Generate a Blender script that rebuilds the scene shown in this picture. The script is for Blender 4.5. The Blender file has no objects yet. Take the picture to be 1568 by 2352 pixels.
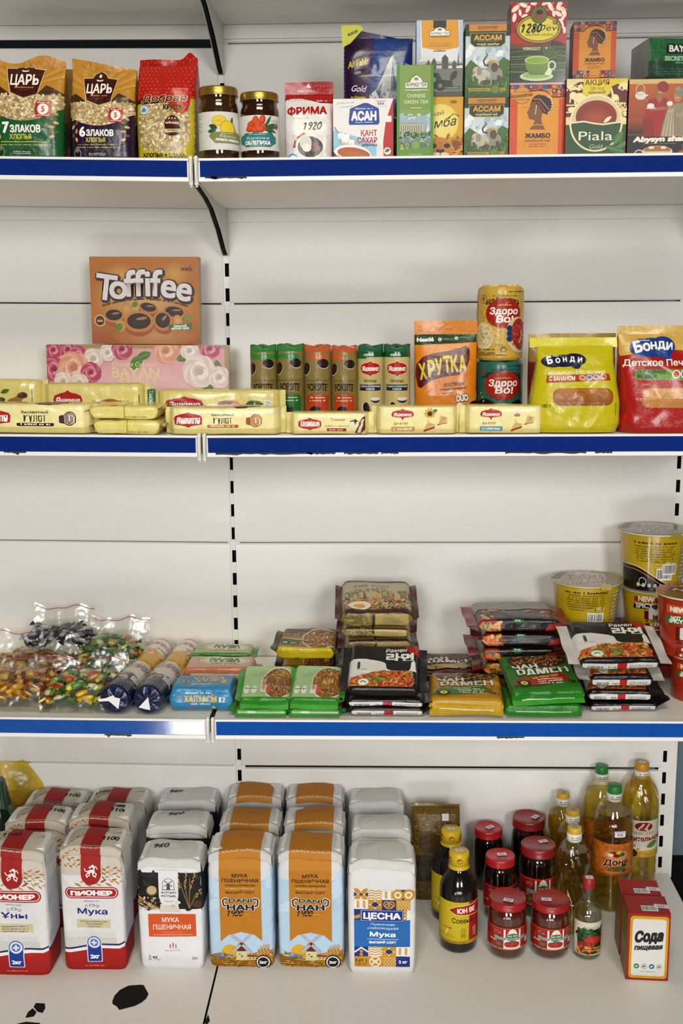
import bpy, math, random
import numpy as np
from mathutils import Vector, Matrix
from mathutils.geometry import tessellate_polygon, interpolate_bezier

scn = bpy.context.scene
COL = scn.collection

# ------------------------------------------------------------------ camera
FPX = 2554.6
CAM = np.array([.3055, -2.3171, -.4402])
PITCH, ROLL, YAW = .1819, -.0074, .0315
_cy, _sy, _cp, _sp, _cr, _sr = (math.cos(YAW), math.sin(YAW), math.cos(PITCH), math.sin(PITCH), math.cos(ROLL), math.sin(ROLL))
_r = np.array([_cy, _sy, 0.]); _f0 = np.array([-_sy, _cy, 0.]); _u0 = np.array([0, 0, 1.])
CF = _f0 * _cp - _u0 * _sp
_u = _u0 * _cp + _f0 * _sp
CR = _r * _cr + _u * _sr
CU = _u * _cr - _r * _sr
cam_data = bpy.data.cameras.new('camera')
cam = bpy.data.objects.new('camera', cam_data); COL.objects.link(cam)
cam_data.sensor_fit = 'VERTICAL'; cam_data.sensor_height = 36.0
cam_data.lens = FPX / 2352 * 36.0
cam_data.clip_start = .05
M = Matrix(((CR[0], CU[0], -CF[0], CAM[0]), (CR[1], CU[1], -CF[1], CAM[1]), (CR[2], CU[2], -CF[2], CAM[2]), (0, 0, 0, 1)))
cam.matrix_world = M
scn.camera = cam

# ------------------------------------------------------------------ light: a window behind the photographer, grey room all round
scn.view_settings.view_transform = 'Standard'
scn.view_settings.look = 'None'
scn.view_settings.gamma = 1.0
scn.view_settings.use_curve_mapping = False
scn.view_settings.exposure = -0.21
scn.cycles.use_denoising = True
scn.cycles.max_bounces = 10
scn.cycles.transparent_max_bounces = 16
scn.cycles.caustics_reflective = False
scn.cycles.caustics_refractive = False

world = bpy.data.worlds.new('room_light'); scn.world = world; world.use_nodes = True
nt = world.node_tree; nt.nodes.clear()
wo = nt.nodes.new('ShaderNodeOutputWorld'); bg = nt.nodes.new('ShaderNodeBackground')
tc = nt.nodes.new('ShaderNodeTexCoord'); sp = nt.nodes.new('ShaderNodeSeparateXYZ'); rp = nt.nodes.new('ShaderNodeValToRGB')
mp = nt.nodes.new('ShaderNodeMapRange'); mp.inputs[1].default_value = -1; mp.inputs[2].default_value = 1
nt.links.new(tc.outputs['Generated'], sp.inputs[0]); nt.links.new(sp.outputs['Z'], mp.inputs[0])
nt.links.new(mp.outputs[0], rp.inputs[0]); nt.links.new(rp.outputs[0], bg.inputs[0]); nt.links.new(bg.outputs[0], wo.inputs[0])
# floor bounce below the horizon, dim warm ceiling above
rp.color_ramp.elements[0].position = 0.30; rp.color_ramp.elements[0].color = (1.0, .97, .94, 1)
rp.color_ramp.elements[1].position = 0.62; rp.color_ramp.elements[1].color = (.50, .45, .30, 1)
bg.inputs[1].default_value = 0.13

def area(name, loc, target, sx, sy, power, col, spread):
    d = bpy.data.lights.new(name, 'AREA'); d.shape = 'RECTANGLE'; d.size = sx; d.size_y = sy; d.energy = power; d.color = col; d.spread = math.radians(spread)
    o = bpy.data.objects.new(name, d); COL.objects.link(o); o.location = loc
    o.rotation_euler = (Vector(target) - Vector(loc)).to_track_quat('-Z', 'Y').to_euler()
    return o
area('window_light', (-0.45, -5.0, .15), (.2, 0, -1.5), .9, 1.3, 27.5, (1, .99, .975), 100)
area('window_light', (1.75, -5.0, .25), (.4, 0, -1.5), .8, 1.2, 26, (1, .99, .975), 100)
area('ceiling_lamp', (.4, -2.5, 1.5), (.3, -.2, -1.3), 1.5, .6, 42, (1, .93, .75), 180)
area('sunlit_floor_light', (.45, -2.9, -1.95), (.3, 0, -1.3), 1.3, .5, 25, (1, .99, 1), 180)
area('sun_patch_light', (-.36, -2.29, -1.95), (-.04, -.387, -1.2), .16, .14, 3., (1, .99, .97), 180)

# ------------------------------------------------------------------ pixel of the photograph -> point of the place
def ray(x, y):
    return CR * (x - 784) / FPX - CU * (y - 1176) / FPX + CF
def atY(x, y, Y):
    d = ray(x, y); return CAM + d * (Y - CAM[1]) / d[1]
def atZ(x, y, Z):
    d = ray(x, y); return CAM + d * (Z - CAM[2]) / d[2]
def pj(p):
    d = np.asarray(p) - CAM; k = d @ CF
    return 784 + FPX * (d @ CR) / k, 1176 - FPX * (d @ CU) / k

# ------------------------------------------------------------------ colours, materials
def lin(c):
    if isinstance(c, str):
        c = c.lstrip('#'); c = [int(c[i:i + 2], 16) / 255 for i in (0, 2, 4)]
    c = np.asarray(c, float)
    return np.where(c <= .04045, c / 12.92, ((c + .055) / 1.055) ** 2.4)

def material(name, rough=.5, spec=.5, metal=0., coat=0., bump=0., bscale=60., bdetail=3, trans=0., ior=1.45, color=None, stretch=None, mottling=0., sheen=0., alpha=None):
    m = bpy.data.materials.new(name); m.use_nodes = True
    n = m.node_tree.nodes; l = m.node_tree.links; b = n['Principled BSDF']
    b.inputs['Roughness'].default_value = rough; b.inputs['Specular IOR Level'].default_value = spec
    b.inputs['Metallic'].default_value = metal; b.inputs['Coat Weight'].default_value = coat; b.inputs['Coat Roughness'].default_value = .08
    b.inputs['Transmission Weight'].default_value = trans; b.inputs['IOR'].default_value = ior
    if color is None:
        a = n.new('ShaderNodeAttribute'); a.attribute_name = 'Col'; src = a.outputs['Color']
    else:
        r = n.new('ShaderNodeRGB'); r.outputs[0].default_value = (*lin(color), 1); src = r.outputs[0]
    tcn = n.new('ShaderNodeTexCoord'); vec = tcn.outputs['Object']
    if mottling:
        nz = n.new('ShaderNodeTexNoise'); nz.inputs['Scale'].default_value = 90; nz.inputs['Detail'].default_value = 4
        l.new(vec, nz.inputs['Vector'])
        mr = n.new('ShaderNodeMapRange'); mr.inputs[1].default_value = .3; mr.inputs[2].default_value = .7
        mr.inputs[3].default_value = 1 - mottling; mr.inputs[4].default_value = 1 + mottling
        l.new(nz.outputs[0], mr.inputs[0])
        mx = n.new('ShaderNodeVectorMath'); mx.operation = 'SCALE'; l.new(src, mx.inputs[0]); l.new(mr.outputs[0], mx.inputs['Scale'])
        src = mx.outputs[0]
    l.new(src, b.inputs['Base Color'])
    if bump:
        if stretch:
            mpn = n.new('ShaderNodeMapping'); mpn.inputs['Scale'].default_value = stretch; l.new(vec, mpn.inputs[0]); vec = mpn.outputs[0]
        nz = n.new('ShaderNodeTexNoise'); nz.inputs['Scale'].default_value = bscale; nz.inputs['Detail'].default_value = bdetail
        l.new(vec, nz.inputs['Vector'])
        bp = n.new('ShaderNodeBump'); bp.inputs['Strength'].default_value = bump; bp.inputs['Distance'].default_value = .004
        l.new(nz.outputs[0], bp.inputs['Height']); l.new(bp.outputs[0], b.inputs['Normal'])
    return m

def thin_film(name, tint, gloss=.25, rough=.08, bump=.5, bscale=45, glass=0., peak=.8):
    """clear thin plastic: mostly see-through, with a crinkled glossy skin"""
    m = bpy.data.materials.new(name); m.use_nodes = True
    n = m.node_tree.nodes; l = m.node_tree.links; n.clear()
    o = n.new('ShaderNodeOutputMaterial'); t = n.new('ShaderNodeBsdfTransparent'); t.inputs[0].default_value = (*lin(tint), 1)
    g = n.new('ShaderNodeBsdfGlossy'); g.inputs['Roughness'].default_value = rough; g.inputs[0].default_value = (1, 1, 1, 1)
    fr = n.new('ShaderNodeLayerWeight'); fr.inputs[0].default_value = .5
    pw = n.new('ShaderNodeMath'); pw.operation = 'POWER'; pw.inputs[1].default_value = 4.; l.new(fr.outputs['Facing'], pw.inputs[0])
    mr = n.new('ShaderNodeMapRange'); mr.inputs[3].default_value = .035 + gloss * .35; mr.inputs[4].default_value = peak
    l.new(pw.outputs[0], mr.inputs[0])
    tr = t.outputs[0]
    if glass:   # part of the light is bent as well as tinted
        gl = n.new('ShaderNodeBsdfGlass'); gl.inputs[0].default_value = (*lin(tint), 1); gl.inputs['IOR'].default_value = 1.25; gl.inputs['Roughness'].default_value = .02
        m2 = n.new('ShaderNodeMixShader'); m2.inputs[0].default_value = glass; l.new(tr, m2.inputs[1]); l.new(gl.outputs[0], m2.inputs[2]); tr = m2.outputs[0]
    mx = n.new('ShaderNodeMixShader'); l.new(mr.outputs[0], mx.inputs[0]); l.new(tr, mx.inputs[1]); l.new(g.outputs[0], mx.inputs[2])
    if bump:
        tcn = n.new('ShaderNodeTexCoord'); nz = n.new('ShaderNodeTexNoise'); nz.inputs['Scale'].default_value = bscale; nz.inputs['Detail'].default_value = 2
        l.new(tcn.outputs['Object'], nz.inputs['Vector'])
        bp = n.new('ShaderNodeBump'); bp.inputs['Strength'].default_value = bump; bp.inputs['Distance'].default_value = .012
        l.new(nz.outputs[0], bp.inputs['Height']); l.new(bp.outputs[0], g.inputs['Normal']); l.new(bp.outputs[0], fr.inputs['Normal'])
    l.new(mx.outputs[0], o.inputs[0])
    return m

MAT = dict(
    card=material('printed_card', .42, .45, bump=.02, bscale=400, mottling=.04),
    gloss=material('gloss_card', .25, .5, coat=.3, bump=.02, bscale=150, mottling=.03),
    paper=material('flour_paper', .62, .35, bump=.10, bscale=70, bdetail=6, mottling=.035),
    sticker=material('paper_sticker', .6, .3),
    film=material('printed_film', .29, .5, coat=.15, bump=.42, bscale=62, bdetail=4, mottling=.05),
    shiny=material('shiny_film', .27, .5, coat=.25, bump=.35, bscale=38, bdetail=3, mottling=.06),
    foil=material('gold_foil', .28, .6, metal=.75, bump=.12, bscale=50),
    lid=material('lid_metal', .3, .5, metal=.85, bump=.04, bscale=300),
    redlid=material('painted_lid', .33, .5, coat=.2, bump=.05, bscale=200, mottling=.08),
    plastic=material('cap_plastic', .35, .5, coat=.1),
    enamel=material('white_enamel', .33, .30, coat=.04, bump=.035, bscale=28, bdetail=5, mottling=.012),
    shelfmetal=material('shelf_enamel', .40, .45, bump=.03, bscale=60, bdetail=5, mottling=.02),
    rail=material('price_rail_plastic', .5, .03, mottling=.08),
    railgloss=material('glossy_rail_plastic', .12, .5, coat=.5, bump=.03, bscale=40, mottling=.1),
    edge=material('rail_edge', .35, .5),
    dark=material('dark_gap', .8, .2),
    metal=material('bracket_metal', .45, .5, mottling=.03),
    rough=material('plain_matt', .8, .2, mottling=.06),
    jam=material('jam', .12, .5, coat=.5, bump=.05, bscale=30),
    glass=thin_film('clear_glass', '#f4f6f2', gloss=.04, rough=.02, bump=0),
    pet=thin_film('clear_bottle_plastic', '#f7f6ea', gloss=.03, rough=.04, bump=.15, bscale=25),
    bag=thin_film('clear_bag_film', '#fbfbf8', gloss=.16, rough=.22, bump=.5, bscale=26, peak=.3),
    yellowbag=thin_film('yellow_bag_film', '#f0dc50', gloss=.15, rough=.35, bump=.6, bscale=24, peak=.3),
    oil=thin_film('sunflower_oil', '#f7e896', gloss=.0, rough=.03, bump=.25, bscale=22, glass=.2),
    vinegar=thin_film('vinegar', '#f4f4ea', gloss=.0, rough=.02, bump=0, glass=.06),
    wrap=material('candy_foil', .3, .5, metal=.15, bump=.5, bscale=120),
)
# ------------------------------------------------------------------ mesh builder
class MB:
    def __init__(s):
        s.v = []; s.n = 0; s.f = []; s.c = []; s.m = []; s.sm = []; s.mats = []
    def _mi(s, mat):
        if mat not in s.mats: s.mats.append(mat)
        return s.mats.index(mat)
    def add(s, V, F, col, mat, smooth=True):
        V = np.asarray(V, float).reshape(-1, 3); k = len(V)
        c = col if isinstance(col, np.ndarray) and col.ndim == 2 else np.tile(lin(col), (k, 1))
        s.v.append(V); s.c.append(c); mi = s._mi(mat)
        for f in F: s.f.append([i + s.n for i in f])
        s.m += [mi] * len(F); s.sm += [smooth] * len(F); s.n += k
        return s
    def grid(s, P, col, mat, smooth=True, wrap=False, flip=False):
        """P: (rows, cols, 3)"""
        R, K = P.shape[:2]; F = []
        kk = K if wrap else K - 1
        for i in range(R - 1):
            for j in range(kk):
                a, b = i * K + j, i * K + (j + 1) % K
                q = [a, b, b + K, a + K]
                F.append(q[::-1] if flip else q)
        c = col
        if isinstance(col, np.ndarray) and col.ndim == 3: c = col.reshape(-1, 3)
        return s.add(P.reshape(-1, 3), F, c, mat, smooth)
    def fan(s, ring, centre, col, mat, flip=False):
        V = np.vstack([ring, [centre]]); n = len(ring)
        F = [[i, (i + 1) % n, n] for i in range(n)]
        if flip: F = [f[::-1] for f in F]
        return s.add(V, F, col, mat, True)
    def box(s, lo, hi, col, mat, top=None, front=None, side=None):
        x0, y0, z0 = lo; x1, y1, z1 = hi
        V = [(x0, y0, z0), (x1, y0, z0), (x1, y1, z0), (x0, y1, z0), (x0, y0, z1), (x1, y0, z1), (x1, y1, z1), (x0, y1, z1)]
        for f, c in (((0, 3, 2, 1), None), ((4, 5, 6, 7), top), ((0, 1, 5, 4), front), ((2, 3, 7, 6), None), ((1, 2, 6, 5), side), ((3, 0, 4, 7), side)):
            s.add([V[i] for i in f], [(0, 1, 2, 3)], c or col, mat, False)
        return s
    def bbox(s, w, d, h, r, col, mat, top=None, front=None, side=None, z0=0., bend=None):
        """carton: a block with rounded edges; x centred, y centred, base at z0"""
        def axis(a, b): return [a, a + r * .3, a + r, b - r, b - r * .3, b]
        hx, hy = w / 2, d / 2
        def fix(P):
            Q = P.copy()
            for k, (lo, hi) in enumerate(((-hx, hx), (-hy, hy), (z0, z0 + h))):
                pass
            c = np.clip(P, [-hx + r, -hy + r, z0 + r], [hx - r, hy - r, z0 + h - r])
            dlt = P - c; L = np.linalg.norm(dlt, axis=-1, keepdims=True)
            Q = np.where(L > 1e-9, c + dlt / np.maximum(L, 1e-9) * np.minimum(L, r), P)
            return bend(Q) if bend else Q
        X = [-hx, -hx + r * .5, -hx + r] + list(np.linspace(-hx + r, hx - r, 8)[1:-1]) + [hx - r, hx - r * .5, hx]
        Y = [-hy, -hy + r * .5, -hy + r] + list(np.linspace(-hy + r, hy - r, 5)[1:-1]) + [hy - r, hy - r * .5, hy]
        Z = [z0, z0 + r * .5, z0 + r] + list(np.linspace(z0 + r, z0 + h - r, 8)[1:-1]) + [z0 + h - r, z0 + h - r * .5, z0 + h]
        for A, B, f in ((X, Z, lambda a, b: (a, -hy, b)), (X, Z, lambda a, b: (-a, hy, b)), (Y, Z, lambda a, b: (hx, a, b)), (Y, Z, lambda a, b: (-hx, -a, b)),
                        (X, Y, lambda a, b: (a, b, z0 + h)), (X, Y, lambda a, b: (a, -b, z0))):
            P = np.array([[f(a, b) for a in A] for b in B], float)
            t = f(0, 0)
            cc = col
            if t[1] == -hy and front: cc = front
            if abs(t[0]) == hx and side: cc = side
            if t[2] == z0 + h and top: cc = top
            s.grid(fix(P), cc, mat)
        return s
    def lathe(s, prof, col, mat, n=40, cap=True):
        """prof: list of (radius, z) or (radius, z, colour)"""
        a = np.linspace(0, 2 * np.pi, n, endpoint=False)
        P = np.array([[(p[0] * math.cos(t), p[0] * math.sin(t), p[1]) for t in a] for p in prof])
        c = col
        if len(prof[0]) > 2: c = np.array([[lin(p[2])] * n for p in prof])
        s.grid(P, c, mat, wrap=True)
        if cap:
            for i, fl in ((0, True), (-1, False)):
                if prof[i][0] > 1e-5:
                    s.fan(P[i], (0, 0, prof[i][1]), prof[i][2] if len(prof[i]) > 2 else col, mat, flip=fl)
        return s
    def tube(s, pts, r, col, mat, n=8):
        pts = [Vector(p) for p in pts]; R = []
        for i, p in enumerate(pts):
            t = (pts[min(i + 1, len(pts) - 1)] - pts[max(i - 1, 0)]).normalized()
            x = t.orthogonal().normalized() if i == 0 else (x - t * x.dot(t)).normalized()
            y = t.cross(x); rr = r[i] if hasattr(r, '__len__') else r
            R.append([p + (x * math.cos(a) + y * math.sin(a)) * rr for a in np.linspace(0, 2 * np.pi, n, endpoint=False)])
        P = np.array([[tuple(q) for q in row] for row in R])
        s.grid(P, col, mat, wrap=True); s.fan(P[0], tuple(pts[0]), col, mat, True); s.fan(P[-1], tuple(pts[-1]), col, mat)
        return s
    def prism(s, poly, y0, y1, col, mat, axis='y'):
        """extrude a polygon given in (x,z) along y (or in (y,z) along x)"""
        n = len(poly)
        mk = (lambda p, t: (p[0], t, p[1])) if axis == 'y' else (lambda p, t: (t, p[0], p[1])) if axis == 'x' else (lambda p, t: (p[0], p[1], t))
        A = [mk(p, y0) for p in poly]; B = [mk(p, y1) for p in poly]
        tri = tessellate_polygon([[Vector((p[0], p[1], 0)) for p in poly]])
        s.add(A, [list(t) for t in tri], col, mat, False); s.add(B, [list(t)[::-1] for t in tri], col, mat, False)
        for i in range(n):
            j = (i + 1) % n
            s.add([A[i], A[j], B[j], B[i]], [(0, 1, 2, 3)], col, mat, False)
        return s
    def decal(s, art, surf, eps=5e-5, base=1e-4, h=None, mat='card', flip=False):
        """lay printed artwork on a surface: surf(u,v)->(n,3)"""
        T, C, L = art.done(h)
        if not len(T): return s
        u = T[..., 0].ravel(); v = T[..., 1].ravel(); Lr = np.repeat(L, 3); c = C.reshape(-1, 3)
        key = np.round(np.column_stack([u * 1e6, v * 1e6, Lr, c * 500])).astype(np.int64)
        _, idx, inv = np.unique(key, axis=0, return_index=True, return_inverse=True)
        inv = inv.ravel(); u, v, Lr, c = u[idx], v[idx], Lr[idx], c[idx]
        P = surf(u, v); e = 2e-4
        du = surf(u + e, v) - surf(u - e, v); dv = surf(u, v + e) - surf(u, v - e)
        N = np.cross(du, dv); N /= np.maximum(np.linalg.norm(N, axis=1, keepdims=True), 1e-12)
        if flip: N = -N
        P = P + N * (base + Lr[:, None] * eps)
        F = inv.reshape(-1, 3)
        ok = (F[:, 0] != F[:, 1]) & (F[:, 1] != F[:, 2]) & (F[:, 0] != F[:, 2])
        F = F[ok]
        # all faces look outwards
        a, b, cc = P[F[:, 0]], P[F[:, 1]], P[F[:, 2]]
        fl = np.einsum('ij,ij->i', np.cross(b - a, cc - a), N[F[:, 0]]) < 0
        F[fl] = F[fl][:, ::-1]
        s.add(P, F.tolist(), c, MAT[mat] if isinstance(mat, str) else mat, True)
        return s
    def build(s, name, parent=None, loc=None, rot=None):
        me = bpy.data.meshes.new(name)
        V = np.vstack(s.v); C = np.vstack(s.c)
        me.from_pydata(V.tolist(), [], s.f)
        for m in s.mats: me.materials.append(m)
        me.polygons.foreach_set('material_index', s.m); me.polygons.foreach_set('use_smooth', s.sm)
        ca = me.color_attributes.new('Col', 'FLOAT_COLOR', 'POINT')
        ca.data.foreach_set('color', np.column_stack([np.clip(C, 0, 1), np.ones(len(C))]).astype(np.float32).ravel())
        me.update()
        o = bpy.data.objects.new(name, me); COL.objects.link(o)
        if parent is not None: o.parent = parent
        if loc is not None: o.location = loc
        if rot is not None: o.rotation_euler = rot
        return o

# ------------------------------------------------------------------ printed artwork in flat (u, v) metres
_txt = {}
def glyphs(t):
    """flat triangles of a line of type at size 1, every outer contour filled on its own (letters are built from overlapping strokes)"""
    if t not in _txt:
        c = bpy.data.curves.new('lettering', 'FONT'); c.body = t; o = bpy.data.objects.new('lettering', c); COL.objects.link(o)
        cu = o.to_curve(bpy.context.evaluated_depsgraph_get()); loops = []
        for sp_ in cu.splines:
            b = sp_.bezier_points; L = []
            for k in range(len(b)):
                p, q = b[k], b[(k + 1) % len(b)]; d = (q.co - p.co)
                straight = abs(d.cross(p.handle_right - p.co).z) + abs(d.cross(q.handle_left - q.co).z) < 1e-4 * max(d.length, 1e-6)
                L += [p.co.copy()] if straight else interpolate_bezier(p.co, p.handle_right, q.handle_left, q.co, 5)[:-1]
            A = sum(L[k].x * L[k - 1].y - L[k - 1].x * L[k].y for k in range(len(L)))
            if abs(A) > 1e-7: loops.append((A, L))
        def inside(p, L):
            r = False
            for k in range(len(L)):
                a, b_ = L[k], L[k - 1]
                if (a.y > p.y) != (b_.y > p.y) and p.x < (b_.x - a.x) * (p.y - a.y) / (b_.y - a.y) + a.x: r = not r
            return r
        T, G = [], []; hole = [any(a * b_ < 0 and abs(b_) > abs(a) and all(inside(p, M_) for p in L[::3]) for b_, M_ in loops) for a, L in loops]
        for g, (a, L) in enumerate(l for l, h in zip(loops, hole) if not h):
            P = [L] + [m[1] for m, h in zip(loops, hole) if h and m[0] * a < 0 and all(inside(p, L) for p in m[1][::3])]; flat = [v for q in P for v in q]
            for tr in tessellate_polygon(P): T.append([flat[k][:2] for k in tr]); G.append(g % 3 * .022)
        o.to_curve_clear(); bpy.data.objects.remove(o); bpy.data.curves.remove(c)
        _txt[t] = (np.array(T).reshape(-1, 3, 2), np.array(G))
    return _txt[t]
def text_tris(t, bold=0.):
    """heavier weights are the same outline struck several times; also the small height of each strike"""
    T, G = glyphs(t)
    if bold < .008 or not len(T): return T.copy(), G
    n = 4 if bold < .045 else 8
    rings = [(bold, n, .785 if n == 4 else .39)] + ([(bold * .55, 6, 0)] if bold > .042 else [])
    off = [(r * math.cos(a0 + k * 6.2832 / m), r * math.sin(a0 + k * 6.2832 / m)) for r, m, a0 in rings for k in range(m)]
    return np.vstack([T + list(q) for q in off]), np.concatenate([G + .07 * k for k in range(len(off))])

def ink(c):
    """printing ink: mid tones a little deeper than the colour named"""
    c = c.lstrip('#'); return lin([(int(c[i:i + 2], 16) / 255) ** 1.22 for i in (0, 2, 4)])
class Art:
    def __init__(s, w, h, seed=1, unit=None):
        """drawing coordinates run 0..W, 0..H (unit = (W, H)), y up; they land on w x h metres"""
        s.w, s.h = w, h; s.W, s.H = unit or (100., 100. * h / w)
        s.sx, s.sy = w / s.W, h / s.H
        s.T = []; s.C = []; s.L = []; s.boxes = []; s.rng = random.Random(seed); s.clipto = None
    def _put(s, T, C, layer=None):
        T = np.asarray(T, float)
        if not len(T): return s
        lo = T.reshape(-1, 2).min(0); hi = T.reshape(-1, 2).max(0)
        if layer is None:
            layer = 0
            for b in s.boxes:
                if b[0] < hi[0] and b[2] > lo[0] and b[1] < hi[1] and b[3] > lo[1]: layer = max(layer, math.ceil(b[4] + .5))
        s.boxes.append((lo[0], lo[1], hi[0], hi[1], layer))
        C = np.asarray(C, float)
        if C.ndim == 1: C = np.tile(C, (len(T), 3, 1))
        s.T.append(T); s.C.append(C); s.L.append(np.full(len(T), layer, float)); s.top = layer
        return s
    def poly(s, pts, col, col2=None, layer=None):
        """col2: colour at the lowest point (vertical blend in the print)"""
        pts = [(float(p[0]), float(p[1])) for p in pts]
        tri = tessellate_polygon([[Vector((p[0], p[1], 0)) for p in pts]])
        T = np.array([[pts[i] for i in t] for t in tri])
        if col2 is not None and len(T):
            y = T[..., 1]; t = ((y - y.min()) / max(np.ptp(y), 1e-9))[..., None]
            return s._put(T, ink(col2) * (1 - t) + ink(col) * t, layer)
        return s._put(T, ink(col), layer)
    def rect(s, x0, y0, x1, y1, col, col2=None, r=0, layer=None):
        if r <= 0: pts = [(x0, y0), (x1, y0), (x1, y1), (x0, y1)]
        else:
            pts = []
            for cx, cy, a0 in ((x1 - r, y0 + r, -90), (x1 - r, y1 - r, 0), (x0 + r, y1 - r, 90), (x0 + r, y0 + r, 180)):
                pts += [(cx + r * math.cos(math.radians(a0 + k * 18)), cy + r * math.sin(math.radians(a0 + k * 18))) for k in range(6)]
        return s.poly(pts, col, col2, layer)
    def ell(s, cx, cy, rx, ry, col, rot=0, col2=None, n=28, a0=0, a1=360, layer=None):
        """col2: colour at the centre"""
        a = np.radians(np.linspace(a0, a1, n + 1)); cr, sr = math.cos(math.radians(rot)), math.sin(math.radians(rot))
        P = np.column_stack([cx + rx * np.cos(a) * cr - ry * np.sin(a) * sr, cy + rx * np.cos(a) * sr + ry * np.sin(a) * cr])
        T = np.array([[P[i], P[i + 1], (cx, cy)] for i in range(n)])
        C = np.tile(ink(col), (n, 3, 1))
        if col2 is not None: C[:, 2] = ink(col2)
        return s._put(T, C, layer)
    def ring(s, cx, cy, rx, ry, wd, col, a0=0, a1=360, n=32, rot=0):
        a = np.radians(np.linspace(a0, a1, n + 1))
        return s.line([(cx + rx * math.cos(t), cy + ry * math.sin(t)) for t in a], wd, col)
    def line(s, pts, wd, col, layer=None):
        pts = np.asarray(pts, float); T = []
        wds = wd if hasattr(wd, '__len__') else [wd] * len(pts)
        L = []; Rr = []
        for i in range(len(pts)):
            t = pts[min(i + 1, len(pts) - 1)] - pts[max(i - 1, 0)]; t = t / max(np.linalg.norm(t), 1e-9)
            nn = np.array([-t[1], t[0]]) * wds[i] / 2
            L.append(pts[i] + nn); Rr.append(pts[i] - nn)
        for i in range(len(pts) - 1):
            T += [[L[i], Rr[i], Rr[i + 1]], [L[i], Rr[i + 1], L[i + 1]]]
        return s._put(T, ink(col), layer)
    def text(s, t, x, y, h, col, al='c', bold=.0, shear=0., wid=None, rot=0., out=None, outw=.05, arc=0., layer=None):
        """h: capital height; wid: squeeze or stretch to this width; out: outline colour; arc: bend, radius in drawing units"""
        for b, c in (((bold + outw, out), (bold, col)) if out else ((bold, col),)):
            T, G = text_tris(t, b)
            if not len(T): return s
            if b == (bold + outw if out else bold):
                T0 = text_tris(t, bold)[0]; x0, x1 = T0[..., 0].min(), T0[..., 0].max()
            k = h / .73; kx = k * s.sy / s.sx
            if wid: kx = wid / (x1 - x0)
            X = (T[..., 0] - x0) * kx; Y = T[..., 1] * k
            Wd = (x1 - x0) * kx
            X = X + Y * shear * s.sy / s.sx
            X = X - (Wd / 2 if al == 'c' else Wd if al == 'r' else 0)
            if arc:
                a = X / arc; R = arc + Y; X, Y = R * np.sin(a), R * np.cos(a) - arc
                if arc < 0: pass
            cr, sr = math.cos(math.radians(rot)), math.sin(math.radians(rot))
            T = np.stack([x + X * cr - Y * sr, y + X * sr + Y * cr], -1)
            s._put(T, ink(c), layer); s.L[-1] = s.L[-1] + G; q = s.boxes[-1]; s.boxes[-1] = (*q[:4], q[4] + G.max())
        return s
    def micro(s, x0, y, x1, h, col, rows=1, gap=1.8, al='c', dens=.72):
        """small print too fine to read: rows of broken dashes"""
        T = []
        for r in range(rows):
            yy = y - r * h * gap; a, b = x0, x1
            if rows > 1:
                sh = s.rng.uniform(0, .18) * (x1 - x0)
                if al == 'c': a, b = x0 + sh / 2, x1 - sh / 2
                elif al == 'l': b = x1 - sh
            x = a
            while x < b:
                wd = min(s.rng.uniform(.5, 1.1) * h * s.sy / s.sx, b - x)
                hh = h * s.rng.choice([.75, .75, 1])
                T += [[(x, yy), (x + wd, yy), (x + wd, yy + hh)], [(x, yy), (x + wd, yy + hh), (x, yy + hh)]]
                x += wd / dens if s.rng.random() > .16 else wd / dens + h * s.sy / s.sx
        return s._put(T, ink(col))
    def barcode(s, x0, y0, x1, y1, bg='#f2f2f0', bars=22):
        if bg: s.rect(x0, y0, x1, y1, bg)
        T = []; n = bars * 2; px = (x1 - x0) * .06
        x = x0 + px
        while x < x1 - px:
            wd = s.rng.choice([.6, 1, 1.6]) * (x1 - x0) / n
            T += [[(x, y0 + (y1 - y0) * .15), (x + wd, y0 + (y1 - y0) * .15), (x + wd, y1 - (y1 - y0) * .1)], [(x, y0 + (y1 - y0) * .15), (x + wd, y1 - (y1 - y0) * .1), (x, y1 - (y1 - y0) * .1)]]
            x += wd + s.rng.choice([.7, 1, 1.5]) * (x1 - x0) / n
        return s._put(T, ink('#2a2a2a'))
    def bits(s, x0, y0, x1, y1, n, cols, r0, r1, asp=.55, inside=None, sides=7):
        """a printed heap of flakes, noodles, leaves: n small flat ellipses"""
        T = []; C = []
        for _ in range(n):
            for _k in range(20):
                cx, cy = s.rng.uniform(x0, x1), s.rng.uniform(y0, y1)
                if inside is None or inside(cx, cy): break
            else: continue
            r = s.rng.uniform(r0, r1); a = s.rng.uniform(0, 6.28); q = asp * s.rng.uniform(.7, 1.3)
            c = ink(s.rng.choice(cols))
            P = [(cx + (r * math.cos(t) * math.cos(a) - r * q * math.sin(t) * math.sin(a)), cy + (r * math.cos(t) * math.sin(a) + r * q * math.sin(t) * math.cos(a)) * s.sx / s.sy) for t in np.linspace(0, 6.283, sides + 1)[:-1]]
            for i in range(1, sides - 1): T.append([P[0], P[i], P[i + 1]]); C.append([c, c, c])
        # sub-layers so that overlapping flakes do not fight
        T = np.array(T); C = np.array(C)
        if not len(T): return s
        k = sides - 2; g = np.arange(len(T)) // k
        s._put(T, C); s.L[-1] = s.L[-1] + (g % 12) * .15
        b = s.boxes[-1]; s.boxes[-1] = (*b[:4], b[4] + 2)
        return s
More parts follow.
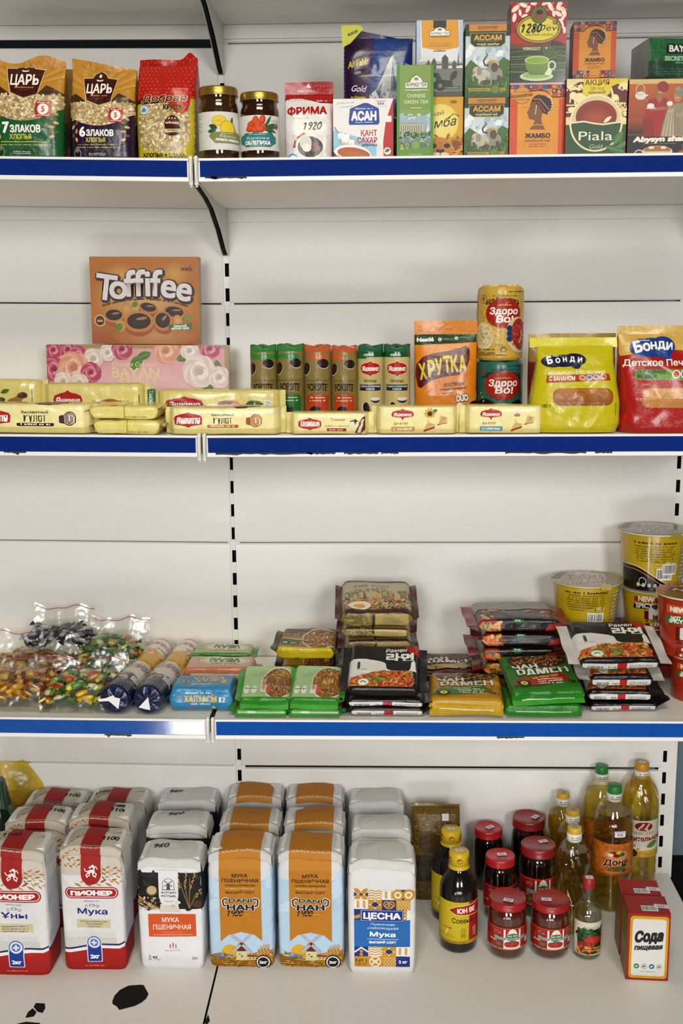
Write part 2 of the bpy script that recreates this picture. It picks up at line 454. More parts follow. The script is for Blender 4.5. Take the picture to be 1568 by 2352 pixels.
    def leaf(s, x, y, L, wd, ang, col, col2=None):
        a = math.radians(ang); P = []
        for t in np.linspace(0, 1, 9): P.append((t * L, wd / 2 * math.sin(math.pi * t) ** .8))
        for t in np.linspace(1, 0, 9)[1:-1]: P.append((t * L, -wd / 2 * math.sin(math.pi * t) ** .8))
        s.poly([(x + p * math.cos(a) - q * math.sin(a), y + p * math.sin(a) + q * math.cos(a)) for p, q in P], col)
        if col2: s.line([(x, y), (x + L * .9 * math.cos(a), y + L * .9 * math.sin(a))], wd * .08, col2)
        return s
    def hand(s, word, x, y, h, col, wd=None, slant=.25, rot=0.):
        """a price written by hand with a marker"""
        D = {'1': [[(0, .7), (.3, 1), (.22, 0)]], '0': [[(.35, 1), (.05, .7), (.02, .3), (.25, 0), (.5, .25), (.52, .7), (.35, 1)]],
             '9': [[(.5, .75), (.3, 1), (.05, .8), (.15, .5), (.45, .6), (.5, .9), (.45, .3), (.2, 0)]],
             '6': [[(.5, 1), (.15, .6), (.03, .25), (.25, 0), (.48, .2), (.35, .5), (.08, .35)]],
             '5': [[(.5, 1), (.15, .95), (.1, .55), (.4, .55), (.45, .2), (.2, 0), (0, .12)]],
             '4': [[(.1, 1), (.02, .45), (.5, .5)], [(.5, 1), (.42, 0)]], '2': [[(.05, .8), (.3, 1), (.5, .75), (.02, 0), (.55, .05)]],
             '3': [[(.05, .9), (.3, 1), (.45, .75), (.2, .52), (.48, .3), (.3, 0), (0, .1)]], '8': [[(.3, .5), (.05, .78), (.3, 1), (.5, .78), (.3, .5), (.02, .2), (.28, 0), (.52, .2), (.3, .5)]]}
        wd = wd or h * .13; cx = 0; cr, sr = math.cos(math.radians(rot)), math.sin(math.radians(rot))
        for ch in word:
            for st in D.get(ch, []):
                P = np.array(st)
                t = np.linspace(0, len(P) - 1, len(P) * 4); i = np.arange(len(P))
                Q = np.column_stack([np.interp(t, i, P[:, 0]), np.interp(t, i, P[:, 1])])
                if len(Q) > 8: Q[2:-2] = (Q[:-4] + Q[1:-3] + Q[2:-2] + Q[3:-1] + Q[4:]) / 5
                X = (cx + Q[:, 0] + Q[:, 1] * slant) * h; Y = Q[:, 1] * h
                s.line(np.column_stack([x + (X * cr - Y * sr) * s.sy / s.sx, y + X * sr + Y * cr]), wd, col)
            cx += .62
        return s
    def pricetag(s, x, y, wd, ht, rot=0, col='#e9e4ea'):
        cr, sr = math.cos(math.radians(rot)), math.sin(math.radians(rot))
        q = lambda a, b: (x + (a * cr - b * sr), y + (a * sr + b * cr) * s.sx / s.sy)
        s.poly([q(-wd / 2, -ht / 2), q(wd / 2, -ht / 2), q(wd / 2, ht / 2), q(-wd / 2, ht / 2)], col)
        s.poly([q(-wd * .4, ht * .22), q(wd * .4, ht * .22), q(wd * .4, ht * .36), q(-wd * .4, ht * .36)], '#b9aab5')
        for k in range(3): s.poly([q(-wd * .25 + k * wd * .18, -ht * .25), q(-wd * .13 + k * wd * .18, -ht * .25), q(-wd * .13 + k * wd * .18, ht * .08), q(-wd * .25 + k * wd * .18, ht * .08)], '#8d879c')
        return s
    # -- cut to the face and refine
    def done(s, h=None):
        if not s.T: return np.zeros((0, 3, 2)), np.zeros((0, 3, 3)), np.zeros(0)
        T = np.vstack(s.T); C = np.vstack(s.C); L = np.concatenate(s.L)
        lo = T.min(1); hi = T.max(1)
        keep = (hi[:, 0] > 0) & (lo[:, 0] < s.W) & (hi[:, 1] > 0) & (lo[:, 1] < s.H)
        T, C, L = T[keep], C[keep], L[keep]
        for ax, val, sg in ((0, 0., 1), (0, s.W, -1), (1, 0., 1), (1, s.H, -1)):
            d = (T[..., ax] - val) * sg
            out = (d < -1e-9).any(1)
            if not out.any(): continue
            nT, nC, nL = [], [], []
            for t, c, l, dd in zip(T[out], C[out], L[out], d[out]):
                P, Q = [], []
                for i in range(3):
                    j = (i + 1) % 3
                    if dd[i] >= 0: P.append(t[i]); Q.append(c[i])
                    if (dd[i] >= 0) != (dd[j] >= 0):
                        k = dd[i] / (dd[i] - dd[j]); P.append(t[i] + (t[j] - t[i]) * k); Q.append(c[i] + (c[j] - c[i]) * k)
                for i in range(1, len(P) - 1):
                    nT.append([P[0], P[i], P[i + 1]]); nC.append([Q[0], Q[i], Q[i + 1]]); nL.append(l)
            T, C, L = T[~out], C[~out], L[~out]
            if nT: T = np.vstack([T, nT]); C = np.vstack([C, nC]); L = np.concatenate([L, nL])
        T = T * [s.sx, s.sy]
        if h:
            for _ in range(40):
                E = np.linalg.norm(T[:, [1, 2, 0]] - T, axis=2); k = E.argmax(1); big = E.max(1) > h
                if not big.any(): break
                t, c, l, k = T[big], C[big], L[big], k[big]
                r = np.arange(len(t)); a, b, o = t[r, k], t[r, (k + 1) % 3], t[r, (k + 2) % 3]
                ca, cb, co = c[r, k], c[r, (k + 1) % 3], c[r, (k + 2) % 3]
                m = (a + b) / 2; cm = (ca + cb) / 2
                T = np.vstack([T[~big], np.stack([a, m, o], 1), np.stack([m, b, o], 1)])
                C = np.vstack([C[~big], np.stack([ca, cm, co], 1), np.stack([cm, cb, co], 1)])
                L = np.concatenate([L[~big], l, l])
        return T, C, L

# ------------------------------------------------------------------ things, parts, tags
def tag(o, label, cat, group=None):
    o['label'] = label; o['category'] = cat
    if group: o['group'] = group
    return o
def thing(name, label, cat, loc=(0, 0, 0), rot=(0, 0, 0), group=None):
    o = bpy.data.objects.new(name, None); o.empty_display_size = .02; COL.objects.link(o)
    o.location = loc; o.rotation_euler = rot
    return tag(o, label, cat, group)
def copy_tree(o, parent=None):
    c = o.copy(); COL.objects.link(c)
    if parent is not None: c.parent = parent
    for ch in list(o.children): copy_tree(ch, c)
    return c
def struct(o):
    o['kind'] = 'structure'; return o
R = math.radians

# ------------------------------------------------------------------ faces
def f_front(w, d): return lambda u, v: np.column_stack([u - w / 2, np.full_like(u, -d / 2), v])
def f_top(w, d, h): return lambda u, v: np.column_stack([u - w / 2, v - d / 2, np.full_like(u, h)])
def f_left(w, d): return lambda u, v: np.column_stack([np.full_like(u, -w / 2), d / 2 - u, v])
def f_right(w, d): return lambda u, v: np.column_stack([np.full_like(u, w / 2), u - d / 2, v])
def f_cyl(r, a_mid=-90): # u along the girth, centred on the front
    def f(u, v):
        rr = r(v) if callable(r) else r
        r0 = r(np.array([0.0]))[0] if callable(r) else r
        a = np.radians(a_mid) + u / (r0 if not callable(r) else f.r0)
        return np.column_stack([rr * np.cos(a), rr * np.sin(a), v])
    f.r0 = r if not callable(r) else 1.
    return f
def shift(f, du, dv): return lambda u, v: f(u + du, v + dv)

class Creases:
    """random soft creases of a plastic or paper bag, as a displacement field over (x, z)"""
    def __init__(s, seed, w, h, n, amp, low=0., rng=(.0, 1.), sig=(.006, .013)):
        r = random.Random(seed); s.seg = []
        for _ in range(n):
            x, z = r.uniform(-w / 2, w / 2), r.uniform(rng[0] * h, rng[1] * h); a = r.uniform(0, 3.14); L = r.uniform(.15, .5) * min(w, h)
            s.seg.append((x, z, math.cos(a), math.sin(a), L, r.uniform(*sig), r.uniform(-.65, .65) * amp))
        s.k = [(r.uniform(15, 60), r.uniform(15, 60), r.uniform(0, 6.28), r.uniform(-1, 1) * low) for _ in range(4)]
    def __call__(s, x, z):
        o = np.zeros_like(x)
        for (cx, cz, c, sn, L, sg, am) in s.seg:
            t = (x - cx) * c + (z - cz) * sn; d = -(x - cx) * sn + (z - cz) * c
            o = o + am * np.exp(-(d / sg) ** 2) * np.exp(-(t / L * 2) ** 2)
        for kx, kz, ph, am in s.k: o = o + am * np.sin(kx * x + kz * z + ph)
        return o
def perim(n):
    """once round a section: shares of the half-width, crowded towards the corners, and which are in front"""
    u = np.linspace(-1, 1, n // 2 + 1)[:-1]; q = np.sign(u) * (1 - (1 - np.abs(u)) ** 1.7)
    return np.concatenate([q, -q]), np.concatenate([np.ones(n // 2, bool), np.zeros(n // 2, bool)])
def ipl(tab, t):
    """smooth table lookup"""
    a = np.array(tab, float); return np.interp(t, a[:, 0], a[:, 1])
class Loft:
    """a filled bag: superellipse sections of half-width a(v) and half-depth b(v); axis v, front at -n"""
    def __init__(s, H, wtab, dtab, p=3.2, cr=None, lean=0., ptab=None, shifttab=None):
        s.H = H; s.wt = wtab; s.dt = dtab; s.p = p; s.cr = cr; s.lean = lean; s.pt = ptab; s.st = shifttab
    def sec(s, v):
        t = np.clip(v / s.H, 0, 1)
        return ipl(s.wt, t), ipl(s.dt, t), (ipl(s.pt, t) if s.pt else np.full_like(t, s.p)), s.lean * t + (ipl(s.st, t) if s.st else 0)
    def front(s, x, v, side=-1):
        a, b, p, off = s.sec(v); q = np.clip(np.abs(x) / a, 0, 1)
        n = side * b * (1 - q ** p) ** (1 / p)
        if s.cr is not None: n = n + side * s.cr(x * side * -1, v) * np.clip((1 - q ** 4), 0, 1) * np.clip(b / .004, 0, 1)
        return n + off
    def f_front(s, w, u0=0.):  # u centred: x = u - w/2
        def f(u, v):
            a = s.sec(v)[0] * .985; x = np.clip(u - w / 2, -a, a)
            return np.column_stack([x, s.front(x, v), v])
        return f
    def body(s, mb, col, mat, rows=70, n=160, colfun=None, v0=0., v1=None, back=None):
        v1 = s.H if v1 is None else v1
        vs = np.linspace(v0, v1, rows); q, fr = perim(n); P = np.zeros((rows, n, 3))
        for i, v in enumerate(vs):
            vv = np.full(n, v); x = s.sec(vv)[0] * q
            P[i] = np.column_stack([x, np.where(fr, s.front(x, vv, -1), s.front(x, vv, 1)), vv])
        c = col
        if colfun: c = colfun(P)
        mb.grid(P, c, mat, wrap=True)
        mb.fan(P[0], P[0].mean(0), col, mat, True)
        mb.fan(P[-1], P[-1].mean(0), col, mat)
        return P
# ------------------------------------------------------------------ the setting
Z1, Z2, Z3, Z4 = -.196, -.662, -1.185, -1.689      # where goods stand
TILT = {1: .022, 2: .011, 3: .008, 4: 0.}          # the left bay hangs a little crooked
YF = -.387                                          # front of the price rails
BAY = .9376
def zs(k, x): return {1: Z1, 2: Z2, 3: Z3, 4: Z4}[k] + (TILT[k] * -x if x < 0 else 0)
WHITE = '#ebe8e2'

def panel(name, x0, x1, z0, z1, y=0., dz=0.):
    m = MB(); r = .004
    # folded steel panel with rounded long edges
    prof = [(y + .012, z0), (y + .003, z0), (y + .0008, z0 + r * .4), (y, z0 + r), (y, z1 - r), (y + .0008, z1 - r * .4), (y + .003, z1), (y + .012, z1)]
    P = np.array([[(x, p[0], p[1] + (dz * (-(x)) if x < 0 else 0)) for x in np.linspace(x0, x1, 6)] for p in prof])
    m.grid(P, WHITE, MAT['enamel'])
    return struct(m.build(name))
seams = [-1.70, -1.4400, -.9335, -.4315, .0740, .42]
for i in range(5):
    a, b = seams[i] + .0012, seams[i + 1] - .0012
    if i == 0: b -= .005
    panel('wall_back', .0065 if i != 2 else .0045, .9315, a, b)
    a, b = seams[i] + .0012, seams[i + 1] - .0012; off = -.0065 if i not in (2, 4) else -.0045
    # one panel of the left bay sits lower and leaves a dark slit above it
    if i == 3: b = .066
    if i == 4: a = .083
    panel('wall_back', -.94, off, a, b, dz=.012)

def upright(name, x, x0, x1, dark=True):
    m = MB(); w = .0042
    y = .0035
    m.box((x + x0, y, -1.70), (x - w, y + .002, .42), WHITE, MAT['enamel'])
    m.box((x + w, y, -1.70), (x + x1, y + .002, .42), WHITE, MAT['enamel'])
    z = .42
    for k in range(-8, 35):
        top, bot = -.05 * k, -.05 * k - .0265          # slot
        nxt = -.05 * (k + 1)
        m.box((x - w, y, nxt), (x + w, y + .002, bot), WHITE, MAT['enamel'])
    m.box((x - .012, y + .022, -1.70), (x + .012, y + .024, .42), '#121316', MAT['dark'])
    m.box((x + x0, y + .002, -1.70), (x - .012, y + .03, .42), '#1a1b1d', MAT['dark'])
    m.box((x + .012, y + .002, -1.70), (x + x1, y + .03, .42), '#1a1b1d', MAT['dark'])
    return struct(m.build(name))
upright('trim_1', .0015, -.013, .013)
upright('trim_2', BAY, -.013, .026)
m = MB(); m.box((-3, .30, -2.2), (4, .34, 1.2), '#6f7f88', MAT['rough']); struct(m.build('wall_behind'))
m = MB(); m.box((.9, .262, -2.2), (2.5, .30, -1.80), '#0c0d0f', MAT['rough']); struct(m.build('baseboard_behind'))
m = MB(); m.box((-3, -6.5, -2.06), (4, .3, -2.0), '#8d8880', MAT['rough']); struct(m.build('floor'))

# ------------------------------------------------------------------ shelves
def ragged(cx, cy, w, h, seed, n=22, rough=.25):
    r = random.Random(seed)
    return [(cx + w / 2 * math.cos(t) * (1 + r.uniform(-rough, rough * .5)), cy + h / 2 * math.sin(t) * (1 + r.uniform(-rough, rough * .5))) for t in np.linspace(0, 2 * math.pi, n, endpoint=False)]
def bent_shelf(k, side, label):
    Z = {0: .157, 1: -.193, 2: -.659, 3: -1.182}[k]; tl = TILT.get(k, .01) if side == 'L' else 0
    x0, x1 = (-.935, -.0035) if side == 'L' else (.0055, BAY + .004)
    t = thing('steel_shelf', label, 'shelf', (0, 0, 0), (0, 0, 0), 'steel shelves')
    def sh(m):
        if tl:
            m.v = [np.column_stack([V[:, 0], V[:, 1], V[:, 2] - V[:, 0] * tl]) for V in m.v]
        return m
    m = MB(); zt = Z - .003
    m.box((x0, -.383, zt - .0015), (x1, -.001, zt), WHITE, MAT['shelfmetal'])
    m.box((x0, -.383, zt - .034), (x1, -.3815, zt), WHITE, MAT['shelfmetal'])
    m.box((x0, -.3815, zt - .034), (x1, -.362, zt - .0325), WHITE, MAT['shelfmetal'])
    m.box((x0, -.003, zt - .034), (x1, -.001, zt), WHITE, MAT['shelfmetal'])
    m.box((x0, -.02, zt - .034), (x1, -.003, zt - .0325), WHITE, MAT['shelfmetal'])
    sh(m).build('deck', t)
    m = MB()  # folded underside of the shelf and the beam it hooks on
    m.prism([(-.362, zt - .033), (-.345, zt - .036), (-.20, zt - .046), (-.19, zt - .047), (-.0015, zt - .047), (-.0015, zt - .0445), (-.19, zt - .044), (-.345, zt - .0335)], x0, x1, WHITE, MAT['shelfmetal'], axis='x')
    sh(m).build('underside', t)
    m = MB(); m.box((x0 + .002, -.0055, zt - .073), (x1 - .002, -.0012, zt - .0475), WHITE, MAT['shelfmetal']); sh(m).build('rear_beam', t)
    m = MB()
    m.box((x0 + .004, -.3845, Z - .038), (x1 - .004, -.383, Z), '#e8e5e2', MAT['edge'])
    for a, b in ((Z - .0042, Z), (Z - .038, Z - .0305)):
        P = [(-.3845, a), (-.3878, a), (-.3885, a + .0008), (-.3885, b - .0008), (-.3878, b), (-.3845, b)]
        m.prism(P, x0 + .004, x1 - .004, '#e8e5e2', MAT['edge'], axis='x')
    rail = sh(m).build('price_rail', t)
    m = MB()
    m.box((x0 + .006, -.3868, Z - .0305), (x1 - .007, -.3845, Z - .0042), '#0a2670' if k < 3 else '#124a9c', MAT['railgloss' if (k, side) == (3, 'L') else 'rail'])
    r = random.Random(k * 7 + (side == 'L')); a = Art(1, .05, 3, (1, .05)); 
    chips = {(2, 'R'): [(.11, .17), (.21, .05), (.28, .06), (.33, .03), (.60, .14), (.70, .03)], (1, 'R'): [(.03, .02), (.06, .06)], (1, 'L'): [], (2, 'L'): [(-.33, .04)], (3, 'L'): [(-.17, .05)], (3, 'R'): [(.55, .05)]}.get((k, side), [])
    for cx, wd in chips:
        pts = [(cx + wd * (i / 14 - .5), .0012 + abs(r.gauss(0, .0013))) for i in range(15)]
        P = [(cx - wd / 2, 0)] + [(p[0] + .0, .001 + p[1]) for p in pts] + [(cx + wd / 2, 0)]
        V = [(p[0], -.38875, Z - .0315 - p[1] + .0015) for p in P]
        tri = tessellate_polygon([[Vector((p[0], p[1], 0)) for p in P]])
        m.add(V, [list(q) for q in tri], '#3a3d40', MAT['dark'], False)
    s_ = sh(m).build('blue_strip', rail); s_['label'] = 'blue price strip'
    for xe, nm in ((x0, 'end_cap'), (x1, 'end_cap')):
        m = MB()
        m.box((xe - .003, -.391, Z - .043), (xe + .003, -.381, Z + .002), '#dcd8cf', MAT['edge'])
        m.tube([(xe, -.3865, Z + .003), (xe, -.392, Z - .004), (xe, -.3935, Z - .02), (xe, -.3915, Z - .036), (xe, -.386, Z - .046)], .0026, '#dedad2', MAT['edge'])
        sh(m).build(nm, rail)
    for xe, far in (((x1 - .001), 0), (x0 + .001, 1)):
        if side == 'L' and far: continue
        m = MB(); zb = zt - .047
        if k == 2: P = [(-.30, zb), (-.002, zb), (-.002, zb - .040), (-.012, zb - .040), (-.165, zb - .012)]
        elif k == 3: P = [(-.30, zb), (-.002, zb), (-.002, zb - .03)]
        else: P = [(-.37, zb + .016), (-.002, zb), (-.002, zb - .092), (-.010, zb - .092), (-.037, zb - .083), (-.106, zb - .049), (-.197, zb - .016), (-.264, zb - .003), (-.37, zb + .010)]
        m.prism(P, xe - .0008, xe + .0008, '#cfcdc6', MAT['metal'], axis='x')
        m.prism([P[1], (P[1][0], P[1][1] - .02), (P[1][0] + .012, P[1][1] - .03), (P[1][0] + .012, P[1][1])], xe - .0008, xe + .0008, '#cfcdc6', MAT['metal'], axis='x')
        sh(m).build('bracket', t)
        if side == 'L': m = MB(); m.prism([(p[0] - .0008 * (p[0] < -.05), p[1] + .0012) for p in P], xe + .002, xe + .0075, '#141416', MAT['dark'], axis='x'); sh(m).build('bracket_gap_shade', t)  # near-black filler plate: shade between the two brackets put in as colour
    return t
for k, nm in ((0, 'topmost steel shelf, only its underside and bracket showing,'), (1, 'steel shelf with blue price strip carrying tea boxes and jam jars'), (2, 'steel shelf with blue price strip carrying chocolates and biscuits'), (3, 'steel shelf with blue price strip carrying candy bags and noodle packs')):
    for sd in 'LR':
        lab = {(0, 'L'): 'topmost shelf underside above the oat flake bags', (0, 'R'): 'topmost shelf underside above the tea boxes',
               (1, 'L'): 'shelf with blue price strip under the oat flake bags', (1, 'R'): 'shelf with blue price strip under jam jars and tea boxes',
               (2, 'L'): 'shelf with blue price strip under the orange chocolate box and rolls', (2, 'R'): 'shelf with blue price strip under biscuit tubes and crispbread',
               (3, 'L'): 'shelf with shiny blue price strip under candy bags and halva', (3, 'R'): 'shelf with blue price strip under noodle packs and cups'}[(k, sd)]
        bent_shelf(k, sd, lab)
def base_deck(x0, x1, label, patches):
    t = thing('base_shelf', label, 'shelf', (0, 0, 0), (0, 0, 0), 'base shelves')
    m = MB(); m.box((x0, -.62, Z4 - .0015), (x1, -.001, Z4), '#e4e1db', MAT['shelfmetal'])
    m.box((x0, -.62, Z4 - .09), (x1, -.6185, Z4), '#e4e1db', MAT['shelfmetal'])
    for poly in patches:
        tri = tessellate_polygon([[Vector((p[0], p[1], 0)) for p in poly]])
        m.add([(p[0], p[1], Z4 + .0003) for p in poly], [list(q) for q in tri], '#131210', MAT['dark'], False)
    m.build('deck', t)
    m = MB(); m.box((x0 + .01, -.55, -2.0), (x1 - .01, -.53, Z4 - .0015), '#c0bdb6', MAT['shelfmetal']); m.build('kick_plate', t)
    return t
def spot(px, py, w, h, seed, n=26, rough=.25):
    c = atZ(px, py, Z4); return ragged(c[0], c[1], w, h, seed, n, rough)
def poly_px(pts): return [tuple(atZ(a, b, Z4)[:2]) for a, b in pts]
base_deck(-.94, -.0035, 'white base shelf with black worn patches under the flour bags', [
    poly_px([(258, 2299), (263, 2287), (275, 2274), (295, 2264), (322, 2262), (330, 2263), (341, 2283), (336, 2294), (325, 2303), (309, 2311), (274, 2320), (268, 2312), (258, 2306)]),
    poly_px([(58, 2338), (64, 2325), (75, 2316), (84, 2325), (78, 2335), (66, 2337)]), poly_px([(77, 2313), (82, 2304), (103, 2305), (104, 2316), (98, 2327), (86, 2324)]),
    poly_px([(38, 2352), (60, 2347), (92, 2350), (94, 2360), (40, 2362)])])
base_deck(.0005, BAY + .018, 'clean white base shelf under jars and oil bottles', [poly_px([(470, 2348), (478, 2330), (482, 2345), (474, 2356)])])
# ------------------------------------------------------------------ ready-made kinds of package
def slot(xl, xr, yt, Y, zb):
    """left, right and top pixel of a front standing at depth Y on height zb -> centre x, width, height"""
    zt = atY((xl + xr) / 2, yt, Y)[2]
    _, row = pj((atY((xl + xr) / 2, yt, Y)[0], Y, (zt + zb) / 2))
    a, b = atY(xl, row, Y)[0], atY(xr, row, Y)[0]
    return (a + b) / 2, b - a, zt - zb

def carton(name, label, cat, pos, w, d, h, front, col, top=None, left=None, right=None, rot=0., group=None, mat='card', r=.0012, sidecol=None, topcol=None, tagpart=None, tilt=0.):
    """pos = middle of the front lower edge; front/top/left/right: functions drawing on an Art"""
    t = thing(name, label, cat, (pos[0] + d / 2 * -math.sin(rot), pos[1] + d / 2 * math.cos(rot), pos[2]), (tilt, 0, rot), group)
    m = MB(); m.bbox(w, d, h, r, col, MAT[mat], side=sidecol, top=topcol)
    if front: a = Art(w, h, 5); front(a); m.decal(a, f_front(w, d), mat=mat)
    if top: a = Art(w, d, 6); top(a); m.decal(a, f_top(w, d, h), mat=mat)
    if left: a = Art(d, h, 7); left(a); m.decal(a, f_left(w, d), mat=mat)
    if right: a = Art(d, h, 8); right(a); m.decal(a, f_right(w, d), mat=mat)
    m.build('carton', t)
    # the tucked lid of the box, a hair proud of the top
    m = MB(); m.box((-w / 2 + .001, -d / 2 + .0008, h - .0002), (w / 2 - .001, d / 2 - .001, h + .0006), topcol or sidecol or col, MAT[mat])
    if top: a = Art(w - .002, d - .002, 6); top(a); m.decal(a, lambda u, v: np.column_stack([u - w / 2 + .001, v - d / 2 + .001, np.full_like(u, h + .0006)]), mat=mat)
    m.build('lid_flap', t)
    if tagpart:
        m = MB(); a = Art(tagpart[2], tagpart[3], 3); a.pricetag(50, a.H / 2, 100, a.H)
        x0, z0 = tagpart[0] - w / 2, tagpart[1]
        m.decal(a, lambda u, v: np.column_stack([x0 + u, np.full_like(u, -d / 2 - .0006), z0 + v]), mat='sticker')
        p = m.build('price_tag', t); p['label'] = 'small white price sticker'
    return t

def pouch(name, label, cat, pos, w, d, h, front, col, seal='#c08a30', sealh=.10, rot=0., group=None, mat='film', seed=1, wr=.0016, ncr=26, wt=None, dt=None, p=3.0, h_art=.0025,
          colfun=None, sealart=None, lean=0., foot=None, pt=None, low=.0004, tilt=0., top_tip=None):
    """a standing bag: flat crimped seal at the top is a part of its own"""
    t = thing(name, label, cat, (pos[0] - (d / 2) * math.sin(rot), pos[1] + d / 2 * math.cos(rot), pos[2]), (tilt, 0, rot), group)
    hw = w / 2; H = h * (1 - sealh)
    lf = Loft(H, wt or [(0, hw * .93), (.06, hw * .97), (.5, hw), (1, hw)], dt or [(0, d * .42), (.05, d * .48), (.35, d * .5), (.7, d * .36), (.9, d * .16), (1, .0016)], p,
              Creases(seed, w, H, ncr, wr, low), lean, pt)
    m = MB(); lf.body(m, col, MAT[mat], colfun=colfun, rows=80, n=160)
    if front:
        a = Art(w, H, seed); front(a); m.decal(a, lf.f_front(w), h=h_art, base=4.5e-4, eps=1.5e-4, mat=mat)
    m.build('bag_body', t)
    m = MB(); sh = h - H
    xs = np.linspace(-hw, hw, 30); rr = random.Random(seed); k = [rr.uniform(20, 70), rr.uniform(0, 6), rr.uniform(40, 120), rr.uniform(0, 6)]
    wv = lambda x, v: (np.sin(k[0] * x + k[1]) * .003 + np.sin(k[2] * x + k[3]) * .0012) * (v / sh) + lean
    tip = top_tip or (lambda x: 0.)
    for side in (-1, 1):
        P = np.array([[(x, wv(x, v) + side * .0006 * (1 - abs(v / sh - .5)), H - .002 + v * (1 + 0) + (v / sh) * tip(x)) for x in xs] for v in np.linspace(0, sh + .002, 6)])
        m.grid(P, seal, MAT[mat], flip=(side > 0))
    if sealart:
        a = Art(w, sh, seed); sealart(a)
        m.decal(a, lambda u, v: np.column_stack([u - hw, wv(u - hw, v) - .0014, H + v + (v / sh) * np.array([tip(q) for q in (u - hw)])]), h=h_art, mat=mat)
    m.build('top_seal', t)
    return t

def loft_x(name, label, cat, centre, L, hy, hz, top, front, col, rot=0., group=None, mat='film', seed=1, wr=.0012, ncr=18, fin=.012, finc=None, endfall=.10, p=7., tilt=0., roll=0., h_art=.0025, finz=0., fins=True, vert=False, ffin=None):
    """a flow-wrapped pack lying along x: half sizes hy, hz in the middle, pinched to a flat fin at each end.
    top and front draw on Art(L, ...) laid on the upper and on the front side"""
    t = thing(name, label, cat, centre, (tilt, roll, rot), group)
    rr = random.Random(seed)
    prof = lambda s: np.interp(np.abs(s) * 2 / L, [0, 1 - endfall * 2, 1 - endfall, 1 - endfall * .35, 1], [1, 1, .93, .6, .04])
    profw = lambda s: np.interp(np.abs(s) * 2 / L, [0, 1 - endfall, 1], [1, 1, .96])
    cr = Creases(seed, L, hz * 4 + hy, ncr, wr, wr * .3)
    N = 100; rows = 90
    def pt(s, th):
        """s along x from -L/2, th angle: -90 deg = up ... returns y,z"""
        c, sn = np.cos(th), np.sin(th)
        y = hy * (prof if vert else profw)(s) * np.sign(c) * np.abs(c) ** (2 / p); z = hz * (profw if vert else prof)(s) * np.sign(sn) * np.abs(sn) ** (2 / p)
        return y, z
    arc_n = 400; th_tab = np.linspace(np.pi * 1.5, np.pi * .0, arc_n)  # from the bottom over the front (y<0) to the top and the back
    y0, z0 = pt(np.zeros(arc_n), th_tab); sarc = np.concatenate([[0], np.cumsum(np.hypot(np.diff(y0), np.diff(z0)))])
    def surf(u, a):
        """u along x from the left end, a = arc length up from the middle of the underside"""
        s = u - L / 2; th = np.interp(a, sarc, th_tab); y, z = pt(s, th)
        amp = cr(s, a - sarc[-1] / 3) * np.clip(prof(s), .15, 1)
        return np.column_stack([s, y + np.cos(th) * amp, z + np.sin(th) * amp + finz * (1 - prof(s))])
    m = MB()
    S = np.linspace(-L / 2, L / 2, rows); fine = np.linspace(np.pi * 1.5, -np.pi / 2, 900); yy, z2 = pt(np.zeros(900), fine)
    al = np.concatenate([[0], np.cumsum(np.hypot(np.diff(yy), np.diff(z2)))]); th = np.interp(np.linspace(0, al[-1], N, endpoint=False), al, fine)
    a_of = np.interp(-th, -th_tab, sarc)
    P = np.zeros((rows, N, 3))
    for i, s in enumerate(S):
        y, z = pt(np.full(N, s), th); amp = cr(np.full(N, s), a_of - sarc[-1] / 3) * np.clip(prof(s), .15, 1)
        amp = np.where(th < 0, 0, amp)
        P[i] = np.column_stack([np.full(N, s), y + np.cos(th) * amp, z + np.sin(th) * amp + finz * (1 - prof(s))])
    m.grid(P, col, MAT[mat], wrap=True)
    # arc positions: underside corner -> front -> top
    a_front0 = np.interp(-np.pi * 1.25, -th_tab, sarc); a_front1 = np.interp(-np.pi * .75, -th_tab, sarc); a_top1 = np.interp(-np.pi * .25, -th_tab, sarc)
    if front:
        a = Art(L, a_front1 - a_front0, seed); front(a); m.decal(a, shift(surf, 0, a_front0), h=h_art, base=4e-4, eps=1.5e-4, mat=mat)
    if top:
        a = Art(L, a_top1 - a_front1, seed + 1); top(a); m.decal(a, shift(surf, 0, a_front1), h=h_art, base=4e-4, eps=1.5e-4, mat=mat)
    m.build('wrapper', t)
    if ffin:   # crimped seal along the near edge
        m = MB(); xs = np.linspace(-L * .49, L * .49, 60); k = rr.uniform(30, 60)
        for q in (-1, 1):
            P = np.array([[(x, -hy + .002 - v * .85, -hz * .35 - v * min(.45, hz * 28) + q * .0005 + np.sin(v * 1900) * .0005 + min(.0022, hz * .12) * np.sin(x * k + seed) * v / .013) for x in xs] for v in np.linspace(0, .013, 12)])
            m.grid(P, ffin, MAT[mat], flip=q > 0)
        m.build('front_seal', t)
    if fins:
        for sd in (-1, 1):
            m = MB(); ys = np.linspace(-hy * .97, hy * .97, 16); ph = rr.uniform(0, 6)
            bend = rr.uniform(-.3, .5)
            for q in (-1, 1):
                P = np.array([[(sd * (L / 2 - .002 + v), y, finz + q * .0006 + np.sin(y * 90 + ph) * .0025 * (v / fin) + bend * v + np.sin(v * 2200) * .0004) for y in ys] for v in np.linspace(0, fin + .002, 14)])
                if vert: P = np.stack([P[..., 0], P[..., 2], P[..., 1] * (hz / hy)], -1)
                m.grid(P, finc or col, MAT[mat], flip=(q * sd > 0) != vert)
            m.build('end_seal', t)
    return t
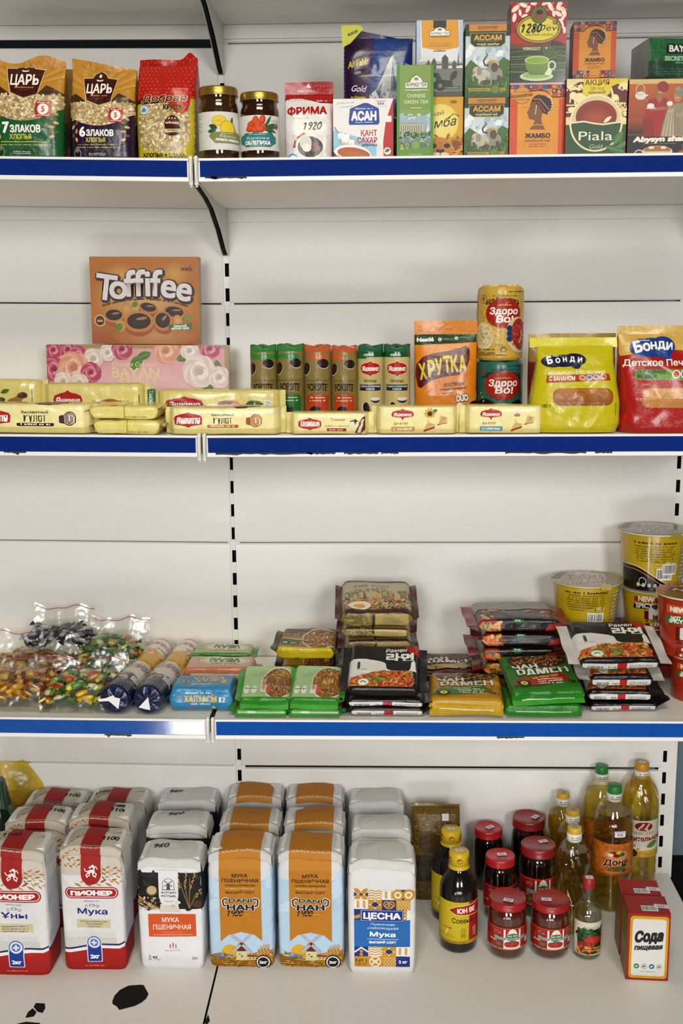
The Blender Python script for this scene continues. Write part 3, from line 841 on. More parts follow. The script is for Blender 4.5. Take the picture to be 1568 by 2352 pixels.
# ------------------------------------------------------------------ first shelf: oat flakes, jam, sugar, tea
OATS = ['#d9c9a6', '#c9b48a', '#e6dabd', '#b89f74', '#d2bf98', '#efe6cf', '#a58b60']
def art_cereal(base, dark, digit, cut=0):
    def f(a):
        a.rect(0, 0, 100, a.H, '#c2913c')
        for k in range(9):   # rays of the golden field
            t = -60 + k * 15; a.poly([(46, 96), (46 + 120 * math.sin(math.radians(t)), 96 + 80 * math.cos(math.radians(t))), (46 + 120 * math.sin(math.radians(t + 7)), 96 + 80 * math.cos(math.radians(t + 7)))], '#cf9f48')
        a.poly([(0, 84), (0, 96), (10, 100), (22, 92), (30, 84)], '#54351f'); a.poly([(62, 84), (76, 100), (86, 96), (100, 88), (100, 78)], '#5a3a20')
        a.rect(0, 48, 100, 86, '#b79c6c')
        a.bits(0, 44, 100, 87, 520, OATS, 1.6, 3.4, .6)
        a.poly([(0, 0), (100, 0), (100, 70)] + [(x, 52 + ((x - 47) / 50) ** 2 * 17) for x in range(95, 0, -6)] + [(0, 68)], base)
        for cx, sg in ((9, 1), (90, -1)):
            for k in range(6): a.ell(cx + sg * (k % 2) * 5, 62 - k * 6, 3.4, 1.8, ['#c79a4e', '#8a5f2c', '#d8b574'][k % 3], rot=40 * sg + k * 13)
        a.poly([(19, 124), (34, 124), (37, 130), (46, 135), (55, 130), (59, 124), (74, 122), (66, 86), (47, 81), (27, 88)], '#d8c08a')
        a.poly([(20.5, 122.5), (35, 122.5), (38, 129), (46, 133), (54, 129), (58, 122.5), (72.5, 120.5), (65, 87.5), (47, 82.5), (28.5, 89.5)], '#4c1613')
        a.ell(46, 126, 2, 3, '#f0e8dc'); a.ell(46, 119.5, 5, 1.6, '#f0e8dc'); a.ell(46, 121, 4, 1.3, '#4c1613')
        a.text('ЦАРЬ', 46.5, 100, 14, '#f6f0e6', bold=.035, wid=39)
        a.micro(34, 95, 60, 2.2, '#c98f6a'); a.rect(40, 92, 54, 92.8, '#a03a2a')
        a.poly([(64, 78), (84, 78), (85, 66), (82, 57), (65, 57), (62, 66)], '#b8281f'); a.ell(73.5, 67.5, 7.4, 7.4, '#f4ede4'); a.text('5', 73.5, 64, 7.5, '#c22a20', bold=.03)
        a.micro(66, 75.3, 82, 1.8, '#f0cfc0'); a.micro(66, 58.6, 82, 1.8, '#f0cfc0')
        a.text(digit, 23, 37, 13.5, '#f5f2ee', bold=.05); a.text('ЗЛАКОВ', 50, 37.5, 8.6, '#f5f2ee', bold=.045, wid=42)
        a.text('ХЛОПЬЯ', 43, 28.5, 6.2, '#d8cf4a', bold=.03, wid=30)
        a.micro(14, 24, 80, 1.7, '#c9c24a', rows=2, gap=2.3)
        a.rect(26, 8, 66, 15, dark, r=2); a.micro(30, 11.5, 60, 1.4, '#c8d4c4', rows=2, gap=1.6)
        a.ell(15, 12, 6, 7, '#8d9488'); a.ell(15, 11.5, 4.6, 5.6, dark); a.ell(13.6, 17, 1.1, 4, '#8d9488', rot=8); a.ell(16.6, 17, 1.1, 4, '#8d9488', rot=-8); a.micro(10, 5, 20, 1.4, '#c9d0c2')
    return f
def seal_gold(a): a.rect(0, 0, 100, a.H, '#c28f36'); a.bits(0, 0, 100, a.H, 40, ['#cf9c44', '#b5822c'], 2, 5, .3)
def side_cereal(c1, c2):
    def f(P):
        z = P[..., 2:3]; h = z.max(); k = (z / h > .42)
        return np.where(k, lin('#7d5a28'), lin(c1))
    return f
cx, w, h = slot(-30, 139, 128, -.345, zs(1, -.29))
pouch('oat_flake_bag', 'green and gold oat flakes bag with red crown badge, cut by the left edge', 'bag of oats', (cx, -.345, zs(1, cx)), w, .075, h, art_cereal('#1b6638', '#134c2a', '7'), '#54401f', seal='#bf8d36', sealh=.085, sealart=seal_gold, seed=3, colfun=side_cereal('#3c3a18', 0), top_tip=lambda x: .006 * math.sin(x * 60), p=4)
cx, w, h = slot(150, 302, 138, -.345, zs(1, -.2))
pouch('oat_flake_bag', 'purple and gold oat flakes bag with red crown badge beside the red dotted bag', 'bag of oats', (cx, -.345, zs(1, cx)), w, .075, h, art_cereal('#31193f', '#25122f', '6'), '#54401f', seal='#b98a38', sealh=.085, sealart=seal_gold, seed=8, rot=-.06, colfun=side_cereal('#2a1c22', 0), top_tip=lambda x: -.008 * x / .05, p=4)
for px, nm in ((60, 'oat flakes bag standing in the second row behind the green bag'), (205, 'oat flakes bag standing in the second row behind the purple bag')):
    cx, w, h = slot(px - 70, px + 70, 150, -.24, zs(1, -.25))
    pouch('oat_flake_bag', nm, 'bag of oats', (cx, -.24, zs(1, cx)), w, .07, h, None, '#5c4420', seal='#8a6528', seed=px, colfun=side_cereal('#3a3018', 0))

def art_groats(a):
    s = 100 / 140.
    a.rect(0, 0, 100, a.H, '#d0bd2c')
    a.rect(0, 18, 100, 96, '#b7a06e'); a.bits(2, 18, 98, 96, 620, OATS, 1.8, 4, .5)
    a.poly([(0, 0), (0, 98), (14, 98), (10, 84), (7, 60), (9, 34), (14, 22), (30, 18), (70, 18), (86, 24), (92, 36), (94, 62), (92, 90), (100, 98), (100, 0)], '#cdbb33')
    a.poly([(0, a.H), (0, 100), (30, 98), (44, 96), (56, 96), (72, 80), (84, 78), (90, 84), (94, 104), (100, 104), (100, a.H)], '#bb2418')
    for i in range(14):
        for j in range(12):
            x, y = 4 + i * 7.4 + (j % 2) * 3.7, 88 + j * 6
            if y > 101 or x > 58: a.ell(x, y, .95, .95, '#e08a5a', n=8, layer=6)
    a.poly([(0, 98), (14, 103), (40, 101), (54, 97), (30, 94), (0, 94)], '#3a1410')
    a.text('Добрая', 50, 98, 10, '#5d120f', bold=.03, shear=.25, wid=74, out='#e8c8a0', outw=.05)
    a.text('КРУПА', 66, 84.5, 7.2, '#16120e', bold=.05, wid=32, rot=-3, out='#d9c23a', outw=.03)
    a.ell(17, 84, 8, 8, '#8fb0c4'); a.ell(17, 84, 6.6, 6.6, '#e4e4d8'); a.ell(17, 84, 4, 4, '#6f9fc0'); a.micro(11, 83, 23, 1.4, '#4a7ca8', rows=2)
    a.ell(66, 60, 13, 15, '#5a1712', a0=0, a1=180); a.rect(53, 54, 79, 60.2, '#5a1712'); a.rect(53, 49, 79, 54, '#d5c89c'); a.ell(66, 48, 13, 5, '#5a1712', a0=180, a1=360)
    for k in range(3): a.ell(61 + k * 5, 70, 1.3, 1.3, '#e8d8b0', n=8)
    a.micro(55, 62, 77, 3, '#e8d0b0'); a.micro(57, 51, 75, 1.6, '#5a3a20')
    a.text('ХЛОПЬЯ 4 ЗЛАКА', 51, 9.5, 5.2, '#17140c', bold=.05, wid=72); a.rect(15, 7, 87, 7.8, '#17140c'); a.text('НЕ ТРЕБУЮТ ВАРКИ', 51, 1.2, 4.8, '#17140c', bold=.05, wid=76)
def col_groats(P):
    z = P[..., 2:3]; h = z.max(); x = P[..., 0:1]
    return np.where(z / h > .55, lin('#a81f15'), np.where(z / h < .1, lin('#b9a52a'), lin('#5a4c22')))
cx, w, h = slot(302, 440, 126, -.345, zs(1, -.08))
pouch('oat_flake_bag', 'red dotted oat flakes bag with clear window and yellow foot', 'bag of oats', (cx, -.345, zs(1, cx)), w, .085, h, art_groats, '#8a7a2c', seal='#b52217', sealh=.07, seed=15, wr=.0026, ncr=34, colfun=col_groats,
      dt=[(0, .034), (.06, .041), (.4, .0425), (.75, .034), (.92, .018), (1, .008)], top_tip=lambda x: .010 * math.exp(-((x - .037) / .010) ** 2), rot=-.10, p=4, sealart=lambda a: (a.rect(0, 0, 100, a.H, '#b32015'), [a.ell(3 + i * 6, a.H * .5 + (i % 2) * 3, .8, .8, '#e08a5a', n=8) for i in range(16)]))
cx, w, h = slot(310, 420, 170, -.22, zs(1, -.08))
pouch('oat_flake_bag', 'dark sided flakes bag standing in the second row behind the red dotted bag', 'bag of oats', (cx, -.22, zs(1, cx)), w, .07, h, None, '#4a4024', seal='#7d2a1a', seed=77)

# --- jars of fruit preserve
def fruit_jar(name, label, px, pyt, Y, Rr, h, artf, jamc, lidc='#b99a48'):
    zb = Z1
    x = atY(px, 300, Y)[0]
    t = thing(name, label, 'jar', (x, Y + Rr, zb))
    R2 = Rr
    prof = [(R2 * .80, 0), (R2 * .93, .002), (R2 * .985, .008), (R2, .016), (R2, h * .70), (R2 * .985, h * .745), (R2 * .93, h * .79), (R2 * .90, h * .815), (R2 * .905, h * .86), (R2 * .905, h * .93)]
    m = MB(); m.lathe([(r + .0004, z) for r, z in prof], '#ffffff', MAT['glass'], 48, cap=False); m.build('glass', t)
    m = MB(); m.lathe([(r - .0012, z + .001) for r, z in prof[:-1]] + [(R2 * .86, h * .90)], jamc, MAT['jam'], 48); m.build('preserve', t)
    m = MB(); Rl = R2 * .97
    m.lathe([(Rl, h * .885), (Rl + .0008, h * .892), (Rl, h * .90), (Rl, h * .965), (Rl * .985, h * .985), (Rl * .95, h), (Rl * .90, h * .995), (Rl * .3, h * .992)], lidc, MAT['lid'], 56); m.build('lid', t)
    m = MB(); rr = R2 + .0009; lw = R2 * 2 * 1.45; lh = h * .50
    a = Art(lw, lh, 4); artf(a); f = f_cyl(rr)
    m.decal(a, lambda u, v: f(u - lw / 2, v + h * .155), h=.004, mat='sticker'); m.build('label', t)
    return t
def lab_lemon(a):
    H = a.H; a.rect(0, 0, 100, H, '#dcdad4'); a.bits(0, 0, 100, H, 160, ['#cfccc8', '#e4e2de', '#c8c4c4'], .6, 1.6, .4)
    for k in range(7): a.micro(8, H * .9 - k * 4.2, 24 - (k % 3) * 4, 1.1, '#9a968e', al='l')
    a.ell(55, H * .76, 13, 9, '#d8b52c'); a.ell(54.5, H * .77, 11, 7.4, '#e8cc4a')
    for k in range(8): a.line([(54.5, H * .77), (54.5 + 10 * math.cos(k * .785), H * .77 + 6.6 * math.sin(k * .785))], .6, '#d9b838')
    a.leaf(76, H * .62, 16, 5, 80, '#4e6a34'); a.leaf(52, H * .56, 16, 8, 160, '#2f5a34'); a.leaf(50, H * .52, 16, 7, 190, '#3c6a3a')
    for k in range(4): a.ell(80 + k * 1.5, H * (.60 - k * .05), 3.4, 8, ['#b58a5a', '#8a5f3a', '#c69a6a'][k % 3], rot=20)
    a.ell(69, H * .55, 13, 14, '#d4b030', rot=25); a.ell(69.5, H * .555, 11.2, 12, '#e5cc3a', rot=25)
    a.poly([(40, H * .30), (37, H * .36), (40, H * .43), (45, H * .44), (47, H * .47), (92, H * .46), (94, H * .43), (97, H * .40), (97, H * .22), (94, H * .17), (47, H * .18), (45, H * .23)], '#8f8f5c')
    a.micro(58, H * .42, 80, 1.2, '#dfe0cc'); a.text('Варенье', 70, H * .325, 4.2, '#dfe0cc', shear=.35, wid=30, rot=-4); a.text('ЛИМОН ИМБИРЬ', 71, H * .22, 4.0, '#f0f0e6', bold=.05, wid=46, rot=-3)
def lab_thorn(a):
    H = a.H; a.rect(0, 0, 100, H, '#dedcd8'); a.bits(0, 0, 100, H, 160, ['#cfccc8', '#e4e2de', '#c8c4c4'], .6, 1.6, .4)
    for x, y, q in ((38, .74, 30), (46, .84, 80), (58, .87, 70), (50, .72, 60), (36, .62, 10), (45, .58, -20), (62, .66, -35), (54, .60, 0)):
        a.ell(x, H * y, 8, 5.8, '#b9431a', rot=q); a.ell(x - 1, H * y + 1.2, 6, 4, '#d4622a', rot=q)
    for q in (20, -18, -40, 60, 5): a.leaf(62, H * .64, 24, 5, q, '#44603c', '#7d9468')
    a.micro(74, H * .86, 92, 1.2, '#9a968e', rows=2); a.ell(79, H * .68, 3, 4, '#2f7a44'); a.ell(86, H * .70, 3, 5, '#b8332c')
    a.poly([(15, H * .20), (13, H * .30), (16, H * .42), (22, H * .44), (26, H * .50), (40, H * .48), (46, H * .54), (52, H * .48), (70, H * .49), (76, H * .43), (83, H * .40), (84, H * .22), (78, H * .17), (72, H * .10), (28, H * .10), (22, H * .17)], '#3f8584')
    a.micro(34, H * .44, 64, 1.2, '#d8e8e4'); a.text('Варенье', 49, H * .31, 4.8, '#cfe4e0', shear=.35, wid=40); a.text('ОБЛЕПИХА', 49, H * .16, 6.2, '#f2f4f0', bold=.05, wid=46); a.micro(36, H * .12, 62, 1, '#d8e8e4')
fruit_jar('jam_jar', 'taller preserve jar with gold lid and lemon label', 497, 200, -.36, .0345, .1235, lab_lemon, '#3d2108')
fruit_jar('jam_jar', 'shorter preserve jar with gold lid and orange berries on a teal label', 592, 212, -.36, .0335, .1135, lab_thorn, '#321004')

def art_creamer(a):
    H = a.H; a.rect(0, 0, 100, H, '#e2dfdc'); a.rect(0, 0, 100, 52, '#dad6d4')
    a.poly([(0, H), (0, H * .90), (15, H * .93), (35, H * .93), (55, H * .895), (75, H * .855), (100, H * .85), (100, H)], '#a81a17')
    for i in range(16):
        for j in range(4): a.line([(3 + i * 6.4, H * .89 + j * 6), (5 + i * 6.4, H * .89 + 3 + j * 6)], .8, '#c9665a', layer=5)
    a.micro(66, H * .875, 92, 3.4, '#e6b8ae')
    a.text('ФРИМА', 47, H * .685, 15, '#b71f1a', bold=.05, wid=80, rot=1)
    a.micro(20, H * .62, 50, 2.2, '#a4b4bc')
    a.poly([(18, H * .20), (22, H * .32), (40, H * .42), (44, H * .40), (30, H * .30), (24, H * .20)], '#b5382e'); a.micro(22, H * .31, 40, 2, '#f0dcd4')
    a.ell(53, H * .225, 29, 24, '#e7e2dc'); a.ell(53, H * .21, 25.5, 20, '#3a2a24'); a.ell(55, H * .215, 21, 15, '#22140e'); a.ell(60, H * .20, 12, 7, '#8a4a22', rot=-10); a.ell(44, H * .27, 12, 15, '#d9d4cc', rot=10); a.ell(46, H * .20, 9, 8, '#efeae2')
    a.ell(18, H * .05, 10, 9, '#4e9ec4'); a.ell(18, H * .05, 7, 6, '#e6eef2'); a.micro(9, H * .045, 27, 2, '#3a86b0')
    a.hand('1920', 38, H * .46, 15, '#15131a', wd=2.6)
cx, w, h = slot(651, 765, 182, -.345, Z1)
pouch('creamer_bag', 'white creamer bag with red dotted top and coffee cup picture', 'bag', (cx, -.345, Z1), w, .065, h, art_creamer, '#cfcbc8', seal='#a81a17', sealh=.15, seed=21, wr=.0016, p=4.5,
      sealart=lambda a: (a.rect(0, 0, 100, a.H, '#a81a17'), a.poly([(44, a.H * .55), (54, a.H * .55), (49, a.H * .85)], '#efe6e0'), a.micro(28, a.H * .22, 62, 3, '#e8c8c0'), [a.line([(3 + i * 6.4, 2 + j * 6), (5 + i * 6.4, 5 + j * 6)], .8, '#c9665a', layer=3) for i in range(15) for j in range(3)]))

def art_sugar(a):
    H = a.H; a.rect(0, 0, 100, H, '#e6e4e2'); a.poly([(0, 0), (0, H * .62), (22, H * .5), (60, H * .35), (72, H * .2), (72, 0)], '#9ccbe0'); a.poly([(0, H * .5), (0, H * .95), (60, H * .95), (70, H * .3), (30, H * .42)], '#e6e4e2')
    a.poly([(100, H), (100, 0), (84, 0), (83, H * .3), (87, H * .6), (93, H * .8)], '#bf2318')
    a.text('Для вкусного чая', 20, H * .92, 3.2, '#8a8780', shear=.25, wid=28, rot=4); a.text('и хорошего дня', 22, H * .86, 3.2, '#8a8780', shear=.25, wid=22, rot=4)
    q = [(27, H * .58), (75, H * .58), (77, H * .62), (76, H * .84), (57, H * .93), (51, H * .93), (28, H * .84), (26, H * .62)]
    a.poly(q, '#123a86'); a.poly([(28.5, H * .6), (73.5, H * .6), (74.5, H * .83), (54, H * .91), (29.5, H * .83)], '#1c4fa4')
    a.text('АСАН', 51, H * .655, 13.5, '#f2f0ee', bold=.06, wid=42); a.micro(37, H * .83, 66, 2.2, '#d8e0ea'); a.micro(37, H * .61, 66, 2, '#b4cae6')
    a.text('ҚАНТ', 73, H * .40, 9.5, '#c3261c', bold=.035, wid=27, al='r'); a.text('САХАР', 73, H * .285, 9, '#c3261c', bold=.035, wid=33, al='r'); a.text('рафинад', 73, H * .235, 4.4, '#3a4a52', bold=.04, wid=25, al='r')
    a.line([(2, H * .55), (8, H * .45), (14, H * .34), (26, H * .28), (36, H * .26)], 2.4, '#9aa0a4')
    a.ell(24, H * .31, 15, 9, '#aeb4b8', rot=-15)
    for x, y in ((13, .40), (22, .38), (19, .33), (30, .29)): a.rect(x - 5, H * y - 5, x + 5, H * y + 5, '#f0eeec', r=1); a.rect(x - 5, H * y - 5, x + 2, H * y - 1, '#dcdad8')
    a.ell(32, H * .09, 32, 17, '#f0eeec', rot=-8); a.ell(34, H * .115, 27.5, 9.5, '#b5642e', rot=-8, col2='#c47a3e')
    a.rect(0, 0, 60, H * .025, '#e9e7e5'); a.poly([(0, 0), (0, H * .15), (8, H * .06), (30, H * .01), (52, 0)], '#1d3f7c')
    for x, y, r_ in ((7, .05, 4), (22, .02, 5), (36, .01, 4)): a.ring(x, H * y, r_, r_ * .8, 1.6, '#c89232')
    a.rect(88, H * .62, 97, H * .72, '#e8e4e0', r=1.5); a.ell(90, H * .15, 6, 6, '#e6e4e0'); a.leaf(86, H * .14, 9, 5, 25, '#3f7c44'); a.text('KZ', 93, H * .01, 4.6, '#2a5a7a', bold=.04); a.micro(80, H * .02, 88, 2, '#7a8a94', rows=2)
cx, w, h = slot(765, 903, 228, -.35, Z1)
carton('sugar_box', 'white sugar cube box with blue badge and red right edge', 'box', (cx, -.35, Z1), w, .05, h, art_sugar, '#d8d6d2', sidecol='#b02018', tagpart=(w * .69, h * .87, .021, .011))

# --- teas
def art_pouch_tea(a):
    H = a.H
    a.rect(0, 0, 100, H, '#123a78'); a.poly([(36, 0), (36, H), (100, H), (100, 0)], '#123f86', '#1f5f9e')
    a.poly([(36, H * .30), (37, H * .56), (48, H * .60), (58, H * .72), (68, H * .85), (73, H * .88), (78, H * .76), (84, H * .67), (92, H * .63), (100, H * .56), (100, 0), (36, 0)], '#6f7884')
    for p, c in (([(37, H * .55), (48, H * .60), (58, H * .72), (68, H * .85), (72, H * .86), (68, H * .7), (58, H * .6), (48, H * .46), (37, H * .4)], '#c6c8ca'), ([(72, H * .86), (78, H * .75), (74, H * .6), (70, H * .66)], '#9aa2ac'), ([(46, H * .58), (56, H * .66), (52, H * .52)], '#4a5a78')): a.poly(p, c)
    for p, c in (([(50, H * .4), (58, H * .62), (70, H * .83), (68, H * .6), (58, H * .42), (44, H * .2), (36, H * .22), (36, H * .3)], '#c2c4c6'), ([(70, H * .82), (72, H * .6), (66, H * .45), (72, H * .25), (80, H * .4), (76, H * .62)], '#4a5a78'), ([(80, H * .6), (86, H * .6), (92, H * .4), (84, H * .3), (80, H * .45)], '#a8acb2'), ([(56, H * .4), (60, H * .3), (54, H * .12), (46, H * .14), (44, H * .22)], '#9a9ea4')): a.poly(p, c)
    a.bits(38, H * .1, 100, H * .6, 90, ['#d8dadc', '#aab0b8', '#3a4a6a', '#8a929c'], 1.2, 4, .35)
    a.poly([(36, 0), (36, H * .14), (50, H * .1), (66, 0)], '#8a6a2a')
    a.poly([(88, H * .8), (100, H * .78), (100, H * .6), (92, H * .66)], '#a8b8d0')
    a.poly([(0, 0), (0, H), (44, H), (36, H * .5), (37, 0)], '#351344'); a.poly([(28, 0), (32, H), (44, H), (36, H * .5), (37, 0)], '#4a2060')
    a.text('Al Tahir', 21, H * .78, 9.5, '#d3c62a', bold=.03, shear=.25, wid=30, rot=12); a.text('tea', 20, H * .715, 5.5, '#d8d0dc', shear=.2, rot=8)
    a.text('Gold', 20, H * .58, 9, '#ece4ee', bold=.01, shear=.3, wid=20, rot=-6); a.text('in Granules', 21, H * .525, 4, '#cfc034', bold=.04, wid=21, rot=-3); a.micro(12, H * .49, 32, 1.8, '#d0c4d8')
cx, w, h = slot(790, 948, 66, -.27, Z1)
pouch('tea_pouch', 'shiny purple and blue tea pouch with mountain picture and yellow corner', 'pouch', (cx, -.27, Z1), w, .06, h, art_pouch_tea, '#22305c', seal='#1b2e66', sealh=.05, seed=31, wr=.0022, p=3.4, mat='shiny', rot=.0,
      sealart=lambda a: (a.rect(0, 0, 100, a.H, '#1a3a78'), a.poly([(0, 0), (0, a.H), (40, a.H), (36, 0)], '#3a164a')), top_tip=lambda x: -.012 * (x / .06 + .3), low=.0012)
t_p = bpy.data.objects['tea_pouch']
m = MB(); P0 = np.array([(-w / 2 - .002, -.0345, h * .86), (-w / 2 + .012, -.0350, h * .89), (-w / 2 + .034, -.035, h * .99), (-w / 2 + .030, -.034, h * 1.015), (-w / 2 + .020, -.033, h * 1.02), (-w / 2 - .004, -.033, h * 1.015)])
m.v = []; m.prism([(p[0], p[2]) for p in P0], -.0362, -.0352, '#b9b82c', MAT['card'])
a = Art(.03, .03, 2); a.text('ЖАҢА', 55, 52, 15, '#2a2a14', bold=.05, rot=24)
m.decal(a, lambda u, v: np.column_stack([u - w / 2, np.full_like(u, -.0364), v + h * .885]), mat='card')
o_ = m.build('corner_flash', t_p); o_['label'] = 'yellow corner flash'

def art_london(a):
    H = a.H; a.rect(0, 0, 100, H, '#dcdce0'); a.poly([(0, H), (8, H), (10, H * .5), (0, H * .45)], '#b8c4d8'); a.poly([(92, H), (100, H), (100, H * .45), (92, H * .5)], '#b8c4d8')
    a.poly([(10, H), (90, H), (92, H * .66), (88, H * .635), (50, H * .60), (12, H * .645)], '#d9a02c')
    a.rect(36, H * .90, 64, H, '#15301f'); a.poly([(36, H * .9), (50, H * .86), (64, H * .9)], '#15301f')
    a.poly([(28, H * .795), (72, H * .795), (72, H * .86), (64, H * .865), (60, H * .90), (50, H * .92), (40, H * .90), (36, H * .865), (28, H * .86)], '#2a2622'); a.poly([(29, H * .80), (71, H * .80), (71, H * .855), (63, H * .86), (59, H * .893), (50, H * .91), (41, H * .893), (37, H * .86), (29, H * .855)], '#efede8')
    a.ell(50, H * .88, 5, 2.6, '#8a8680'); a.text('AHMAD TEA', 50, H * .812, 5.6, '#26221e', bold=.01, wid=40); a.micro(34, H * .775, 66, 1.2, '#4a3a14'); a.rect(28, H * .785, 72, H * .79, '#2a2622')
    a.micro(24, H * .69, 76, 1.5, '#7a5a1a', rows=2, gap=3)
    a.rect(36, H * .592, 64, H * .602, '#15301f')
    a.poly([(0, H * .36), (100, H * .40), (100, H * .46), (0, H * .46)], '#b6b4b2'); a.rect(0, 0, 100, H * .37, '#7d8078')
    for x, wd, hh in ((38, 10, .10), (62, 14, .145), (82, 9, .07), (26, 7, .08)): a.rect(x - wd / 2, H * .36, x + wd / 2, H * (.36 + hh), '#5c5a58'); a.poly([(x - wd / 2, H * (.36 + hh)), (x, H * (.41 + hh)), (x + wd / 2, H * (.36 + hh))], '#5c5a58')
    a.poly([(88, H * .40), (93, H * .40), (91, H * .60)], '#6c6e76'); a.rect(20, H * .41, 100, H * .43, '#66625e')
    a.poly([(12, H * .1), (14, H * .27), (30, H * .31), (48, H * .31), (56, H * .22), (78, H * .2), (80, H * .1)], '#3b3f38'); a.ell(52, H * .14, 11, 11, '#2c2e2a'); a.ell(52, H * .14, 5, 5, '#7a7c74'); a.ell(38, H * .22, 4, 5, '#b8b6a8')
    a.leaf(74, H * .20, 26, 13, 58, '#4a4436', '#2a261c'); a.rect(0, 0, 100, H * .06, '#5e5a44'); a.rect(60, H * .09, 96, H * .13, '#3d6448'); a.micro(64, H * .105, 92, 1.6, '#b8ccb8')
cx, w, h = slot(955, 1060, 47, -.335, Z1)
# the London box stands on the yellow lion box
def art_lion(a):
    H = a.H; a.rect(0, 0, 100, H, '#d2a41e'); a.ell(52, H * .60, 38, 38, '#e2cf6e', col2='#eadc8a')
    a.poly([(0, H * .82), (26, H * .85), (26, H), (0, H)], '#b3261c'); a.micro(2, H * .93, 24, 3, '#efd8c8', rows=2, gap=2.2)
    a.text('100г', 80, H * .90, 6, '#4a3410', bold=.04)
    a.text('Ay чай', 34, H * .70, 9, '#2b1c10', shear=.35, wid=48, rot=8); a.text('Симба', 44, H * .52, 18, '#241810', bold=.01, shear=.35, wid=80, rot=8); a.line([(66, H * .66), (80, H * .74), (92, H * .70)], 1.6, '#241810')
    a.bits(2, 0, 100, H * .40, 130, ['#b3742a', '#c98a34', '#8f561c', '#d9a04a', '#a8661f'], 3, 8, .35)
    a.ell(50, H * .17, 27, 27, '#c58a3c'); a.ell(38, H * .24, 7, 5, '#3a2410'); a.ell(66, H * .24, 7, 5, '#3a2410'); a.ell(52, H * .16, 9, 6, '#2a1a10'); a.ell(45, H * .07, 12, 9, '#e2cfa6'); a.ell(60, H * .07, 12, 9, '#e2cfa6'); a.line([(52, H * .13), (52, H * .06)], 1.6, '#3a2414'); a.poly([(46, H * .3), (58, H * .3), (56, H * .18), (48, H * .18)], '#b87a30')
    a.ell(86, H * .26, 9, 8, '#8f561c')
cx2, w2, h2 = slot(955, 1063, 224, -.33, Z1)
carton('tea_box', 'yellow tea box with a lion head, half hidden behind the tall green box', 'tea box', (cx2, -.33, Z1), w2, .06, h2, art_lion, '#c39a1e', group='tea boxes')
zt = Z1 + h2 + .0008
_, w, _ = slot(955, 1061, 47, -.335, zt); ht = atY(1008, 47, -.335)[2] - zt
carton('tea_box', 'pale tea box with yellow top and grey bridge picture standing on the lion box', 'tea box', (cx2 - .001, -.332, zt), w, .055, ht, art_london, '#c8cad0', sidecol='#9aa6ba', rot=.0, group='tea boxes')
def art_chinese(a):
    H = a.H; a.rect(0, 0, 100, H, '#7da046'); a.rect(0, 0, 8, H, '#5f9a38'); a.rect(92, 0, 100, H, '#5f9a38'); a.rect(8, H * .47, 92, H, '#8fa860', '#84a052')
    a.poly([(22, H * .755), (84, H * .755), (84, H * .82), (72, H * .825), (66, H * .87), (53, H * .905), (40, H * .87), (34, H * .825), (22, H * .82)], '#4a5a38'); a.poly([(23, H * .76), (83, H * .76), (83, H * .815), (71, H * .82), (65, H * .865), (53, H * .897), (41, H * .865), (35, H * .82), (23, H * .815)], '#e6e6dc')
    a.ell(53, H * .855, 6, 4, '#8f9a80'); a.text('AHMAD TEA', 53, H * .775, 10.5, '#3a4a2c', bold=.01, wid=56); a.rect(22, H * .735, 84, H * .742, '#dfe4d0'); a.micro(42, H * .73, 64, 2, '#dfe4d0')
    a.text('CHINESE', 53, H * .66, 9.5, '#e4e8d4', wid=50); a.text('GREEN TEA', 53, H * .595, 9.5, '#e4e8d4', wid=66); a.micro(36, H * .545, 70, 2.4, '#e4e8d4', rows=2, gap=2.6)
    a.rect(8, H * .13, 92, H * .50, '#a9bcc8', '#8aa0b4'); a.poly([(8, H * .50), (20, H * .47), (50, H * .455), (80, H * .47), (92, H * .50), (92, H * .53), (8, H * .53)], '#8fa860')
    a.bits(10, H * .42, 90, H * .50, 14, ['#d8dee2', '#c6d0d8'], 4, 10, .3)
    a.rect(8, H * .26, 72, H * .385, '#c4c2ae'); [a.rect(11 + k * 6, H * .275, 13.5 + k * 6, H * .365, '#7e7e6c') for k in range(10)]; a.rect(8, H * .375, 74, H * .39, '#a8a692')
    a.poly([(76, H * .26), (92, H * .26), (88, H * .34), (86, H * .42), (84, H * .34)], '#dcdcd2'); a.bits(8, H * .22, 92, H * .29, 70, ['#3f6430', '#5a7f3e', '#2f5226', '#86a352'], 2, 6, .6)
    a.rect(8, H * .13, 92, H * .22, '#7e9690', '#5f7a5c'); a.bits(8, H * .14, 92, H * .22, 40, ['#a9bcb4', '#5a7a58', '#c8d2c6'], 2, 7, .2)
    a.rect(8, 0, 92, H * .13, '#6fa03c'); a.ell(52, H * .15, 11, 11, '#8fa850'); a.bits(8, H * .1, 30, H * .16, 16, ['#c8b83a', '#d8cc6a'], 1.5, 3); a.micro(36, H * .05, 70, 1.4, '#dfe8c8')
cx, w, h = slot(911, 995, 151, -.36, Z1)
carton('tea_box', 'slim tall green tea box with a white palace picture', 'tea box', (cx, -.36, Z1), w, .032, h, art_chinese, '#5a8f36', sidecol='#47762c', group='tea boxes', mat='gloss')
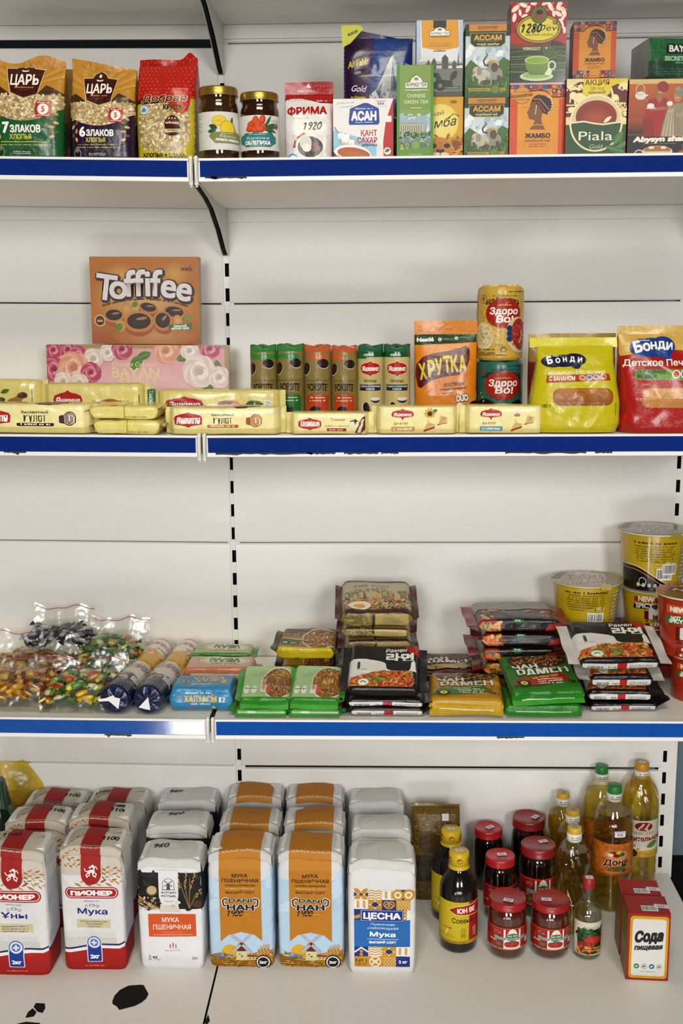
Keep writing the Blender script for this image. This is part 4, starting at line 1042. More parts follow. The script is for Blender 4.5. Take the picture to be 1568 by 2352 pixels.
def art_elephant(l1, l2):
    def f(a):
        H = a.H; a.rect(0, 0, 100, H, '#b8c6cc', '#d2d8da'); a.bits(4, H * .45, 96, H * .80, 30, ['#e2e6e8', '#a9bcc8', '#ccd6dc'], 5, 14, .5)
        a.poly([(0, 0), (0, H * .42), (12, H * .52), (24, H * .46), (36, H * .40), (60, H * .38), (72, H * .47), (86, H * .55), (100, H * .50), (100, 0)], '#55783e', '#3f6a2e')
        a.bits(0, H * .02, 100, H * .40, 200, ['#3c6428', '#6c9048', '#2d4f20', '#587f3a'], 2, 7, .25)
        a.ell(62, H * .46, 14, 9, '#c9b06a')
        # grey elephants, one with its trunk raised
        G, D, Lt = '#9c978c', '#5d594f', '#c2bcae'
        a.ell(66, H * .33, 19, 14, G, rot=-8); a.rect(53, H * .17, 61, H * .32, G); a.rect(72, H * .17, 80, H * .30, D); a.ell(58, H * .42, 12, 11, G); a.ell(66, H * .41, 8, 10, D); a.line([(53, H * .44), (44, H * .44), (41, H * .50), (46, H * .55), (50, H * .58), (47, H * .605)], [5, 4.5, 4, 3.4, 3, 2.6], D)
        a.line([(50, H * .405), (42, H * .43), (36, H * .45)], 1.6, '#e8e2d4')
        a.ell(40, H * .31, 17, 12, Lt); a.rect(30, H * .17, 37, H * .3, Lt); a.rect(46, H * .17, 53, H * .29, G); a.ell(26, H * .36, 9, 10, Lt); a.ell(32, H * .36, 6, 9, G); a.line([(21, H * .36), (17, H * .30), (18, H * .22)], [5, 4, 3], G); a.line([(24, H * .32), (18, H * .29)], 1.4, '#efe8da')
        a.ell(50, H * .21, 8, 6, D); a.bits(20, H * .14, 84, H * .20, 40, ['#3c6428', '#6c9048'], 2, 5, .3)
        a.rect(0, H * .84, 100, H, '#16341f'); a.rect(0, H * .87, 8, H, '#16341f'); a.rect(8, H * .905, 92, H, '#c98b2a'); a.text(l1, 50, H * .945, 4.2, '#5a3a10', bold=.04, wid=44); a.micro(30, H * .925, 70, 1.5, '#7a5216')
        q = [(10, H * .885), (90, H * .885), (90, H * .74), (80, H * .69), (20, H * .69), (10, H * .74)]
        a.poly(q, '#c9a848'); a.poly([(11.5, H * .878), (88.5, H * .878), (88.5, H * .745), (79, H * .70), (21, H * .70), (11.5, H * .745)], '#143d24')
        a.text('АССАМ', 50, H * .785, 10.5, '#dca63a', bold=.05, wid=62); a.rect(26, H * .768, 74, H * .772, '#c9a848'); a.text(l2, 50, H * .715, 4.0, '#d8d4b0', bold=.04, wid=50)
        a.rect(8, H * .085, 92, H * .13, '#b8963c'); a.micro(12, H * .10, 50, 2, '#5c4a18'); a.ell(68, H * .11, 11, 11, '#5a7434'); a.ell(68, H * .11, 8.5, 8.5, '#7c8c40'); a.micro(80, H * .10, 90, 2, '#4a3a14'); a.rect(0, 0, 100, H * .05, '#3f5f2c')
    return f
cx, w, h = slot(1066, 1167, 226, -.34, Z1)
carton('tea_box', 'lower green tea box with grey elephants, standing on the shelf', 'tea box', (cx, -.34, Z1), w, .055, h, art_elephant('КЛАССИЧЕСКИЙ', 'ИНДИЙСКИЙ ЧАЙ'), '#1c3f28', group='tea boxes')
zt = Z1 + h + .0008; h2 = atY(1117, 57, -.338)[2] - zt
carton('tea_box', 'upper green tea box with grey elephants, on top of its twin', 'tea box', (cx + .0004, -.338, zt), w, .055, h2, art_elephant('КЛАССИКАЛЫҚ', 'ҮНДІ ШАЙЫ'), '#1c3f28', group='tea boxes')
AFRI = ['#2f4a7c', '#b5402a', '#c9762e', '#7a2a3a', '#3a6a8c', '#d8a860']
def tribal(a, x0, y0, x1, y1, n, seed=1):
    r = random.Random(seed); wd = (x1 - x0) / n; a.rect(x0, y0, x1, y1, '#3a4668')
    for i in range(n):
        xa, xb = x0 + i * wd, x0 + (i + 1) * wd; rows = max(1, int(round((y1 - y0) / wd)))
        for j in range(rows):
            ya, yb = y0 + (y1 - y0) * j / rows, y0 + (y1 - y0) * (j + 1) / rows; c = r.choice(AFRI); e = r.choice(AFRI)
            a.rect(xa, ya, xb, yb, c); mx, my = (xa + xb) / 2, (ya + yb) / 2; k = r.randrange(5)
            if k == 0: a.ell(mx, my, wd * .32, (yb - ya) * .32, e, n=10); a.ell(mx, my, wd * .15, (yb - ya) * .15, '#e2c890', n=8)
            elif k == 1: a.poly([(xa + wd * .1, ya), (xb - wd * .1, ya), (mx, yb)], e); a.poly([(xa + wd * .3, ya), (xb - wd * .3, ya), (mx, my)], '#d8b47a')
            elif k == 2: [a.rect(xa + wd * (.1 + q * .3), ya, xa + wd * (.25 + q * .3), yb, e) for q in range(3)]
            elif k == 3: a.line([(xa, ya), (xa + wd / 3, yb), (xa + wd * .66, ya), (xb, yb)], wd * .12, e)
            else: a.rect(xa + wd * .25, ya + (yb - ya) * .25, xb - wd * .25, yb - (yb - ya) * .25, e)
def profile_head(a, x, y, k, skin='#8a5a30'):
    """a woman's profile with a patterned head wrap, looking left; k = scale"""
    q = lambda P: [(x + p[0] * k, y + p[1] * k) for p in P]
    a.poly(q([(-14, 0), (14, 0), (10, 8), (7, 16), (8, 26), (-2, 26), (-5, 14), (-8, 8)]), skin); a.line(q([(-9, 7), (0, 9), (10, 8)]), 1.1 * k, '#d9b060')
    a.poly(q([(-10, 18), (-2, 15), (6, 20), (10, 32), (8, 46), (-6, 50), (-13, 44), (-15, 36), (-19, 29), (-16.5, 27), (-17, 24), (-15, 22), (-16, 20), (-13, 18)]), skin)
    a.line(q([(-14, 36), (-9, 37)]), .9 * k, '#3a2412'); a.line(q([(-4, 26), (-2, 44)]), 1.1 * k, '#e8dcc4')
    a.poly(q([(-14, 42), (-8, 46), (2, 40), (10, 28), (18, 26), (24, 32), (26, 42), (22, 52), (12, 58), (0, 60), (-9, 55)]), '#2c2420')
    a.line(q([(-12, 46), (0, 47), (14, 30)]), 2.2 * k, '#a8402a'); a.line(q([(-8, 52), (4, 52), (20, 34)]), 1.6 * k, '#c98a3a'); a.line(q([(0, 58), (4, 44), (2, 36)]), 1.5 * k, '#8f3a28')
    for t in range(8):
        an = -1.2 + t * .33; a.ell(x + (16 + 9.5 * math.cos(an)) * k, y + (43 + 15 * math.sin(an)) * k, 1.3 * k, 1.3 * k, '#e8e0d0', n=8)
def art_jambo(front, corner):
    def f(a):
        H = a.H; a.rect(0, 0, 100, H, '#cf5a26'); a.rect(14, 0, 88, H, '#dd9c32')
        tribal(a, 0, H * .83, 100, H, 12, 4)
        pts = [(0, H * .80), (0, H * .84), (22, H * .835), (26, H * .85), (30, H * .89), (38, H * .92), (50, H * .93), (62, H * .92), (70, H * .89), (74, H * .85), (78, H * .835), (100, H * .84), (100, H * .80)]
        a.poly(pts, '#2e2016'); a.poly([(p[0], p[1] - 1.6) for p in pts[1:-1]] + [(88, H * .7), (14, H * .7)], '#dd9c32'); a.rect(0, H * .72, 14, H * .815, '#cf5a26'); a.rect(88, H * .72, 100, H * .815, '#cf5a26')
        profile_head(a, 50, H * .40, H * .46 / 60 * 1.02)
        a.text('ЖАМБО', 51, H * .29, 7.6, '#3a1c10', bold=.06, wid=46); a.text('КЕНИЙСКИЙ ЧАЙ', 51, H * .235, 4, '#7a2f16', bold=.03, wid=46); a.micro(34, H * .20, 68, 1.7, '#7a2f16', rows=2, gap=2.4)
        tribal(a, 0, 0, 100, H * (.04 if front else .13), 12, 9); a.rect(40, 0, 62, H * (.05 if front else .15), '#dd9c32'); a.micro(43, H * .03, 59, 1.6, '#7a2f16')
        if corner:
            a.ell(22, H * .86, 15, 15, '#a8601e'); a.ell(22, H * .86, 14, 14, '#d69a3a'); a.rect(3, H * .82, 42, H * .885, '#d69a3a'); a.text('KAZAKHSTAN', 22, H * .838, 5, '#5a2f12', bold=.05, wid=37, rot=5); a.micro(12, H * .90, 34, 1.6, '#7a4a1e'); a.micro(12, H * .80, 34, 1.6, '#7a4a1e')
    return f
cx, w, h = slot(1170, 1297, 196, -.34, Z1)
carton('tea_box', 'orange tea box with a profile in a head wrap, carrying the red and yellow box', 'tea box', (cx, -.34, Z1), w, .06, h, art_jambo(True, True), '#b04a1e', group='tea boxes')
def art_devi(a):
    H = a.H; a.rect(0, H * .40, 100, H, '#a81d16'); a.rect(0, H * .45, 100, H * .62, '#b5391a', '#a8201a')
    for x, y, q, s_ in ((8, .93, 40, 9), (22, .97, -20, 8), (6, .82, 80, 8), (30, .92, 60, 7), (70, .95, 120, 9), (86, .97, 60, 9), (94, .88, 110, 9), (84, .86, 150, 8), (12, .72, 70, 7), (90, .74, 110, 9), (96, .66, 90, 6), (24, .84, 20, 6), (76, .86, 100, 6), (40, .985, 0, 6), (60, .985, 20, 6), (16, .88, 100, 6), (88, .92, 20, 6), (92, .8, 60, 6)):
        a.ell(x, H * y, s_, s_ * .45, '#e8dcd0', rot=q, n=14)
    for k in range(7): a.ring(6 + k * 15, H * .96, 8, 7, 1.1, '#d9a890', a0=20 * k, a1=200 + 20 * k)
    a.ell(50, H * .68, 42, 26, '#5c3c14'); a.ell(50, H * .68, 39.5, 24, '#b8923a'); a.ell(50, H * .68, 36, 21, '#5c3c14'); a.ell(50, H * .68, 35, 20, '#d6c83a', col2='#ddd04c')
    a.text('Devi', 66, H * .655, 11, '#1f1a10', shear=.3, wid=38); a.micro(58, H * .72, 72, 1.2, '#4a4414'); a.leaf(80, H * .72, 9, 3, 70, '#3c4a14'); a.leaf(78, H * .72, 8, 3, 110, '#3c4a14')
    a.text('ARLIANA SAUDA', 51, H * .595, 4.0, '#4a3e10', bold=.01, wid=50)
    a.ell(50, H * .85, 15, 15, '#5c3c14'); a.ell(50, H * .85, 13.5, 13.5, '#6a7a2c', col2='#8a2418'); a.ell(52, H * .84, 5, 7, '#9a4a30'); a.ell(51, H * .88, 6, 4, '#1c1410')
    a.hand('1280', 17, H * .635, 15, '#0d0c0e', wd=3)
    a.rect(0, 0, 100, H * .44, '#2f3a16', '#1c2410'); a.poly([(0, H * .44), (0, H * .50), (30, H * .48), (70, H * .50), (86, H * .48), (100, H * .50), (100, H * .44)], '#6a4a1c'); a.poly([(66, H * .47), (74, H * .53), (90, H * .52), (98, H * .47)], '#33200f')
    for k in range(9): a.line([(0, H * (.40 - k * .03)), (40, H * (.42 - k * .034)), (100, H * (.40 - k * .028))], 2.2, ['#56682a', '#3c4a1a', '#6e7c38'][k % 3])
    a.text('КӨКШІЛ ШАЙ', 48, H * .425, 4.4, '#d8cfa8', bold=.04, wid=50)
    for q in (110, 80, 60, 35, 20): a.leaf(66, H * .30, 30, 7, q, '#3c5a1c', '#7a9a3c')
    a.ell(48, H * .10, 30, 8, '#c4d4a0'); a.ell(48, H * .11, 25, 5.5, '#9ab06a')
    a.poly([(26, H * .30), (28, H * .20), (36, H * .12), (60, H * .12), (68, H * .20), (70, H * .30)], '#7f9c34', '#5f8024'); a.ell(48, H * .30, 22, 7, '#b6c888'); a.ell(48, H * .295, 19, 5.4, '#8aa830'); a.ring(75, H * .23, 6, 7, 2.6, '#d0dcb4'); a.poly([(62, H * .12), (70, H * .22), (76, H * .15), (70, H * .10)], '#d4debc')
    a.rect(0, 0, 100, H * .02, '#c9b0a8')
w1, h1 = w, h
zt = Z1 + h1 + .0008; ht = atY(1232, 7, -.338)[2] - zt; _, w, _ = slot(1168, 1296, 7, -.338, zt)
carton('tea_box', 'red and yellow tea box with a green tea cup, topmost of all, price in black', 'tea box', (cx - .001, -.338, zt), w, .058, ht, art_devi, '#9a1c14', sidecol='#7d2a1a', group='tea boxes', mat='gloss')
# Piala and the boxes behind it
def art_piala(a):
    H = a.H; a.rect(0, 0, 100, H, '#2c5a36'); a.rect(0, H * .42, 100, H, '#e2d3a0'); a.poly([(0, H * .52), (0, H * .86), (20, H * .96), (80, H * .96), (100, H * .84), (100, H * .50), (60, H * .40), (30, H * .40)], '#6f1f1c')
    for x0, y0, x1 in ((0, .66, 34), (0, .57, 20), (62, .68, 100), (0, .5, 14), (80, .55, 100)): a.poly([(x0, H * y0), (x1, H * y0), (x1 - 4, H * (y0 + .018)), (x0, H * (y0 + .018))], '#e2d3a0')
    # elephants, giraffe and trees cut out in cream
    a.ell(22, H * .76, 11, 8, '#ecdfae'); a.rect(13, H * .68, 17, H * .76, '#ecdfae'); a.rect(26, H * .68, 30, H * .76, '#ecdfae'); a.ell(11, H * .79, 6, 6, '#ecdfae'); a.line([(7, H * .78), (6, H * .70)], 2.4, '#ecdfae')
    a.ell(9, H * .615, 6, 4, '#ecdfae'); a.rect(5, H * .58, 7, H * .61, '#ecdfae'); a.rect(11, H * .58, 13, H * .61, '#ecdfae')
    a.ell(80, H * .76, 6, 5, '#ecdfae'); [a.rect(x, H * .67, x + 1.6, H * .76, '#ecdfae') for x in (75, 78.5, 82, 85)]; a.line([(77, H * .77), (73, H * .88), (72, H * .92)], [4, 2.6, 2.2], '#ecdfae'); a.ell(70.5, H * .915, 3.4, 1.8, '#ecdfae', rot=-10)
    a.bits(84, H * .46, 100, H * .68, 30, ['#ecdfae', '#d8c890'], 2, 5, .5); a.bits(0, H * .86, 26, H * .92, 24, ['#ecdfae'], 3, 6, .3); a.bits(84, H * .86, 100, H * .92, 14, ['#ecdfae'], 3, 6, .3)
    a.poly([(28, H), (100, H), (100, H * .985), (74, H * .90), (68, H * .785), (32, H * .785), (26, H * .81)], '#d6c42e'); a.rect(28, H * .80, 72, H * .98, '#dccc34', r=4)
    a.text('АКЦИЯ', 50, H * .92, 8.4, '#8c2a1a', bold=.03, wid=40); a.text('QR под', 50, H * .86, 5, '#7a4a1a', bold=.0, wid=22); a.text('крышкой', 50, H * .81, 5, '#7a4a1a', bold=.02, wid=28)
    a.ell(50, H * .44, 44, 46, '#e6dcb4'); a.ell(50, H * .44, 41, 43, '#d8caa0'); a.ell(50, H * .52, 34, 26, '#9a3a1e'); a.ell(50, H * .50, 31, 22, '#8a2f18', col2='#b5592e')
    a.poly([(9, H * .44), (16, H * .445), (30, H * .455), (46, H * .43), (62, H * .415), (80, H * .435), (91, H * .44)] + [(50 + 41 * math.cos(t), H * .44 + 43 * math.sin(t)) for t in np.linspace(-.05, -math.pi + .05, 24)], '#2c5a36')
    a.line([(6, H * .44), (16, H * .45), (30, H * .46), (46, H * .435), (62, H * .42), (80, H * .44), (94, H * .45)], 2.6, '#e6dcb4'); a.ring(50, H * .44, 42.5, 44.5, 3, '#e6dcb4', a0=180, a1=360)
    a.leaf(62, H * .44, 17, 6, 38, '#e6e2c8')
    a.leaf(80, H * .16, 26, 13, 55, '#4f7f3e', '#86a866'); a.leaf(66, H * .14, 36, 13, -16, '#4a7a3c', '#86a866'); a.leaf(86, H * .12, 20, 9, 30, '#5c8a48', '#86a866')
    a.text('Piala', 50, H * .22, 15, '#e9e4d2', bold=.0, wid=56); a.text('Gold', 50, H * .115, 7, '#d8cfa0', shear=.3, wid=21)
    a.poly([(0, 0), (0, H * .045), (26, H * .05), (30, H * .028), (26, 0)], '#e2dcc0'); a.micro(4, H * .02, 24, 2, '#3a6a42', rows=1)
cx, w, h = slot(1299, 1438, 182, -.355, Z1)
carton('tea_box', 'cream, maroon and green tea box with a big round cup and yellow flash', 'tea box', (cx, -.355, Z1), w, .06, h, art_piala, '#5c2020', group='tea boxes', top=lambda a: a.rect(0, 0, 100, a.H, '#d6c42e'))
cxb, wb, hb = slot(1311, 1408, 181, -.235, Z1)
carton('tea_box', 'orange tea box standing behind the round cup box, hidden under its twin', 'tea box', (cxb, -.235, Z1), wb, .05, hb, art_jambo(True, False), '#8a3c1c', group='tea boxes')
zt = Z1 + hb + .0008; ht = atY(1358, 51, -.235)[2] - zt
carton('tea_box', 'smaller looking orange tea box standing high behind the round cup box', 'tea box', (cxb, -.235, zt), wb, .05, ht, art_jambo(False, False), '#8a3c1c', sidecol='#5f4a3a', group='tea boxes', rot=-.03)
def art_abysyn(a):
    H = a.H; a.rect(0, 0, 100, H, '#14120f'); a.rect(0, H * .28, 100, H, '#c06a22', '#8a3a14'); a.rect(0, H * .30, 100, H * .5, '#a8521c', '#1c130e'); a.rect(0, H * .94, 100, H, '#d2b878')
    for k in range(10): a.ring(8 + (k % 4) * 8, H * (.45 + k * .035), 9, 5, .8, '#b0561e', a0=k * 40, a1=k * 40 + 200)
    # two women with tea things: red dress and red head scarf, grey dress and grey head scarf
    Rd, Sk = '#a81f1a', '#a8744c'
    a.poly([(24, H * .26), (25, H * .52), (30, H * .58), (28, H * .66), (34, H * .74), (44, H * .76), (58, H * .76), (66, H * .72), (68, H * .60), (60, H * .58), (60, H * .30), (56, H * .26)], Rd); a.poly([(24, H * .26), (25, H * .5), (40, H * .5), (44, H * .26)], '#8f1a16')
    a.poly([(44, H * .76), (50, H * .69), (56, H * .76), (53, H * .80), (47, H * .80)], Sk); a.ell(52, H * .855, 7.5, 10, Sk); a.ell(55, H * .90, 9.5, 8.5, '#97301e', rot=-20); a.micro(48, H * .825, 54, 1.3, '#f0e4dc')
    a.line([(30, H * .72), (22, H * .76), (20, H * .88)], 5, Sk); a.line([(34, H * .62), (48, H * .62), (62, H * .63)], 5, Sk)
    a.ell(19, H * .79, 9, 6.5, '#dcd6d2'); a.line([(26, H * .78), (31, H * .80)], 2.4, '#dcd6d2'); a.ring(18, H * .87, 7, 8, 1.5, '#d0b8a0'); a.ell(36, H * .655, 6, 4.4, '#e6e0dc'); a.rect(29, H * .62, 44, H * .633, '#d8d0ca')
    a.poly([(54, H * .26), (57, H * .42), (62, H * .56), (64, H * .66), (74, H * .68), (90, H * .70), (98, H * .6), (96, H * .46), (90, H * .26)], '#9a8f78'); a.poly([(56, H * .26), (64, H * .6), (74, H * .62), (76, H * .26)], '#b8ac94')
    for k in range(5): a.line([(60 + k * 6, H * .27), (66 + k * 3.4, H * .58)], .9, '#857a64')
    a.ell(80, H * .775, 6.5, 9, '#b58a68'); a.ell(83, H * .83, 7.5, 6.5, '#8f877c', rot=-20); a.ell(80, H * .875, 5, 3.4, '#9c948a'); a.micro(76, H * .755, 82, 1.2, '#f0e4dc'); a.line([(76, H * .66), (70, H * .62), (64, H * .66)], 4.4, '#b58a68'); a.ell(67, H * .685, 5, 3.8, '#e6e0dc'); a.line([(92, H * .62), (86, H * .52), (78, H * .55)], 5, '#a89a82')
    a.text('Abysyn shai', 51, H * .20, 8.2, '#eae2d4', bold=.07, shear=.15, wid=84, rot=1); a.micro(26, H * .165, 80, 1.3, '#b09a70')
    a.ell(50, H * .07, 25, 9, '#d8ccb0'); a.ell(50, H * .09, 22, 6, '#b07a3a'); a.rect(25, 0, 75, H * .07, '#d8ccb0'); a.ring(20, H * .04, 7, 6, 1.8, '#d8ccb0'); a.ell(40, H * .12, 5, 2.4, '#e2dcd0'); a.ell(60, H * .12, 5, 2.4, '#e2dcd0')
    a.poly([(82, 0), (84, H * .06), (90, H * .09), (96, H * .06), (98, 0)], '#a85f22'); a.leaf(90, H * .09, 10, 5, 90, '#4a4640')
cx, w, h = slot(1442, 1582, 183, -.355, Z1)
carton('tea_box', 'orange and black tea box with two women, by the right edge', 'tea box', (cx, -.355, Z1), w, .06, h, art_abysyn, '#7a2a1c', sidecol='#5a1612', group='tea boxes', top=lambda a: a.rect(0, 0, 100, a.H, '#b8a060'))
def art_baycha(a):
    H = a.H; a.rect(0, 0, 100, H, '#1f6a3a'); a.rect(0, 0, 100, H * .42, '#1d4a34'); a.line([(13, H), (13, H * .1)], .8, '#2f8a4c'); a.line([(0, H * .68), (24, H * .68)], .8, '#2f8a4c')
    a.rect(26, H * .60, 100, H * .86, '#15221a'); a.text('BAYC', 30, H * .66, 9, '#e4e6e0', bold=.04, al='l'); a.text('SECRET GREEN', 24, H * .43, 6, '#a8d0b4', bold=.05, al='l'); a.micro(40, H * .36, 90, 2, '#8ab89a'); a.rect(0, H * .12, 100, H * .14, '#2a5c44'); a.micro(10, H * .2, 60, 2, '#3c7458', rows=3)
cxb, wb, hb = slot(1480, 1640, 180, -.25, Z1)
carton('tea_box', 'plain tea box hidden behind the two women box, under the green box', 'tea box', (cxb, -.25, Z1), wb, .07, hb, None, '#3a5a40', group='tea boxes')
zt = Z1 + hb + .0008; ht = atY(1540, 90, -.25)[2] - zt
carton('tea_box', 'flat green tea box in clear wrap behind the two women box, cut by the edge', 'tea box', (cxb, -.25, zt), wb, .09, ht, art_baycha, '#1a5a32', sidecol='#9a9c94', group='tea boxes', mat='shiny', rot=.12)
# ------------------------------------------------------------------ second shelf: chocolates, biscuits, crispbread
def art_toffee(a):
    H = a.H; a.rect(0, 0, 100, H, '#c07c1a'); a.rect(0, 0, 100, H * .28, '#b8793a', '#a85f22')
    a.ell(50, H * .52, 52, 30, '#c07c1a', col2='#d8b878'); a.ell(28, H * .80, 16, 10, '#c07c1a', col2='#d6aa58'); a.ell(78, H * .80, 14, 12, '#c07c1a', col2='#d6aa58'); a.ell(58, H * .10, 40, 11, '#b3702c', col2='#c99a66')
    # lettering on an arc, letter by letter
    ls = [('T', 13, .515, 23.5, -8), ('o', 25, .53, 23, -6), ('f', 36.5, .555, 24, 0), ('f', 45.5, .56, 24, 0), ('i', 53, .56, 24, 0), ('f', 60.5, .56, 24, -2), ('e', 71, .545, 23, -8), ('e', 85, .51, 23, -10)]
    for c, b_, l_ in (('#3f140a', .085, 8), ('#e9e2e0', .030, 10)):
        for ch, x, y, hh, rt in ls: a.text(ch, x + (l_ == 8) * .7, H * y - (l_ == 8) * .8, hh, c, bold=b_, rot=rt, layer=l_)
    a.text('STORCK', 89, H * .845, 2.6, '#4a160a', bold=.06, wid=10.5); a.leaf(91, H * .88, 3.6, 1.2, 60, '#b3261c')
    for i, (ch) in enumerate('Лесной орех в мягкой карамели с кремовой нугой и шоколадом'):
        if ch != ' ':
            x = 11 + i * 1.36; y = H * .44 + 5.5 - ((x - 50) / 40) ** 2 * 6.5; a.text(ch, x, y, 1.9, '#5a2410', bold=.05, rot=-(x - 50) * .32, shear=.2, layer=9)
    for x, y, rx, ry, q in ((21, .33, 9, 6.4, 0), (53, .42, 8.5, 5, -12), (77, .37, 10, 6, -8), (66, .27, 8, 9, 40), (44, .26, 13, 9.5, 0)):
        a.ell(x, H * y - 3, rx * 1.05, ry * 1.1, '#a8622c', rot=q); a.ell(x, H * y, rx * 1.08, ry * 1.02, '#c58a48', rot=q); a.ell(x, H * y + .4, rx * .84, ry * .76, '#2a150c', rot=q, col2='#4a2a18'); a.ell(x + rx * .2, H * y + ry * .3, rx * .4, ry * .14, '#a8886c', rot=q + 8)
    for x, y in ((27, .21), (33, .41), (80, .27)): a.ell(x, H * y, 4.4, 5.6, '#c9924e', rot=15, col2='#dcb070')
    a.leaf(22, H * .16, 9, 6.5, 40, '#6a8a30', '#8aa850'); a.leaf(38, H * .43, 7, 5, 40, '#6f9034'); a.leaf(85, H * .28, 10, 5, 25, '#8a9a40')
    a.ell(8, H * .27, 5.2, 5.4, '#c8b890'); a.ell(8, H * .27, 4, 4.2, '#3a2818'); a.rect(5.4, H * .275, 10.6, H * .295, '#a8241c'); a.rect(5.4, H * .255, 10.6, H * .275, '#d8b040')
    a.poly([(72, H * .16), (92, H * .175), (93, H * .245), (71, H * .225)], '#4f7a4c'); a.text('Цельный', 82, H * .20, 2.2, '#e8ece0', bold=.05, wid=12, rot=3); a.text('лесной орех', 82, H * .172, 2.2, '#e8ece0', bold=.05, wid=17, rot=3)
x2 = lambda px, py, Y: atY(px, py, Y)[0]
def roses(a, lst):
    for x, y, r, c in lst:
        cols = {'p': ('#b8506e', '#cf7a90', '#e0a0ae', '#9c3a58'), 'o': ('#d8a088', '#e2b49c', '#ecc8b4', '#c48a70'), 'w': ('#dcccc4', '#e6dad2', '#efe6e0', '#c9b4a8')}[c]
        for k in range(9): an = k * .7; a.ell(x + r * .5 * math.cos(an), y + r * .5 * math.sin(an), r * .62, r * .5, cols[k % 2], rot=an * 57 + 60, n=14)
        for k in range(6): an = k * 1.05 + .4; a.ell(x + r * .26 * math.cos(an), y + r * .26 * math.sin(an), r * .4, r * .3, cols[1 + k % 2], rot=an * 57 + 60, n=12)
        a.ell(x, y, r * .28, r * .24, cols[3], n=12); a.ring(x, y, r * .36, r * .3, r * .06, cols[3], a0=20, a1=260, n=14)
def art_roses(a):
    H = a.H; a.rect(0, 0, 100, H, '#b09a6a'); a.rect(1.6, 0, 98, H - 1.8, '#dcaab0'); a.ell(55, H * .45, 48, 16, '#dcaab0', col2='#e8c4c6')
    for x, y, q in ((6, .80, 120), (10, .72, 20), (2, .74, 100), (50, .86, 250), (53, .84, 230), (58, .9, 200), (26, .36, 20), (95, .6, 100), (92, .4, 150), (80, .88, 200), (16, .5, 60), (8, .6, 150)): a.leaf(x, H * y, 9, 4.5, q, '#5f8a3c', '#86a860')
    roses(a, [(4, H * .93, 4.6, 'p'), (12, H * .94, 4.6, 'p'), (18, H * .85, 5.5, 'p'), (26, H * .82, 5.5, 'w'), (34, H * .90, 4.6, 'w'), (42, H * .95, 5.5, 'p'), (66, H * .93, 7, 'o'), (79, H * .93, 5, 'w'), (90, H * .96, 5.5, 'p'), (4, H * .68, 6.5, 'p'), (15, H * .70, 8.5, 'o'), (24.5, H * .64, 5.5, 'p'), (84, H * .66, 9, 'w'), (95, H * .58, 6, 'w'), (9, H * .52, 5, 'w'), (18, H * .5, 5, 'w')])
    a.text('Chocolate Collection', 48, H * .72, 2.6, '#ece2b4', shear=.3, wid=24); a.text('BAYAN', 49, H * .57, 5.8, '#ded8a0', bold=.012, wid=26); a.text('SULU', 50, H * .43, 5.8, '#ded8a0', bold=.012, wid=20)
zb = zs(2, -.1); Yb = -.10
cx, w, h = slot(108, 524, 794, Yb, zb)
rb = carton('chocolate_box', 'long pink chocolate box with roses and a gold border', 'chocolate box', (cx, Yb, zb), w, .032, h, art_roses, '#a8925f', sidecol='#9a8a5c', topcol='#b09a68', mat='gloss', rot=-.01)
zt = zb + h + .002
_, w, _ = slot(206, 456, 592, Yb - .004, zt); cx = x2(331, 700, Yb); ht = atY(331, 591, Yb)[2] - zt
carton('chocolate_box', 'orange brown chocolate box with big white lettering standing on the pink box', 'chocolate box', (cx, Yb + .004, zt), w, .03, ht, art_toffee, '#a8622a', sidecol='#a89a80', rot=-.0)

YEL, YEL2, RED = '#e0d594', '#d4c67a', '#b8231a'
def yash(a, x, y, w, h, rot=0., tsize=.5):
    """red six-cornered badge with white lettering"""
    cr, sr = math.cos(math.radians(rot)), math.sin(math.radians(rot)); q = lambda P: [(x + (p[0] * w * cr - p[1] * h * sr), y + p[0] * w * sr + p[1] * h * cr) for p in P]
    P = [(-.5, 0), (-.45, .24), (-.28, .34), (-.1, .40), (0, .5), (.1, .40), (.28, .34), (.45, .24), (.5, 0), (.45, -.24), (.28, -.34), (.1, -.40), (0, -.5), (-.1, -.40), (-.28, -.34), (-.45, -.24)]
    a.poly(q([(p[0] * 1.04, p[1] * 1.07) for p in P]), '#e6d8b0'); a.poly(q(P), RED)
    a.text('Яшкино', x, y - h * .14, h * .29, '#f0e9e2', bold=.05, wid=w * .82, rot=rot, shear=.12)
def roll_pic(a, x, y, s, choc=True):
    c1, c2 = ('#4a2418', '#e0d0c0') if choc else ('#a8642e', '#e6d4a8')
    a.ell(x - s * .8, y - s * .1, s * .7, s * .6, c1); a.ell(x, y, s * .9, s, c1, rot=-20); a.ell(x, y, s * .75, s * .85, c2, rot=-20)
    for k in range(3): a.ring(x, y, s * (.62 - k * .2), s * (.7 - k * .22), s * .12, c1, a0=k * 70, a1=k * 70 + 290, n=18)
def art_roll(line2, sub, subc, choc, off):
    def f(a):
        H = a.H; a.rect(0, 0, 100, H, '#ece2ac'); a.rect(0, 0, 100, H * .2, '#dccf90')
        yash(a, 20 + off, H * .56, 26, H * .62)
        a.text('бисквитный', 51 + off, H * .70, H * .10, '#4a3a20', bold=.03, wid=20); a.text(line2, 51 + off, H * .47, H * .17, '#4a3018', bold=.02, wid=17)
        a.rect(37 + off, H * .24, 65 + off, H * .38, subc, r=1); a.micro(40 + off, H * .28, 62 + off, H * .07, '#f0e6d4')
        roll_pic(a, 80 + off * .6, H * .52, H * .26, choc)
    return f
